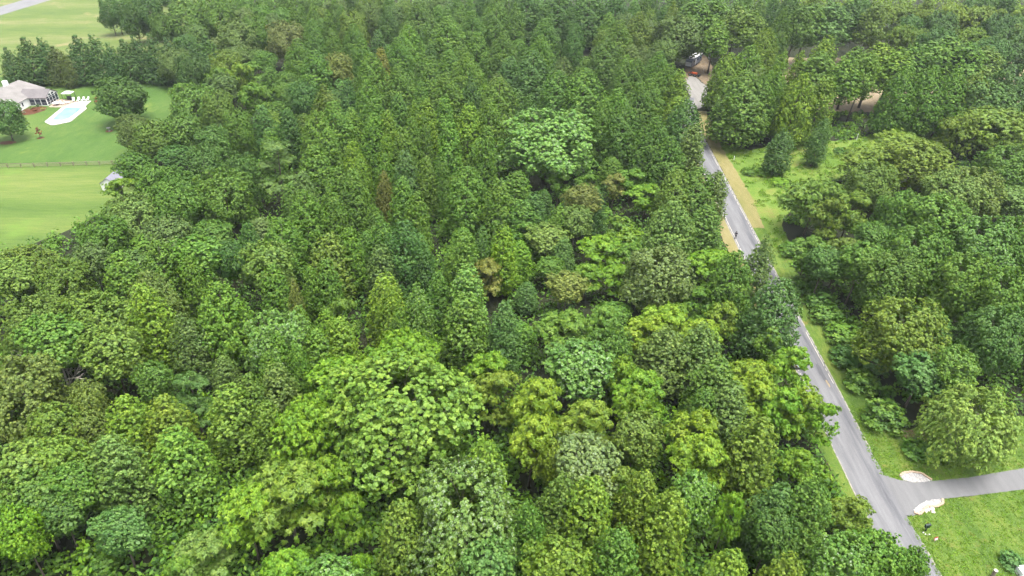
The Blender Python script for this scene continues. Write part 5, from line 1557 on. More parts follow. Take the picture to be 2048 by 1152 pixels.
158.9 160.7 6.6 13.7 mg
-129.2 124.7 5.6 11.6 mg
296.6 357.0 5.0 11.4 dg
298.8 361.9 5.6 13.1 ol
207.5 247.0 5.3 14.8 br
94.6 103.3 6.6 12.1 mg
288.9 329.0 5.5 13.4 dg
-91.2 95.6 6.5 12.9 ol
294.5 347.3 5.6 15.4 br
289.1 323.0 4.6 11.7 mg
100.0 88.2 4.8 15.5 mg
276.3 295.0 6.4 11.3 dg
89.3 79.6 6.9 15.1 br
290.5 354.9 6.4 15.9 dg
167.7 206.2 6.7 14.0 mg
167.1 167.7 6.4 11.6 br
-133.2 119.3 5.7 13.3 ol
130.7 158.6 6.7 12.2 br
104.5 98.5 6.7 15.9 mg
265.2 301.1 4.5 13.8 mg
219.7 256.7 5.3 14.0 dg
303.1 358.8 5.3 15.7 br
111.1 123.4 5.3 14.1 ol
235.5 241.6 5.9 11.3 mg
145.5 137.9 5.3 12.6 br
229.7 237.6 7.0 13.1 ol
-89.7 73.0 6.0 13.7 dg
253.0 346.3 6.8 13.5 br
296.2 329.0 5.2 12.8 mg
281.7 333.3 6.8 15.7 ol
-112.8 102.4 5.5 11.3 br
268.3 281.5 5.0 15.0 dg
182.3 197.9 7.0 14.6 dg
190.1 189.3 5.7 14.5 dg
167.5 194.7 5.8 12.8 ol
138.6 170.0 6.9 15.2 mg
242.3 278.3 6.6 13.3 dg
154.2 194.9 5.0 14.4 dg
234.0 314.3 4.6 12.2 ol
240.8 307.1 5.8 12.0 ol
96.4 77.9 6.1 12.2 dg
190.9 198.4 6.7 12.7 br
-97.3 93.5 5.5 12.8 dg
130.3 129.4 6.4 11.3 ol
249.0 289.5 5.6 12.9 br
108.6 99.7 6.1 11.1 mg
249.6 301.2 6.9 11.1 dg
122.5 142.3 6.8 14.5 mg
-112.0 95.0 5.1 11.1 br
217.5 239.5 6.5 12.8 mg
268.3 361.3 6.5 16.0 ol
213.3 251.2 5.2 14.4 br
231.9 249.5 5.6 11.8 br
216.2 260.9 6.9 12.5 br
267.4 333.6 5.6 12.6 ol
134.9 152.9 6.8 13.3 dg
197.7 233.7 6.4 14.8 br
223.9 246.8 4.9 14.5 br
219.9 227.2 6.2 13.0 mg
105.2 114.9 4.8 15.8 br
251.3 273.2 6.6 15.0 br
-149.0 138.2 6.3 12.8 br
166.6 181.7 5.2 12.6 dg
-140.9 131.7 4.9 13.3 br
250.8 305.5 4.6 12.4 mg
100.9 113.1 6.7 14.8 br
299.0 346.2 6.3 15.1 br
236.0 281.0 7.0 11.7 dg
248.6 318.0 5.3 15.5 mg
247.1 256.7 6.8 11.1 dg
238.7 266.7 7.0 12.2 mg
199.2 253.4 6.6 11.1 mg
-84.5 80.3 5.1 13.6 mg
301.9 333.6 6.3 12.1 mg
91.1 87.5 5.3 11.3 br
227.4 262.1 5.4 13.7 ol
281.1 322.0 5.7 13.7 br
283.6 316.3 5.9 15.5 dg
189.8 208.8 6.5 14.0 ol
207.6 213.2 6.5 14.5 mg
284.8 320.2 6.4 13.7 mg
280.8 359.0 6.6 13.9 ol
137.1 144.9 5.3 12.2 br
125.1 151.1 4.5 11.6 ol
177.2 174.3 5.3 13.0 dg
236.0 291.0 6.0 13.5 ol
212.3 217.6 5.9 15.9 mg
128.8 146.5 5.0 14.9 mg
104.6 93.6 6.0 13.1 mg
255.4 279.5 6.3 15.7 dg
-69.2 54.2 6.0 13.0 ol
228.8 270.7 6.5 12.7 br
233.8 269.3 5.3 15.7 mg
177.2 199.3 4.5 12.3 dg
282.4 341.8 5.6 13.0 dg
262.0 358.3 4.8 11.3 br
196.6 197.7 5.4 15.7 ol
268.9 318.7 5.9 12.7 mg
258.0 271.2 5.0 13.3 dg
137.4 132.2 5.7 15.0 ol
224.7 302.9 4.9 15.8 mg
218.7 289.2 5.9 12.9 ol
-54.4 33.9 5.6 15.2 mg
176.7 193.0 5.3 15.7 ol
235.6 256.3 5.7 15.3 br
246.2 278.0 5.7 12.7 ol
276.3 346.0 6.2 13.3 br
141.5 135.3 5.6 14.2 ol
142.7 156.6 6.7 15.5 br
274.6 288.5 5.0 11.9 br
255.5 325.9 5.0 11.8 dg
-71.9 67.7 6.9 12.0 dg
145.2 141.7 6.4 12.4 dg
276.5 324.3 6.8 15.0 br
274.7 310.7 5.0 12.8 ol
191.9 235.6 6.0 12.7 dg
215.6 228.3 5.4 13.1 dg
255.1 305.9 6.9 11.0 mg
204.0 204.8 5.9 14.4 ol
-88.6 77.4 5.0 13.1 ol
123.4 125.8 6.5 12.1 ol
99.5 92.3 5.2 12.9 dg
287.5 346.2 5.0 15.2 dg
-135.7 129.7 5.5 13.7 ol
184.6 189.1 4.7 13.9 br
237.6 300.9 6.6 11.9 mg
144.3 173.0 5.8 11.0 dg
132.9 143.8 5.3 11.2 mg
179.3 210.0 5.2 13.5 mg
151.6 151.0 6.3 13.5 mg
143.9 168.3 5.2 13.1 mg
146.8 160.9 5.0 14.1 ol
300.4 325.4 5.9 13.1 mg
-92.3 84.4 5.9 14.9 mg
161.1 180.3 4.7 13.3 mg
290.1 350.6 5.5 14.4 br
191.5 243.1 5.4 14.1 ol
201.2 217.3 6.4 11.6 ol
124.8 130.8 5.7 11.6 dg
190.1 192.9 6.6 13.3 ol
240.8 327.8 6.8 12.0 mg
216.6 265.5 5.7 13.5 br
-68.1 62.8 6.9 11.8 mg
125.7 119.4 6.4 15.4 br
227.9 246.8 5.9 14.7 mg
271.1 302.0 4.6 11.1 dg
228.8 275.1 5.1 11.2 ol
300.3 329.2 5.6 11.7 dg
278.0 333.0 5.7 14.1 dg
243.5 251.5 5.3 13.5 dg
259.0 280.5 5.6 15.4 br
-121.8 110.8 5.9 11.0 ol
224.3 251.5 6.0 13.1 br
274.7 305.4 7.0 11.6 mg
306.7 343.2 6.6 11.1 br
153.4 164.9 4.8 11.6 br
164.5 201.0 5.3 12.2 ol
233.8 297.1 6.5 12.3 mg
181.2 179.1 4.5 15.4 dg
225.6 290.5 4.5 15.4 br
142.8 160.8 6.6 13.8 ol
152.7 177.9 4.9 13.6 dg
-99.8 89.2 6.8 11.5 ol
157.8 170.3 6.9 14.8 br
228.9 307.0 6.5 11.5 br
294.7 316.8 5.7 14.7 mg
-77.1 72.6 6.2 15.2 dg
199.2 201.9 6.0 15.0 mg
187.8 238.4 4.8 15.2 mg
245.7 282.4 5.7 11.4 ol
244.6 318.5 6.7 14.3 mg
307.1 329.5 4.5 15.1 dg
130.1 119.8 6.7 11.9 dg
222.2 240.2 6.9 14.3 mg
135.5 163.2 4.9 11.1 mg
271.1 330.0 4.5 12.4 ol
256.5 310.7 5.3 13.5 ol
-108.3 97.6 6.9 11.6 dg
207.8 219.3 5.8 16.0 ol
162.1 206.4 5.8 14.7 br
165.3 188.8 5.7 14.9 mg
258.2 350.8 4.5 13.3 ol
275.0 352.6 7.0 12.6 mg
204.0 236.7 5.5 13.1 ol
161.8 170.7 5.7 12.6 mg
149.0 167.7 6.1 11.6 mg
194.3 228.2 6.8 15.3 br
-81.4 70.7 5.8 11.3 dg
269.6 314.9 5.4 15.8 mg
112.8 119.3 6.2 12.0 mg
271.8 345.3 4.6 14.4 ol
94.4 98.1 6.5 12.2 br
197.9 206.1 6.3 12.3 ol
101.1 109.2 5.3 15.0 mg
-135.4 133.9 5.3 14.3 dg
185.5 211.5 6.4 15.0 ol
119.7 134.0 6.8 12.7 br
139.5 148.9 6.0 12.0 br
289.9 319.1 6.2 12.4 mg
-106.3 90.8 4.7 14.6 br
157.2 149.3 6.5 13.7 br
217.9 235.6 6.8 15.5 ol
276.6 362.9 6.2 14.2 mg
239.5 272.9 6.0 13.8 br
-123.0 115.3 5.0 15.3 dg
122.5 113.5 5.1 12.3 dg
223.0 231.7 6.6 13.8 br
280.9 347.0 6.5 14.3 ol
221.5 235.7 5.1 14.7 dg
247.6 326.0 6.5 12.7 ol
120.0 117.1 5.9 11.7 dg
169.2 191.0 6.7 13.8 br
182.4 201.9 5.2 14.7 ol
182.7 192.8 6.6 13.4 ol
207.6 261.5 6.9 13.6 br
293.8 362.0 6.0 15.5 br
254.4 314.5 5.0 12.3 dg
-86.5 91.1 6.7 14.5 ol
259.0 334.2 4.6 11.1 ol
99.6 97.5 5.8 12.9 mg
222.3 279.6 4.8 14.9 br
132.9 148.7 6.4 12.4 mg
272.0 298.0 6.5 11.4 br
159.0 201.9 5.2 13.2 dg
118.7 102.2 4.5 14.5 br
190.6 231.6 6.4 13.8 dg
262.7 282.0 5.5 13.3 dg
-72.1 63.5 5.2 13.9 dg
294.7 323.6 6.0 14.0 ol
87.5 84.8 6.7 11.4 mg
213.6 274.1 6.3 15.9 mg
198.2 228.9 6.8 14.9 mg
218.4 221.7 5.4 15.9 ol
276.2 314.5 5.2 12.1 br
134.7 125.2 5.0 13.9 ol'''

# ------------------------------------------------------------------ the ground
bm = bmesh.new(); S_ = 3000
poly(bm, [(-S_, -S_), (S_, -S_), (S_, S_), (-S_, S_)], 0.0)
tag(mesh_obj('ground', bm, M['floor']), kind='structure')
for nm, key, z, mat, step, jit in (
    ('hay_field', 'hay', .010, 'hay', 4, .6), ('lawn', 'lawn', .014, 'lawn', 2, .3), ('meadow', 'meadow', .018, 'meadow', 2, .3),
    ('country_lane', 'farroad', .022, 'road', 6, .1), ('weedy_clearing', 'weeds', .010, 'weeds', 1.2, .4), ('sandy_clearing', 'sand', .012, 'sand', 2, .6),
    ('road_verge', 'verge_r', .018, 'verge', .8, .15), ('green_verge', 'verge_g', .022, 'yard', .8, .15), ('grass_verge', 'verge_l', .018, 'verge', .8, .15), ('roadside_grass', 'verge_m', .020, 'yard', .8, .15), ('dirt_track', 'track', .022, 'dirt', 1, .3),
    ('front_yard', 'yard_s', .014, 'yard', .6, .08), ('side_yard', 'yard_n', .014, 'yard', .6, .08), ('bare_patch', 'bare', .018, 'dirt', .5, .25),
    ('gravel_turnaround', 'bulb', .030, 'gravelroad', 1, .2), ('driveway', 'drive', .034, 'drive', .6, .02)):
    sheet(nm, POLY[key], z, M[mat], step, jit, hash(key) % 97 if False else len(key) * 7 + ord(key[0]))
# the road: straight strip with UVs (u across, v along), crumbling edge
bm = bmesh.new(); uvl = bm.loops.layers.uv.new('UVMap'); rr = random.Random(4)
rows = []; y = 20.0
def road_l(y): return 44.7 + max(0.0, y - 60) * .0325 + (max(0.0, y - 185) ** 2) * .004
def road_w(y): return 5.1
while y < 216:
    a, w = road_l(y), road_w(y)
    xs = [a + rr.uniform(-.10, .06), a + .3, a + w * .35, a + w * .5, a + w * .65, a + w - .3, a + w + rr.uniform(-.10, .16)]
    zs = [.026, .040, .055, .060, .055, .040, .026]
    rows.append(([bm.verts.new((x, y, z)) for x, z in zip(xs, zs)], y)); y += .7
for (r0, y0), (r1, y1) in zip(rows, rows[1:]):
    for k in range(6):
        f = bm.faces.new((r0[k], r0[k + 1], r1[k + 1], r1[k]))
        for lp, (uu, vv) in zip(f.loops, ((k / 6, y0), ((k + 1) / 6, y0), ((k + 1) / 6, y1), (k / 6, y1))): lp[uvl].uv = (uu, vv)
road = tag(mesh_obj('road', bm, M['road'], smooth=True), kind='structure')
def strip(name, off, w, y0, y1, mat, breaks, z=.052, seed=3):
    rr = random.Random(seed); bm = bmesh.new(); y = y0; prev = None
    while y < y1:
        on = rr.random() > breaks
        x = road_l(y) + off + rr.uniform(-.03, .03); v = [bm.verts.new((x - w / 2 - rr.uniform(0, .03), y, z)), bm.verts.new((x + w / 2 + rr.uniform(0, .03), y, z))]
        if prev and on: bm.faces.new((prev[0], prev[1], v[1], v[0]))
        prev = v; y += .6
    return mesh_obj(name, bm, mat, road)
strip('edge_line', .34, .12, 80, 205, M['paint'], .06, .050, 1)
strip('edge_line', 4.80, .10, 80, 205, M['paint'], .3, .050, 2)
strip('gravel_edge', 5.12, .16, 66, 205, M['shoulder'], .12, .034, 6)
strip('gravel_edge', 5.12, .16, 28, 52, M['shoulder'], .3, .034, 7)
strip('gravel_edge', .0, .14, 28, 205, M['shoulder'], .2, .034, 8)
def blob(name, c, rx, ry, z, mat, parent, seed):
    rr = random.Random(seed); bm = bmesh.new()
    poly(bm, [(c[0] + rx * math.cos(a) * rr.uniform(.75, 1.15), c[1] + ry * math.sin(a) * rr.uniform(.8, 1.1)) for a in [2 * math.pi * k / 18 for k in range(18)]], z)
    return mesh_obj(name, bm, mat, parent)
blob('repair_patch', (49.2, 82.5), .35, 2.6, .058, M['patch'], road, 1)
blob('worn_spot', (49.3, 80.0), .16, 1.0, .064, M['sand'], road, 2)
blob('repair_patch', (46.4, 84.0), .3, 3.0, .062, M['patch'], road, 3)
blob('worn_spot', (48.8, 49.3), .22, .3, .062, M['paint'], road, 4)
# ------------------------------------------------------------------ foliage
def leaf_mesh(name, P, N, T, L, Wd, tone, leaf, mat, tint=None):
    """P centres, N normals, T long axes (n,3); L, Wd half sizes (n,)"""
    N = N / np.linalg.norm(N, axis=1, keepdims=True); T = T - N * (T * N).sum(1, keepdims=True); T /= np.linalg.norm(T, axis=1, keepdims=True) + 1e-9
    B = np.cross(N, T); n = len(P); V = np.empty((n, 4, 3), np.float32)
    V[:, 0] = P - T * L[:, None]; V[:, 1] = P + B * Wd[:, None] - T * (.15 * L)[:, None] - N * (.12 * L)[:, None]
    V[:, 2] = P + T * L[:, None] - N * (.25 * L)[:, None]; V[:, 3] = P - B * Wd[:, None] - T * (.15 * L)[:, None] - N * (.12 * L)[:, None]
    me = bpy.data.meshes.new(name); me.vertices.add(n * 4); me.vertices.foreach_set('co', V.ravel())
    me.loops.add(n * 4); me.loops.foreach_set('vertex_index', np.arange(n * 4, dtype=np.int32))
    me.polygons.add(n); me.polygons.foreach_set('loop_start', np.arange(0, n * 4, 4, dtype=np.int32)); me.polygons.foreach_set('loop_total', np.full(n, 4, np.int32))
    if tint is None:
        a = me.attributes.new('tone', 'FLOAT', 'FACE'); a.data.foreach_set('value', tone.astype(np.float32))
        a = me.attributes.new('leaf', 'FLOAT', 'FACE'); a.data.foreach_set('value', leaf.astype(np.float32))
    else:
        a = me.attributes.new('tint', 'FLOAT_COLOR', 'FACE'); a.data.foreach_set('color', np.concatenate([tint, np.ones((n, 1))], 1).astype(np.float32).ravel())
    me.update(calc_edges=True); me.materials.append(mat); return me
def unit(v): return v / (np.linalg.norm(v, axis=-1, keepdims=True) + 1e-9)
UP = np.array([0, 0, 1.0])
def lobes_for(kind, Wd, H, n, g, base=.06):
    """lobe centres (n,3), radii (n,3), outward directions"""
    a = Wd / 2
    if kind in 'CDBW':
        cz = min(.88 * H, max(Wd * 1.2, .6 * H)) / 2; zb = {'C': base * H, 'D': .02 * H}.get(kind, H - 2 * cz)
        if kind in 'CD': prof_ = lambda u: a * np.minimum(1, (u + .05) / .16) ** .6 * np.maximum(.015, 1 - np.clip((u - .12) / .88, 0, 1) ** (2.3 if kind == 'C' else 1.6)) ** (.72 if kind == 'C' else .85)
        else: prof_ = lambda u: a * np.sqrt(np.maximum(0, 1 - (2 * u - 1) ** 2)) ** .85
        per = {'C': 14, 'D': 10}.get(kind, 16); nb = max(12, n // per); us = np.linspace(.0, 1, 200); w_ = prof_(us) + .04 * a
        if kind in 'BW': w_ = w_ * (us > .12)
        cdf = np.cumsum(w_); cdf /= cdf[-1]; u = np.interp((np.arange(nb) + g.random(nb)) / nb, cdf, us); r = prof_(u); th = np.arange(nb) * 2.39996 + g.random(nb) * .8
        dr = (prof_(np.minimum(u + .02, 1)) - prof_(np.maximum(u - .02, 0))) / (.04 * (H - zb)); D = unit(np.stack([np.cos(th), np.sin(th), np.clip(-dr, -.6, 3.)], 1))
        area = 2 * math.pi * w_.mean() * (H - zb); br = 1.2 * math.sqrt(area / nb / math.pi) * (g.uniform(.75, 1.3, nb) if kind == 'D' else g.uniform(.6, 1.5, nb)) * np.clip(.45 + r / a * .7, .4, 1.1)
        q_ = g.uniform(.88 if kind == 'D' else .78, 1.07, nb) * (1 + (.12 if kind == 'C' else .27) * np.sin(th * 2 + g.random() * 6) * np.sin(u * 8 + g.random() * 6) + .04 * np.sin(th * 3 + u * 13))
        bc = np.stack([r * q_ * np.cos(th), r * q_ * np.sin(th), zb + u * (H - zb)], 1) - D * (br * .82)[:, None]
        m = max(4, n // nb); j = (np.arange(m) + .5) / m; zc_ = 1 - 1.15 * j; fa = np.arange(m) * 2.39996; fd = np.stack([np.sqrt(1 - np.minimum(1, zc_ ** 2)) * np.cos(fa), np.sqrt(1 - np.minimum(1, zc_ ** 2)) * np.sin(fa), zc_], 1)
        Dz = unit(D + np.array([0, 0, .2])); e1 = unit(np.cross(Dz, g.normal(size=(nb, 3)))); e2 = np.cross(Dz, e1)
        d = unit(fd[None, :, 0:1] * e1[:, None] + fd[None, :, 1:2] * e2[:, None] + fd[None, :, 2:3] * Dz[:, None] + g.normal(size=(nb, m, 3)) * (.2 if kind in 'CD' else .3))
        C = (bc[:, None] + d * br[:, None, None] * g.uniform(.72 if kind in 'BW' else .82, 1.08, (nb, m, 1))).reshape(-1, 3)
        l = np.repeat(np.clip(br * .26, .16, .32), m) * g.uniform(.75, 1.3, nb * m); out = unit(d * .6 + D[:, None] * .6 + np.array([0, 0, .1])).reshape(-1, 3)
        if kind == 'W': C[:, 2] -= np.maximum(0, (np.hypot(C[:, 0], C[:, 1]) / a - .5)) * H * .22
        C[:, 2] = np.maximum(C[:, 2], .3)
        return C, np.stack([l, l, l * 1.1], 1), out
    if kind in 'SP':
        nb = max(7, int(n / 22)); th = np.arange(nb) * 2.39996 + g.random(nb) * .7
        rho = a * .74 * np.sqrt((np.arange(nb) + .35) / nb); 
        if kind == 'S': zc = H * .88 - (rho / a) ** 2 * H * .42 - np.where(np.arange(nb) % 3 == 1, g.uniform(.12, .4, nb), 0) * H + g.uniform(-.08, .03, nb) * H; br = Wd * g.uniform(.15, .24, nb)
        else: zc = H * (.35 + .58 * g.random(nb)); rho = a * .78 * (1.15 - zc / H) / .8 * g.uniform(.5, 1, nb); br = Wd * g.uniform(.14, .22, nb)
        C = []; rad = []; out = []
        for k in range(nb):
            m = max(3, int(n / nb)); d = unit(g.normal(size=(m, 3)) * np.array([1, 1, .6]) + np.array([0, 0, .35]))
            c = np.array([rho[k] * math.cos(th[k]), rho[k] * math.sin(th[k]), zc[k]]) + d * br[k] * np.array([1, 1, .62 if kind == 'S' else .32]) * g.uniform(.5, 1, (m, 1))
            C.append(c); l = .42 * g.uniform(.7, 1.3, m); rad.append(np.stack([l, l, l * (.75 if kind == 'S' else .6)], 1)); out.append(unit(d + np.array([0, 0, .4])))
        return np.concatenate(C), np.concatenate(rad), np.concatenate(out)
    if kind == 'K':
        D = unit(g.normal(size=(n, 3)) + np.array([0, 0, .5])); D[:, 2] = np.abs(D[:, 2])
        C = D * np.array([a, a, H * .8]) * g.uniform(.35, .85, (n, 1)) + np.array([0, 0, H * .08]); lr = Wd * .13 * g.uniform(.7, 1.3, n)
        return C, np.stack([lr, lr, lr * .8], 1), D
def crown_arrays(kind, Wd, H, nl, nt_, nf, seed, L0, asp, star=0., base=.06):
    g = np.random.default_rng(seed); C, rad, out = lobes_for(kind, Wd, H, nl, g, base); n = len(C)
    d = unit(g.normal(size=(n, nt_, 3)) * .8 + out[:, None] * .8 + UP * .4)
    tp = C[:, None] + d * rad[:, None] * g.uniform(.7, 1.08, (n, nt_, 1))
    ax = unit(g.normal(size=(n, nt_, nf, 3)) + d[:, :, None] * .5)
    tr = (rad.mean(1) * .42)[:, None, None, None]
    P = tp[:, :, None] + ax * tr * g.uniform(.25, 1.0, (n, nt_, nf, 1))
    N = unit(d[:, :, None] * .6 + out[:, None, None] * .6 + UP * .25 + g.normal(size=(n, nt_, nf, 3)) * .36)
    T = g.normal(size=(n, nt_, nf, 3)) * (1 - star) + ax * star * 2 - UP * (.25 + star * .5)
    if kind == 'W': T = T * .35 - UP * 1.2 + out[:, None, None] * .5; N = unit(out[:, None, None] + UP * .5 + g.normal(size=N.shape) * .5)
    tone = np.clip(.5 + g.normal(size=(n, 1, 1)) * .13 + g.normal(size=(n, nt_, 1)) * .14 + g.normal(size=(n, nt_, nf)) * .13, 0, 1)
    leaf = g.random((n, nt_, nf)); L = L0 * g.uniform(.7, 1.25, (n, nt_, nf)); m = n * nt_ * nf
    P, N, T = P.reshape(m, 3), N.reshape(m, 3), T.reshape(m, 3); Wl = (L * asp).ravel(); L = L.ravel(); tone = tone.ravel(); leaf = leaf.ravel()
    if kind in 'CDBWS':            # leaves further inside the crown
        i = g.choice(len(C), size=min(len(C), 700 if Wd < 8 else 1100), replace=False); ax_ = np.array([0, 0, H * .55]); k = len(i)
        Pi = C[i] - out[i] * (.35 + .05 * Wd) * g.uniform(.7, 1.3, (k, 1)); Li = .32 * g.uniform(.8, 1.3, k)
        P = np.concatenate([P, Pi]); N = np.concatenate([N, unit(out[i] + g.normal(size=(k, 3)) * .3)]); T = np.concatenate([T, g.normal(size=(k, 3))]); L = np.concatenate([L, Li]); Wl = np.concatenate([Wl, Li * .75])
        tone = np.concatenate([tone, np.full(k, .4)]); leaf = np.concatenate([leaf, np.zeros(k)])
    return P, N, T, L, Wl, tone, leaf, C
def trunk_mesh(name, kind, Wd, H, C, seed):
    rr = random.Random(seed); bm = bmesh.new(); r0 = .008 * H + .007 * Wd; top = {'C': .93, 'D': .9, 'B': .72, 'W': .72, 'S': .62, 'P': .92, 'K': .5}[kind] * H
    pts = []; k = 7
    for i in range(k + 1):
        f = i / k; pts.append((math.sin(f * 3 + seed) * .012 * H * f, math.cos(f * 2.3 + seed) * .012 * H * f, f * top - (.15 if i == 0 else 0)))
    tube(bm, pts, [r0 * (1.35 if i == 0 else 1) * (1 - .86 * i / k) + .015 for i in range(k + 1)], 7)
    idx = list(range(len(C))); rr.shuffle(idx)
    for i in idx[:{'C': 12, 'D': 8, 'B': 20, 'W': 20, 'S': 22, 'P': 18, 'K': 5}[kind]]:
        c = C[i]; z0 = max(.12 * H, min(top * .96, c[2] - math.hypot(c[0], c[1]) * (.7 if kind in 'BSW' else .35))); f = z0 / top
        q = pts[min(k, int(f * k))]; a = Vector((q[0], q[1], z0)); e = Vector(c); mid = a.lerp(e, .5) + Vector((rr.uniform(-.1, .1) * Wd * .3, rr.uniform(-.1, .1) * Wd * .3, -.03 * H if kind != 'C' else .0))
        rb = max(.03, r0 * max(.2, 1 - .8 * f) * .5); tube(bm, [a, mid, e], [rb, rb * .6, .018], 5)
    me = bpy.data.meshes.new(name); bm.normal_update(); bm.to_mesh(me); bm.free(); me.materials.append(BARK); me.polygons.foreach_set('use_smooth', [True] * len(me.polygons)); return me
# template sizes: (kind, width, height, lobes, tufts, leaves, half leaf length, aspect, star)
SPEC = {
    'C': [(6.4, 17, 1080, 3, 8, .13, .64, 0.)] * 6, 'Ch': [(6.2, 18, 760, 3, 8, .14, .64, 0.)] * 3, 'Cw': [(9.6, 17, 1700, 3, 8, .145, .64, 0.)] * 2,
    'B': [(6.2, 13.5, 1080, 3, 8, .13, .64, .1)] * 5, 'Bw': [(10.5, 14.5, 2300, 3, 8, .145, .64, .1)] * 3,
    'S': [(7.2, 12, 340, 5, 8, .24, .30, .7)] * 4, 'Sw': [(11.5, 13, 760, 5, 8, .25, .30, .7)] * 3,
    'D': [(7, 15.5, 950, 3, 7, .16, .5, .4)] * 2, 'P': [(8, 15, 300, 6, 8, .24, .16, .8)] * 2, 'W': [(13.5, 13.5, 2000, 3, 8, .20, .36, 0.)], 'K': [(3.4, 3.2, 70, 6, 8, .12, .6, .1)] * 3}
TEMPL = {}
for key, L_ in SPEC.items():
    TEMPL[key] = []
    for i, (wd, h, nl, ntf, nf, l0, asp, star) in enumerate(L_):
        kd = key[0]; A = crown_arrays(kd, wd, h, nl, ntf, nf, 31 * i + ord(kd) + 100 * len(key), l0, asp, star, .36 if key == 'Ch' else .06)
        TEMPL[key].append((leaf_mesh('crown', *A[:7], LEAF), trunk_mesh('trunk', kd, wd, h, A[7], i + ord(kd)), wd, h))
KINDNAME = {'C': 'conical_tree', 'B': 'broadleaf_tree', 'S': 'spreading_tree', 'D': 'cedar_tree', 'P': 'pine_tree', 'K': 'leafy_shrub'}
GROUP = {'C': 'conical trees of the woods', 'B': 'broadleaf trees of the woods', 'S': 'spreading trees of the woods', 'D': 'cedars in the row behind the house', 'P': 'pines among the broadleaf trees', 'K': 'shrubs along the wood edges'}
TR = random.Random(11)
for ln in TREES.strip().split('\n'):
    t, x, y, w, h, c, label = ln.split(' ', 6); x, y, w, h = map(float, (x, y, w, h))
    key = t
    if t in 'CBS' and w > {'C': 8.2, 'B': 8.4, 'S': 9.4}[t]: key = t + 'w'
    if t == 'C' and ((x > 66 and 186 < y < 275)) and 'bend' not in label: key = 'Ch'
    if c == 'wl': key = 'W'
    cm, tm, w0, h0 = TR.choice(TEMPL[key])
    root = empty(KINDNAME[t], (x, y, 0), TR.uniform(0, 6.283)); root.scale = (w / w0 * TR.uniform(.86, 1.14), w / w0 * TR.uniform(.86, 1.14), h / h0)
    lean = .09 if 'leaning' in label else .065
    root.rotation_euler = (TR.uniform(-lean, lean) if lean < .05 else 0, TR.uniform(-lean, lean) if lean < .05 else lean, TR.uniform(0, 6.283) if lean < .05 else 0)
    tag(root, label, 'shrub' if t == 'K' else 'tree', GROUP[t])
    cr = link(bpy.data.objects.new('crown', cm), root); k = LEAFC[c]; j = TR.uniform(.88, 1.13)
    cr.color = (k[0] * j * TR.uniform(.93, 1.08), k[1] * j, k[2] * j * TR.uniform(.9, 1.12), k[3])
    link(bpy.data.objects.new('trunk', tm), root)
# ---- what nobody could count: the hidden woods, the undergrowth, the weeds
def mass(name, items, nleaf, L0, label, cat, seed, shell):
    g = np.random.default_rng(seed); Ps = []; Ns = []; Ls = []; Cs = []
    for x, y, w, h, c in items:
        n = nleaf; k = np.array(LEAFC[c][:3]); u = g.random(n) ** .8; th = g.random(n) * 6.283
        if shell: r = w / 2 * np.maximum(.05, 1 - np.maximum(0, (u - .25) / .78) ** 1.7) ** .8 * (1 + .22 * np.sin(th * 3 + u * 11 + g.random() * 6)) * g.uniform(.75, 1.03, n); z = h * (.30 + .70 * u)
        else: r = w / 2 * np.sqrt(g.random(n)) ; z = h * (1 - (r / (w / 2)) ** 2 * .8) * g.uniform(.3, 1, n)
        P = np.stack([x + r * np.cos(th), y + r * np.sin(th), z], 1)
        Ps.append(P); Ns.append(unit(np.stack([np.cos(th) * .6, np.sin(th) * .6, np.full(n, .8)], 1) + g.normal(size=(n, 3)) * .5)); Ls.append(L0 * g.uniform(.7, 1.3, n))
        Cs.append(k * (g.uniform(.85, 1.1) * g.uniform(.65, 1.3, (n, 1))) * np.stack([g.uniform(.9, 1.12, n), np.ones(n), g.uniform(.85, 1.1, n)], 1))
    P = np.concatenate(Ps); N = np.concatenate(Ns); L = np.concatenate(Ls)
    me = leaf_mesh(name, P, N, g.normal(size=P.shape), L, L * .6, None, None, MASS, np.concatenate(Cs))
    return tag(link(bpy.data.objects.new(name, me)), label, cat, kind='stuff')
rest = []
for ln in REST.strip().split('\n'):
    a = ln.split(); rest.append((*map(float, a[:4]), a[4]))
mass('woodland', rest, 190, .46, 'mass of lower crowns filling the gaps of the woods', 'woods', 1, True)
def inside(x, y, P_):
    c = False
    for i in range(len(P_)):
        x1, y1 = P_[i]; x2, y2 = P_[i - 1]
        if (y1 > y) != (y2 > y) and x < (x2 - x1) * (y - y1) / (y2 - y1) + x1: c = not c
    return c
OPEN = [POLY[k] for k in ('weeds', 'hay', 'lawn', 'meadow', 'verge_r', 'verge_g', 'verge_l', 'verge_m', 'track', 'yard_s', 'yard_n', 'bulb', 'drive')] + [[(44.2, 20), (44.6, 110), (48.5, 190), (50, 216), (57, 216), (54, 190), (50.2, 110), (50.2, 20)]]
ur = random.Random(5); under = []; weeds = []
NEAR = {}
for ln in TREES.strip().split('\n') + ['B ' + l_ for l_ in REST.strip().split('\n')]:
    _, a, b, c_ = ln.split(' ')[:4]; a, b, c_ = float(a), float(b), float(c_)
    for i in (-1, 0, 1):
        for j in (-1, 0, 1): NEAR.setdefault((int(a // 10) + i, int(b // 10) + j), []).append((a, b, c_))
def try_under(x, y, w, h, cs):
    if any((x - a) ** 2 + (y - b) ** 2 < (c_ * .30) ** 2 for a, b, c_ in NEAR.get((int(x // 10), int(y // 10)), ())): return
    if any(inside(x + dx, y + dy, P_) for P_ in OPEN for dx, dy in ((0, 0), (-w * .35, 0), (w * .35, 0))): return
    if inside(x, y, POLY['sand']): return
    if x > 64 and y > 178 and h > 1.6: return
    under.append((x, y, w, h, ur.choice(cs)))
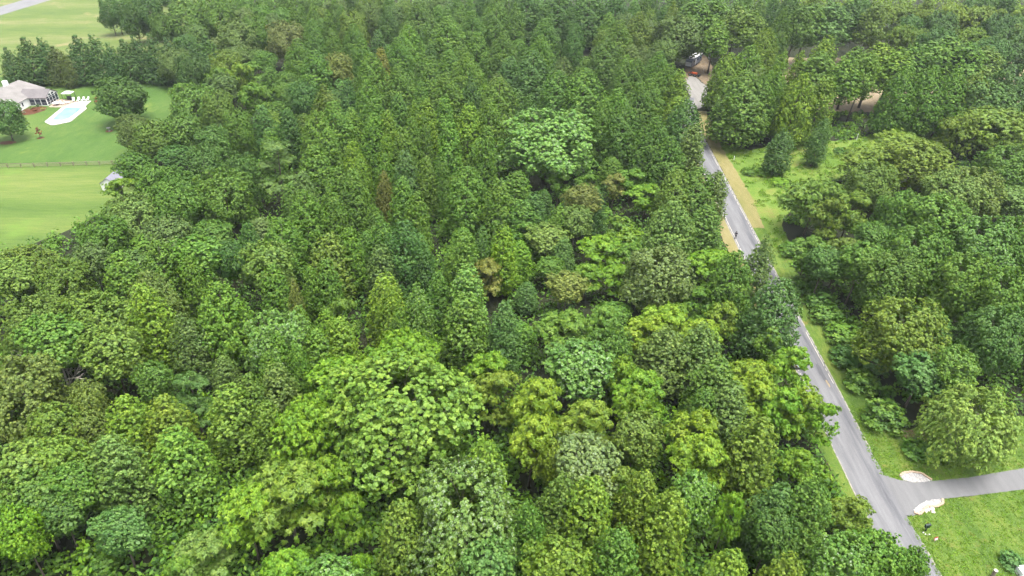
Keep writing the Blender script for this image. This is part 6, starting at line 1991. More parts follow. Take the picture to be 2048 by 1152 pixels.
for k in range(15000):
    y = 32 + 190 * ur.random() ** 1.1; x = ur.uniform(-1, 1) * (50 + y * .8); try_under(x, y, ur.uniform(2.0, 4.2), ur.uniform(1.2, 4.2), ['mg', 'dg', 'br', 'dg', 'mg'])
for k in range(2600):
    y = ur.uniform(30, 75); x = ur.uniform(-72, 42); try_under(x, y, ur.uniform(2.0, 3.6), ur.uniform(1.5, 4.5), ['mg', 'dg', 'br', 'yb'])
for k in range(900):
    y = ur.uniform(180, 206); x = ur.uniform(62, 160); try_under(x, y, ur.uniform(1.4, 3.0), ur.uniform(.8, 1.6), ['mg', 'br', 'bg', 'yg'])
for k in range(420):
    y = ur.uniform(58, 150); x = 54.6 + abs(ur.gauss(0, 4)) + max(0, 72 - y) * .3; try_under(x, y, ur.uniform(1.4, 3.0), ur.uniform(.8, 2.2), ['mg', 'br', 'bg', 'yb'])
for k in range(300):
    y = ur.uniform(45, 200); x = 43.2 - abs(ur.gauss(0, 2)) + max(0, y - 110) * .02; try_under(x, y, ur.uniform(1.2, 2.4), ur.uniform(.8, 2.2), ['mg', 'br', 'yg'])
for k in range(3000):
    y = ur.uniform(118, 205); x = ur.uniform(54, 150)
    if inside(x, y, POLY['weeds']) and not inside(x, y, POLY['verge_r']) and ur.random() > .25: weeds.append((x, y, ur.uniform(.8, 2.0), ur.uniform(.25, .9), ur.choice(['yb', 'br', 'yg', 'yo', 'yb'])))
mass('undergrowth', under, 27, .33, 'leafy undergrowth covering the floor at the wood edges', 'undergrowth', 2, False)
mass('weeds', weeds, 46, .15, 'knee-high green weeds covering the roadside clearing', 'weeds', 3, False)
# ------------------------------------------------------------------ house
GK = .7; WHITE = flat('white_siding', (226, 226, 222), .6, var=.05); TRIM = flat('white_trim', (232, 232, 230), .5, var=.03); GK = .42; SHINGLE = None
def shingle(name, a, b):
    t = NT(name); f = t.noise(t.coord(scale=(1, 1, 4)), 3.5, 5, .7); g_ = t.noise(t.coord(), .35, 3)
    s = t.math('MULTIPLY_ADD', f, .5); t.l(t.math('MULTIPLY', g_, .5), s.node.inputs[2])
    t.bsdf(t.ramp(s, [(.35, gsrgb(*a)), (.65, gsrgb(*b))]), .9, .2, bump=f, bs=.4, bd=.03); return t.m
SHINGLE = shingle('brown_shingle', (122, 118, 116), (154, 150, 147)); SHINGLE2 = shingle('grey_shingle', (112, 108, 110), (138, 132, 132)); SHEDROOF = shingle('shed_shingle', (122, 122, 134), (148, 148, 160))
GLASS = flat('dark_glass', (52, 60, 78), .12, spec=.6, var=.1); DARK = flat('dark_metal', (44, 46, 50), .45, var=.1); BLACK = flat('black_rubber', (30, 30, 32), .8, var=.1)
def gable(parent, x0, x1, y0, y1, ze, zr, axis, mat, over=.35, th=.14):
    """pitched roof, ridge along axis; solid slabs"""
    bm = bmesh.new()
    if axis == 'Y': xm = (x0 + x1) / 2; prof = [(x0 - over, ze - over * (zr - ze) / (xm - x0)), (xm, zr), (x1 + over, ze - over * (zr - ze) / (xm - x0))]
    else: xm = (y0 + y1) / 2; prof = [(y0 - over, ze - over * (zr - ze) / (xm - y0)), (xm, zr), (y1 + over, ze - over * (zr - ze) / (xm - y0))]
    lo, hi = (y0 - over, y1 + over) if axis == 'Y' else (x0 - over, x1 + over)
    pr = prof + [(p, z - th) for p, z in prof[::-1]]
    A = [bm.verts.new((p, lo, z) if axis == 'Y' else (lo, p, z)) for p, z in pr]; B = [bm.verts.new((p, hi, z) if axis == 'Y' else (hi, p, z)) for p, z in pr]
    bm.faces.new((A[0], A[1], A[4], A[5])); bm.faces.new((A[1], A[2], A[3], A[4])); bm.faces.new((B[5], B[4], B[1], B[0])); bm.faces.new((B[4], B[3], B[2], B[1]))
    for i in range(6): j = (i + 1) % 6; bm.faces.new((A[j], A[i], B[i], B[j]))
    bmesh.ops.recalc_face_normals(bm, faces=bm.faces[:]); return mesh_obj('roof', bm, mat, parent)
def gabled_wall(parent, x0, x1, y0, y1, ze, zr, axis, mat, name='wall'):
    bm = bmesh.new()
    if axis == 'Y': pr = [(x0, 0), (x1, 0), (x1, ze), ((x0 + x1) / 2, zr), (x0, ze)]; lo, hi = y0, y1
    else: pr = [(y0, 0), (y1, 0), (y1, ze), ((y0 + y1) / 2, zr), (y0, ze)]; lo, hi = x0, x1
    A = [bm.verts.new((p, lo, z) if axis == 'Y' else (lo, p, z)) for p, z in pr]; B = [bm.verts.new((p, hi, z) if axis == 'Y' else (hi, p, z)) for p, z in pr]
    bm.faces.new(A); bm.faces.new(B[::-1])
    for i in range(5): j = (i + 1) % 5; bm.faces.new((A[j], A[i], B[i], B[j]))
    bmesh.ops.recalc_face_normals(bm, faces=bm.faces[:]); return mesh_obj(name, bm, mat, parent)
house = tag(empty('house'), 'white house with brown shingle roof and glazed sunroom beside the pool', 'house')
gabled_wall(house, -164.6, -150.2, 199.2, 217.6, 2.6, 4.75, 'Y', WHITE)
rf = gable(house, -164.6, -150.2, 199.2, 217.6, 2.72, 5.15, 'Y', SHINGLE)
bx('chimney', (-160.2, 213.8, 3.6), (-159.0, 214.9, 5.9), TRIM, rf)
bm = bmesh.new(); lathe(bm, [(.05, 0), (.32, .06), (.42, .25), (.3, .4), (.04, .46)], (-152.0, 203.2, 3.22), 14); mesh_obj('roof_dome', bm, TRIM, rf)
for yy in (201.6, 203.4, 205.2):
    w_ = bx('window', (-150.2, yy - .35, .9), (-150.13, yy + .35, 2.1), TRIM, house); bx('pane', (-150.13, yy - .28, .97), (-150.105, yy + .28, 2.03), GLASS, w_)
# sunroom
gabled_wall(house, -150.2, -144.6, 208.4, 214.7, 2.5, 4.0, 'X', WHITE, 'sunroom_wall')
gable(house, -152.6, -144.6, 208.4, 214.7, 2.62, 4.35, 'X', SHINGLE2, .3)
for k in range(3):
    a = -150.0 + k * 1.8
    for z0, z1 in ((.25, .85), (.95, 1.95), (2.05, 2.35)):
        if z0 == .95: bx('pane', (a + .1, 208.36, z0), (a + 1.7, 208.39, z1), GLASS, house)
        else:
            for h_ in (0, 1): bx('pane', (a + .1 + h_ * .82, 208.36, z0), (a + .88 + h_ * .82, 208.39, z1), GLASS, house)
for k in range(4):
    a = 208.6 + k * 1.5
    for z0, z1 in ((.25, .9), (1.0, 2.0), (2.1, 2.45)):
        bx('door' if k == 1 and z0 == 1.0 else 'pane', (-144.59, a + .1, z0), (-144.56, a + 1.38, z1), GLASS, house)
for a in (210.2, 211.7): bx('pane', (-144.59, a, 2.6), (-144.56, a + 1.1, 3.1), GLASS, house)
for a in (-150.05, -148.25, -146.45, -144.62): bx('post', (a - .06, 208.30, .0), (a + .06, 208.355, 2.5), TRIM, house)
# garden bed
sheet('mulch_bed', POLY['bed'], .03, M['mulch'], .8, .12, 3)
def little_crown(name, w, h, n, seed, col, parent, L0=.09, z0=0., dense=9):
    A = crown_arrays('K', w, h, n, 7, dense, seed, L0, .6, .1)
    me = leaf_mesh('crown', A[0] + np.array([0, 0, z0]), *A[1:7], LEAF); o = link(bpy.data.objects.new(name, me), parent); o.color = (*col, .0); return o
def lin3(r, g, b): return srgb(r, g, b)[:3]
for i, (x, y, w, h, col, nm, lab) in enumerate((
    (-148.9, 200.4, 1.6, 1.0, (104, 62, 66), 'garden_shrub', 'dark red shrub at the front corner of the garden bed'),
    (-148.2, 201.9, 1.2, .8, (150, 150, 120), 'garden_shrub', 'pale leafy shrub next to the dark red one in the garden bed'),
    (-147.9, 205.6, 1.9, 1.3, (118, 140, 70), 'garden_shrub', 'rounded green shrub against the side wall by the sunroom'),
    (-146.0, 203.6, 1.6, .6, (128, 74, 44), 'garden_plant', 'rusty brown low plant in the garden bed'),
    (-144.3, 204.8, 1.7, .6, (160, 156, 80), 'garden_plant', 'yellow-green low plant at the tip of the garden bed'),
    (-147.3, 207.6, 1.4, .9, (80, 112, 60), 'garden_plant', 'dark green plant under the sunroom windows'))):
    r_ = tag(empty(nm, (x, y, .03)), lab, 'shrub' if 'shrub' in nm else 'plant', 'plants of the garden bed')
    little_crown('foliage', w, h, 12, 50 + i, lin3(*col), r_)
# pool
pool = tag(empty('swimming_pool'), 'long pale blue swimming pool with a wide white deck on the lawn', 'pool')
def ring(P_, n, c):
    o = []
    for k in range(n):
        a = 2 * math.pi * k / n; d = Vector((math.cos(a), math.sin(a))); best = None
        for i in range(len(P_)):
            p, q = Vector(P_[i]) - c, Vector(P_[(i + 1) % len(P_)]) - c; e = q - p; den = d.x * e.y - d.y * e.x
            if abs(den) < 1e-9: continue
            t_ = (p.x * e.y - p.y * e.x) / den; s_ = (p.x * d.y - p.y * d.x) / den
            if t_ > 0 and -1e-6 <= s_ <= 1 + 1e-6 and (best is None or t_ > best): best = t_
        o.append(c + d * (best or 1))
    return o
pc = sum((Vector(p) for p in POLY['water']), Vector((0, 0))) / len(POLY['water'])
O_, I_ = ring(POLY['deck'], 72, pc), ring(POLY['water'], 72, pc)
bm = bmesh.new(); lv = [[bm.verts.new((p.x, p.y, z)) for p in L_] for L_, z in ((O_, 0.0), (O_, .16), (I_, .16), (I_, .04))]
for a, b in zip(lv, lv[1:]):
    for k in range(72): bm.faces.new((a[k], a[(k + 1) % 72], b[(k + 1) % 72], b[k]))
mesh_obj('deck', bm, M['concrete'], pool)
t = NT('pool_water'); f = t.noise(t.coord(), .25, 3); t.bsdf(t.ramp(f, [(.35, gsrgb(134, 190, 206)), (.65, gsrgb(160, 206, 216))]), .06, .5, bump=t.noise(t.coord(), 2.2, 3), bs=.08, bd=.05)
bm = bmesh.new(); bm.faces.new([bm.verts.new((p.x, p.y, .07)) for p in I_]); mesh_obj('water', bm, t.m, pool)
for s_ in (-.3, .3):
    bm = bmesh.new(); q = I_[8]; tube(bm, [(q.x - .1, q.y + s_, .05), (q.x - .1, q.y + s_, .8), (q.x + .25, q.y + s_, .9), (q.x + .5, q.y + s_, .16)], [.03] * 4, 6); mesh_obj('ladder_rail', bm, DARK, pool)
sheet('patio', POLY['patio'], .05, M['pave'], 1.0, .05, 6)
# patio furniture
g_ = tag(empty('patio_canopy', (-141.0, 214.2, .05)), 'white square canopy on posts beside the sunroom', 'canopy')
bm = bmesh.new(); b_ = [bm.verts.new((x, y, 2.2)) for x, y in ((-1.5, -1.2), (1.5, -1.2), (1.5, 1.2), (-1.5, 1.2))]; a_ = [bm.verts.new((x, y, 2.62)) for x, y in ((-.5, -.4), (.5, -.4), (.5, .4), (-.5, .4))]
for k in range(4): bm.faces.new((b_[k], b_[(k + 1) % 4], a_[(k + 1) % 4], a_[k]))
bm.faces.new(a_); mesh_obj('canopy_top', bm, TRIM, g_)
for x in (-1.4, 1.4):
    for y in (-1.1, 1.1): bx('post', (x - .05, y - .05, 0), (x + .05, y + .05, 2.2), DARK, g_)
g_ = tag(empty('grill', (-140.8, 213.9, .05)), 'dark barbecue grill under the white canopy', 'grill')
bx('cart', (-.6, -.3, 0), (.6, .3, .85), DARK, g_, .03); bm = bmesh.new(); tube(bm, [(-.55, 0, .95), (.55, 0, .95)], [.28, .28], 12); mesh_obj('hood', bm, DARK, g_)
def lounge(x, y, rz, lab):
    r_ = tag(empty('lounge_chair', (x, y, .16), rz), lab, 'chair', 'white chairs on the pool deck')
    bx('seat', (-.32, -.5, .32), (.32, .45, .38), TRIM, r_); o = bx('backrest', (-.32, 0, 0), (.32, .06, .75), TRIM, r_); o.location = (0, .45, .36); o.rotation_euler = (-.5, 0, 0)
    for a in (-.28, .28):
        for b in (-.42, .40): bx('leg', (a - .03, b - .03, 0), (a + .03, b + .03, .32), TRIM, r_)
for i, (x, y, o_) in enumerate(((-138.7, 212.2, 'first'), (-137.3, 212.5, 'second'), (-136.0, 212.7, 'third'), (-134.8, 213.0, 'fourth'))): lounge(x, y, .3 - i * .25, o_ + ' white chair from the canopy on the pool deck')
r_ = tag(empty('patio_table', (-142.3, 209.0, .05)), 'round white table on the beige patio by the sunroom', 'table')
bm = bmesh.new(); lathe(bm, [(.95, .66), (1.0, .70), (.95, .74)], seg=20); mesh_obj('tabletop', bm, TRIM, r_); bm = bmesh.new(); lathe(bm, [(.4, 0), (.35, .06), (.07, .1), (.07, .66)], seg=10); mesh_obj('pedestal', bm, DARK, r_)
for i, (x, y, o_) in enumerate(((-140.6, 209.3, 'beside the round table'), (-139.6, 210.4, 'between the round table and the pool'))):
    lounge(x, y, 1.2 + i, 'white chair ' + o_)
# split rail fence
fence = tag(empty('rail_fence'), 'weathered wooden rail fence between the lawn and the mown meadow', 'fence')
WOOD = bark_material('weathered_wood', (84, 76, 66), (120, 110, 98))
fx = [-141.3 + 3.22 * k for k in range(16)]
fy = lambda x: 161.4 + (x + 130.5) * .0724 * 1.0
fr = random.Random(2)
for i, x in enumerate(fx):
    o = bx('post', (-.08, -.08, -.1), (.08, .08, 1.22), WOOD, fence, .015); o.location = (x, fy(x), 0); o.rotation_euler = (fr.uniform(-.04, .04), fr.uniform(-.05, .05), 0)
    if i + 1 < len(fx):
        for z in (.38, .72, 1.06):
            bm = bmesh.new(); x1 = fx[i + 1]; tube(bm, [(x, fy(x), z + fr.uniform(-.03, .03)), ((x + x1) / 2, fy((x + x1) / 2) + fr.uniform(-.03, .03), z - .02), (x1, fy(x1), z + fr.uniform(-.03, .03))], [.05, .06, .05], 6); mesh_obj('rail', bm, WOOD, fence)
# shed
shed = tag(empty('garden_shed'), 'small white shed with pale grey roof half hidden by trees at the meadow edge', 'shed')
gabled_wall(shed, -97.6, -94.0, 148.0, 153.6, 2.1, 3.2, 'Y', WHITE); gable(shed, -97.6, -94.0, 148.0, 153.6, 2.16, 3.42, 'Y', SHEDROOF, .2, .1)
d_ = bx('door', (-96.6, 147.94, .05), (-95.0, 147.99, 1.9), TRIM, shed); bx('handle', (-95.3, 147.90, 1.0), (-95.2, 147.938, 1.1), DARK, d_)
# small ornamental trees
for i, (x, y, w, h, lab) in enumerate(((-131.7, 181.7, 2.0, 3.4, 'small red-leaved tree alone on the lawn in front of the pool'), (-127.6, 206.5, 3.0, 4.4, 'red-leaved tree peeking out behind the lone dark lawn tree'))):
    r_ = tag(empty('ornamental_tree', (x, y, 0)), lab, 'tree'); little_crown('crown', w, h * .75, 18, 80 + i, lin3(132, 58, 44), r_, .10, h * .3)
    bm = bmesh.new(); tube(bm, [(0, 0, -.1), (.03, 0, h * .4), (0, .05, h * .7)], [.09, .06, .03], 7); mesh_obj('trunk', bm, BARK, r_)
    blob('mulch_ring', (0, 0), .95, .95, .03, M['mulch'], r_, i + 20)
tag(blob('mulch_ring', (-139.0, 178.2), 2.4, 1.4, .03, M['mulch'], None, 33), kind='structure')
r_ = tag(empty('bird_bath', (-115.1, 187.0, .02)), 'grey stone bird bath on a mulch ring at the lawn edge', 'bird bath')
STONE = flat('grey_stone', (150, 150, 148), var=.2)
bm = bmesh.new(); lathe(bm, [(.35, 0), (.3, .1), (.12, .2), (.1, .7), (.2, .78)], seg=12); mesh_obj('pedestal', bm, STONE, r_); bm = bmesh.new(); lathe(bm, [(.2, .78), (.55, .92), (.6, .98), (.5, .96), (.05, .88)], seg=16); mesh_obj('basin', bm, STONE, r_)
blob('mulch_ring', (0, 0), 1.2, 1.0, .02, M['mulch'], r_, 41)
# ------------------------------------------------------------------ gravel islands by the driveway
PALE = flat('pale_gravel', (186, 182, 176), var=.2, scale=4.); TANSTONE = flat('tan_kerb_stone', (190, 166, 140), var=.14, scale=3.)
gr = random.Random(9)
def stone_mesh(seed, r=.1):
    rr = random.Random(seed); bm = bmesh.new(); bmesh.ops.create_icosphere(bm, subdivisions=1, radius=r)
    for v in bm.verts: v.co = Vector((v.co.x * rr.uniform(.8, 1.3), v.co.y * rr.uniform(.8, 1.3), v.co.z * rr.uniform(.5, .8)))
    return bm
def gravel_island(key, name, lab, kerb_idx, n):
    P_ = POLY[key]; r_ = tag(empty(name), lab, 'gravel bed', 'gravel beds flanking the driveway')
    bm = bmesh.new(); poly(bm, rough_outline(P_, .3, .02, 2), 0.0, .06); bmesh.ops.triangulate(bm, faces=[f for f in bm.faces if len(f.verts) > 4]); mesh_obj('bed', bm, PALE, r_)
    xs = [p[0] for p in P_]; ys = [p[1] for p in P_]; bm = bmesh.new(); k = 0
    while k < n:
        x, y = gr.uniform(min(xs), max(xs)), gr.uniform(min(ys), max(ys))
        if not inside(x, y, P_): continue
        k += 1; r0 = gr.uniform(.05, .13); m_ = bmesh.ops.create_icosphere(bm, subdivisions=1, radius=r0, matrix=Matrix.Translation((x, y, .07)) @ Matrix.Diagonal((gr.uniform(.8, 1.4), gr.uniform(.8, 1.4), .6, 1)))
    o = mesh_obj('gravel', bm, flat('mixed_gravel', (180, 178, 176), var=.35, scale=3.), r_); o['kind'] = 'stuff'
    for i in range(len(kerb_idx) - 1):
        a, b = Vector(P_[kerb_idx[i]]), Vector(P_[kerb_idx[i + 1]]); L_ = (b - a).length; m = max(1, round(L_ / .42))
        for q in range(m):
            p = a.lerp(b, (q + .5) / m); o = bx('kerb_stone', (-L_ / m / 2 + .01, -.15, 0), (L_ / m / 2 - .01, .15, .2), TANSTONE, r_, .02); o.location = (p.x, p.y, gr.uniform(-.01, .02)); o.rotation_euler = (0, 0, math.atan2(b.y - a.y, b.x - a.x) + gr.uniform(-.05, .05))
gravel_island('island_n', 'gravel_bed', 'lens-shaped pale gravel bed with tan stone kerb on the woods side of the driveway', [0, 1, 2, 3, 4], 260)
gravel_island('island_s', 'gravel_bed', 'curved pale gravel bed with tan stone kerb beside the mailbox lawn', [10, 9, 8, 7, 6, 5, 4], 240)
for i in range(14):
    x, y = 53.0 + gr.uniform(-.55, .6), 56.1 + gr.uniform(-.35, .35)
    o = mesh_obj('rock', stone_mesh(i, gr.uniform(.13, .28)), flat('pale_rock', (206, 196, 182), var=.15)); o.location = (x, y, .08); tag(o, 'pale rock in the small pile behind the curved gravel bed', 'rock', 'rocks piled behind the gravel bed')
# mailbox, yard sign, post, utility box, plume grass
r_ = tag(empty('mailbox', (51.0, 53.1, .014), .2), 'dark green mailbox on a post at the road edge', 'mailbox')
GREENP = flat('dark_green_paint', (44, 62, 58), .4, var=.1)
bx('post', (-.06, -.06, -.1), (.06, .06, 1.05), GREENP, r_)
bm = bmesh.new(); pr = [(-.14, 0), (.14, 0)] + [(.14 * math.cos(a), .16 + .13 * math.sin(a)) for a in [math.pi * k / 8 for k in range(9)]]
A = [bm.verts.new((-.42, p, 1.05 + z)) for p, z in pr]; B = [bm.verts.new((.28, p, 1.05 + z)) for p, z in pr]; bm.faces.new(A); bm.faces.new(B[::-1])
for i in range(len(pr)): bm.faces.new((A[i], A[(i + 1) % len(pr)], B[(i + 1) % len(pr)], B[i]))
bmesh.ops.recalc_face_normals(bm, faces=bm.faces[:]); mesh_obj('box', bm, GREENP, r_)
bx('newspaper_box', (-.36, -.12, .72), (.24, .12, .96), GREENP, r_); bx('flag', (-.1, .15, 1.2), (-.06, .17, 1.45), flat('red_plastic', (170, 40, 40)), r_)
for i, (x, y) in enumerate(((50.75, 52.6), (50.95, 52.5), (51.2, 52.55), (50.6, 52.85))):
    o = mesh_obj('rock', stone_mesh(40 + i, .11), flat('white_rock', (232, 230, 226), var=.08)); o.location = (x, y, .06); tag(o, 'white rock at the foot of the mailbox', 'rock', 'white rocks at the mailbox foot')
r_ = tag(empty('yard_sign', (51.5, 51.5, .014), .35), 'small red and white yard sign in the grass near the mailbox', 'sign')
bx('stake', (-.24, -.01, -.05), (-.22, .01, .55), DARK, r_); bx('stake', (.22, -.01, -.05), (.24, .01, .55), DARK, r_)
o = bx('panel', (-.30, -.012, .30), (.30, .012, .72), flat('red_sign', (176, 48, 52), .5), r_); o.rotation_euler = (-.35, 0, 0)
o = bx('panel_face', (-.24, -.02, .32), (.24, -.0125, .58), flat('white_sign', (238, 232, 226), .5), r_); o.rotation_euler = (-.35, 0, 0)
r_ = tag(empty('wooden_post', (55.6, 46.9, 0)), 'stout dark wooden post standing in the rough grass', 'post')
bm = bmesh.new(); lathe(bm, [(.20, -.1), (.19, 1.15), (.21, 1.17)], seg=12); mesh_obj('shaft', bm, WOOD, r_); bm = bmesh.new(); lathe(bm, [(.21, 1.17), (.23, 1.19), (.23, 1.26), (.05, 1.28)], seg=12); mesh_obj('cap', bm, flat('pale_cap', (186, 180, 172)), r_)
r_ = tag(empty('utility_box', (59.4, 47.3, 0), .1), 'white utility box at the edge of the grass', 'utility box')
bx('cabinet', (-.65, -.5, .08), (.65, .5, .8), TRIM, r_, .03); bx('plinth', (-.75, -.6, -.05), (.75, .6, .079), M['concrete'], r_); bx('lid', (-.68, -.53, .80), (.68, .53, .88), TRIM, r_, .02)
r_ = tag(empty('plume_grass', (59.0, 48.5, 0)), 'pinkish plume grass clump next to the white utility box', 'plant')
A = crown_arrays('K', 1.3, 1.1, 16, 8, 9, 5, .13, .14, .7); me = leaf_mesh('plumes', *A[:7], LEAF); o = link(bpy.data.objects.new('plumes', me), r_); o.color = (*lin3(196, 168, 136), 0)
# marker posts
for (x, y, h, lab) in ((95.7, 180.3, 1.7, 'thin white marker pipe in the weedy clearing'), (57.8, 166.2, 1.1, 'short white marker post on the dry verge by the road')):
    bm = bmesh.new(); lathe(bm, [(.07, -.1), (.07, h), (.085, h + .01), (.085, h + .1), (.02, h + .13)], (0, 0, 0), 10); o = mesh_obj('marker_post', bm, TRIM); o.location = (x, y, 0); tag(o, lab, 'post')
# ------------------------------------------------------------------ vehicles
def wheel(parent, x, y, r, w):
    bm = bmesh.new(); tube(bm, [(x - w / 2, y, r), (x - w / 2 + .04, y, r), (x + w / 2 - .04, y, r), (x + w / 2, y, r)], [r * .86, r, r, r * .86], 18); o = mesh_obj('wheel', bm, BLACK, parent)
    bm = bmesh.new(); tube(bm, [(x - w / 2 - .012, y, r), (x + w / 2 + .012, y, r)], [r * .55] * 2, 14); mesh_obj('rim', bm, flat('alloy', (170, 172, 176), .35, .6), o)
cp = tag(empty('camper_trailer', (66.2, 252.6, 0), math.atan2(-5.6, 8.5)), 'long grey camper trailer with white roof parked at the road end', 'camper')
GREYP = flat('grey_camper_paint', (104, 112, 128), .4, var=.06); ROOFW = flat('white_roof_membrane', (228, 228, 226), .6, var=.05)
bm = bmesh.new(); pr = [(-5.0, .6), (5.0, .6), (5.0, 3.1), (-4.2, 3.2), (-5.2, 2.6)]
A = [bm.verts.new((-1.22, y, z)) for y, z in pr]; B = [bm.verts.new((1.22, y, z)) for y, z in pr]; bm.faces.new(A); bm.faces.new(B[::-1])
for i in range(5): bm.faces.new((A[i], A[(i + 1) % 5], B[(i + 1) % 5], B[i]))
bmesh.ops.recalc_face_normals(bm, faces=bm.faces[:]); bmesh.ops.bevel(bm, geom=bm.edges[:], offset=.08, segments=2, affect='EDGES'); mesh_obj('body', bm, GREYP, cp)
o = bx('roof', (-1.24, -4.1, 0), (1.24, 5.02, .06), ROOFW, cp); o.location = (0, 0, 3.19); o.rotation_euler = (-.011, 0, 0)
for y in (-3.2, -1.4, 1.0, 3.2): bx('vent', (-.35, y, 3.25), (.35, y + .7, 3.5), DARK, cp, .05)
bx('front_cap', (-1.1, -5.24, .8), (1.1, -5.16, 2.2), ROOFW, cp, .02)
for y in (-3.4, .2, 2.8): w_ = bx('window', (1.225, y, 1.7), (1.245, y + 1.3, 2.4), GLASS, cp)
bx('door', (1.226, -1.6, .7), (1.25, -.8, 2.6), ROOFW, cp)
for y in (.6, 1.5):
    for x in (-1.1, 1.1): wheel(cp, x, y, .36, .24)
bx('hitch', (-.08, -6.4, .55), (.08, -5.0, .65), DARK, cp)
tr = tag(empty('tractor', (63.1, 239.4, .02), 1.0), 'small orange and black tractor parked in front of the camper', 'tractor')
OR = flat('orange_paint', (206, 92, 40), .4, var=.06)
bx('hood', (-.4, -1.5, .6), (.4, .1, 1.25), OR, tr, .08); bx('fender', (-.85, .25, .9), (-.45, 1.25, 1.15), OR, tr, .06); bx('fender', (.45, .25, .9), (.85, 1.25, 1.15), OR, tr, .06); bx('seat', (-.28, .5, .9), (.28, 1.0, 1.35), BLACK, tr, .05)
bx('chassis', (-.3, -1.4, .4), (.3, 1.2, .599), BLACK, tr); o = bx('loader_bucket', (-.9, -2.6, .15), (.9, -1.95, .8), DARK, tr, .05)
for s_ in (-.55, .55): bx('loader_arm', (s_ - .06, -2.0, .6), (s_ + .06, .2, .75), DARK, tr)
bm = bmesh.new(); tube(bm, [(-.6, 1.2, .9), (-.6, 1.2, 2.2), (.6, 1.2, 2.2), (.6, 1.2, .9)], [.05] * 4, 6); mesh_obj('roll_bar', bm, DARK, tr)
for s_ in (-.68, .68): wheel(tr, s_, .75, .6, .38); wheel(tr, s_, -1.1, .38, .26)
def car(loc, rz, paint, lab):
    r_ = tag(empty('parked_car', loc, rz), lab, 'car')
    bm = bmesh.new(); side = [(-2.15, .32), (2.15, .32), (2.2, .62), (2.05, .86), (1.15, .95), (-1.75, .98), (-2.2, .85)]
    A = [bm.verts.new((-.86, y, z)) for y, z in side]; B = [bm.verts.new((.86, y, z)) for y, z in side]; bm.faces.new(A); bm.faces.new(B[::-1])
    for i in range(7): bm.faces.new((A[i], A[(i + 1) % 7], B[(i + 1) % 7], B[i]))
    bmesh.ops.recalc_face_normals(bm, faces=bm.faces[:]); bmesh.ops.bevel(bm, geom=bm.edges[:], offset=.07, segments=3, affect='EDGES'); mesh_obj('body', bm, paint, r_, True)
    bm = bmesh.new(); lo = [(-.80, -1.75), (.80, -1.75), (.80, 1.15), (-.80, 1.15)]; hi = [(-.62, -1.2), (.62, -1.2), (.62, .35), (-.62, .35)]
    a_ = [bm.verts.new((x, y, .95)) for x, y in lo]; b_ = [bm.verts.new((x, y, 1.45)) for x, y in hi]
    for k in range(4): bm.faces.new((a_[k], a_[(k + 1) % 4], b_[(k + 1) % 4], b_[k]))
    mesh_obj('window_band', bm, GLASS, r_); bx('roof', (-.64, -1.22, 1.45), (.64, .37, 1.52), paint, r_, .03)
    for s_ in (-.6, .6): bx('headlight', (s_ - .18, 2.14, .62), (s_ + .18, 2.21, .76), ROOFW, r_); bx('tail_light', (s_ - .16, -2.22, .66), (s_ + .16, -2.16, .82), flat('red_lens', (150, 24, 24), .3), r_)
    for x in (-.8, .8):
        for y in (-1.35, 1.35): wheel(r_, x, y, .32, .22)
car((45.9, 85.4, .035), 0, flat('silver_white_paint', (222, 226, 230), .25, spec=.5, var=.03), 'pale car at the road edge almost hidden under overhanging branches')
car((98.6, 224.8, .02), 1.2, flat('blue_grey_paint', (84, 94, 112), .3, spec=.5, var=.05), 'blue-grey car glimpsed between trees at the sandy clearing')
# ------------------------------------------------------------------ person
def skin(name, V, E, rad, mat, parent, root=0, sub=2):
    me = bpy.data.meshes.new(name); me.from_pydata(V, E, []); o = link(bpy.data.objects.new(name, me), parent)
    m_ = o.modifiers.new('s', 'SKIN'); o.modifiers.new('d', 'SUBSURF').levels = sub; o.modifiers['d'].render_levels = sub
    for i, r_ in enumerate(rad): me.skin_vertices[0].data[i].radius = (r_, r_) if not isinstance(r_, tuple) else r_
    me.skin_vertices[0].data[root].use_root = True; me.materials.append(mat); return o
pr_ = tag(empty('person', (47.1, 125.3, .05), math.radians(-12)), 'person in dark clothes standing on the road with both forearms raised', 'person')
CLOTH = flat('dark_clothes', (38, 38, 52), .9, var=.15); SKIN_ = flat('skin', (176, 130, 104), .6, var=.05)
V = [(0, 0, .95), (0, -.01, 1.15), (0, 0, 1.38), (0, 0, 1.48), (-.09, 0, .88), (-.12, -.01, .5), (-.14, .0, .09), (-.15, -.13, .05), (.09, 0, .88), (.10, -.01, .5), (.11, 0, .09), (.12, -.13, .05),
     (-.20, 0, 1.40), (-.27, -.02, 1.14), (-.13, -.26, 1.20), (.20, 0, 1.40), (.27, -.02, 1.14), (.13, -.26, 1.20)]
E_ = [(0, 1), (1, 2), (2, 3), (0, 4), (4, 5), (5, 6), (6, 7), (0, 8), (8, 9), (9, 10), (10, 11), (2, 12), (12, 13), (13, 14), (2, 15), (15, 16), (16, 17)]
RD = [(.16, .11), (.15, .11), (.17, .11), .07, .10, .075, .05, .045, .10, .075, .05, .045, .075, .055, .04, .075, .055, .04]
skin('body', V, E_, RD, CLOTH, pr_)
bm = bmesh.new(); bmesh.ops.create_uvsphere(bm, u_segments=14, v_segments=10, radius=.105)
for v in bm.verts: v.co = Vector((v.co.x * .86, v.co.y * 1.0, v.co.z * 1.2 + 1.64))
for a in (((0, -.10, 1.63), .018), ((-.09, 0, 1.64), .022), ((.09, 0, 1.64), .022)): bmesh.ops.create_icosphere(bm, subdivisions=1, radius=a[1], matrix=Matrix.Translation(a[0]))
mesh_obj('head', bm, SKIN_, pr_, True)
bm = bmesh.new(); bmesh.ops.create_uvsphere(bm, u_segments=14, v_segments=8, radius=.118)
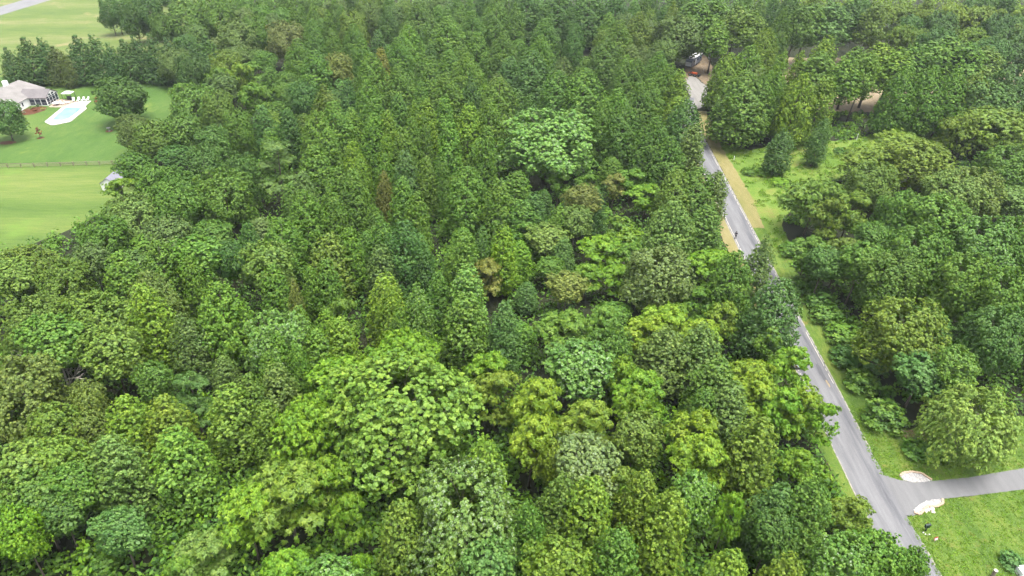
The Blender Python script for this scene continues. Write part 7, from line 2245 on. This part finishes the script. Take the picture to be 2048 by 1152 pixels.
for v in bm.verts: v.co = Vector((v.co.x * .88, v.co.y * 1.0 + .015, max(v.co.z, -.02) * 1.15 + 1.665))
mesh_obj('hair', bm, flat('dark_hair', (34, 28, 26), .9), pr_, True)
for s_ in (-1, 1):
    hv = [(s_ * .13, -.26, 1.20), (s_ * .10, -.32, 1.215)]; he = [(0, 1)]; hr = [.03, .036]
    for k in range(4): hv += [(s_ * (.075 + k * .018), -.36, 1.235 - k * .012), (s_ * (.055 + k * .016), -.385 + k * .004, 1.215 - k * .012)]; he += [(1, 2 + 2 * k), (2 + 2 * k, 3 + 2 * k)]; hr += [.010, .008]
    hv += [(s_ * .08, -.33, 1.25), (s_ * .055, -.35, 1.26)]; he += [(1, 10), (10, 11)]; hr += [.011, .009]
    skin('hand', hv, he, hr, SKIN_, pr_, 0, 1)
o = bx('remote_controller', (-.08, -.05, 0), (.08, .05, .035), flat('grey_plastic', (150, 150, 154)), None, .01); o.location = (47.1 + .38 * math.sin(math.radians(-12)), 125.3 - .38 * math.cos(math.radians(-12)), 1.265); tag(o, 'small grey controller held by the person on the road', 'controller')
# ------------------------------------------------------------------ dead trees
def dead_tree(name, loc, H, seed, lean, lab):
    rr = random.Random(seed); bm = bmesh.new()
    def grow(p, d, L_, r, lv):
        q = p + d * L_; mid = p.lerp(q, .5) + Vector((rr.uniform(-.06, .06), rr.uniform(-.06, .06), 0)) * L_; tube(bm, [p, mid, q], [r, r * .8, r * .55], 6 if lv < 2 else 4)
        if lv >= 4: return
        for k in range(4 if lv < 2 else 3):
            nd = (d + Vector((rr.uniform(-.9, .9) + lean[0], rr.uniform(-.9, .9) + lean[1], rr.uniform(-.25, .5)))).normalized(); grow(p.lerp(q, rr.uniform(.35, 1.0)), nd, L_ * rr.uniform(.5, .75), r * .5, lv + 1)
    grow(Vector((0, 0, -.1)), Vector((.04, 0, 1)), H * .5, .012 * H + .05, 0)
    r_ = tag(empty(name, loc), lab, 'tree'); mesh_obj('branches', bm, DEADWOOD, r_, True)
dead_tree('dead_tree', (-66.3, 76.6, 0), 12.5, 3, (.35, 0), 'bare dead tree with pale branches beside the big tan-green left-edge crown')
dead_tree('dead_tree', (-69.0, 78.6, 0), 11.0, 8, (0, 0), 'thin bare dead tree behind the larger dead one at the left')
dead_tree('dead_tree', (88.0, 122.5, 0), 10.0, 12, (0, 0), 'small bare dead tree in the dark gap of the roadside woods')

# rough grass tufts standing out of the front yard
yr = random.Random(21); tufts = []
for k in range(5200):
    x, y = 49.5 + yr.random() ** 1.3 * 28, yr.uniform(40, 75)
    if (inside(x, y, POLY['yard_s']) or inside(x, y, POLY['yard_n']) or inside(x, y, POLY['verge_g'])) and not any(inside(x, y, POLY[q]) for q in ('drive', 'island_n', 'island_s')): tufts.append((x, y, yr.uniform(.3, .8), yr.uniform(.06, .22), yr.choice(['yg', 'yb', 'br', 'yo', 'yg'])))
mass('grass', tufts, 16, .07, 'rough tufted grass of the front yard', 'grass', 8, False)

# ------------------------------------------------------------------ haze
bm = bmesh.new(); box(bm, (-700, -60, -1), (700, 520, 74)); hz = mesh_obj('haze', bm, None)
t = NT('haze'); pv = t.n('ShaderNodeVolumePrincipled'); pv.inputs['Color'].default_value = (.85, .92, 1, 1); pv.inputs['Density'].default_value = HAZE; pv.inputs['Anisotropy'].default_value = .2
t.l(pv.outputs[0], t.out.inputs['Volume']); hz.data.materials.append(t.m); tag(hz, 'thin summer haze over the whole woods', 'haze', kind='stuff')
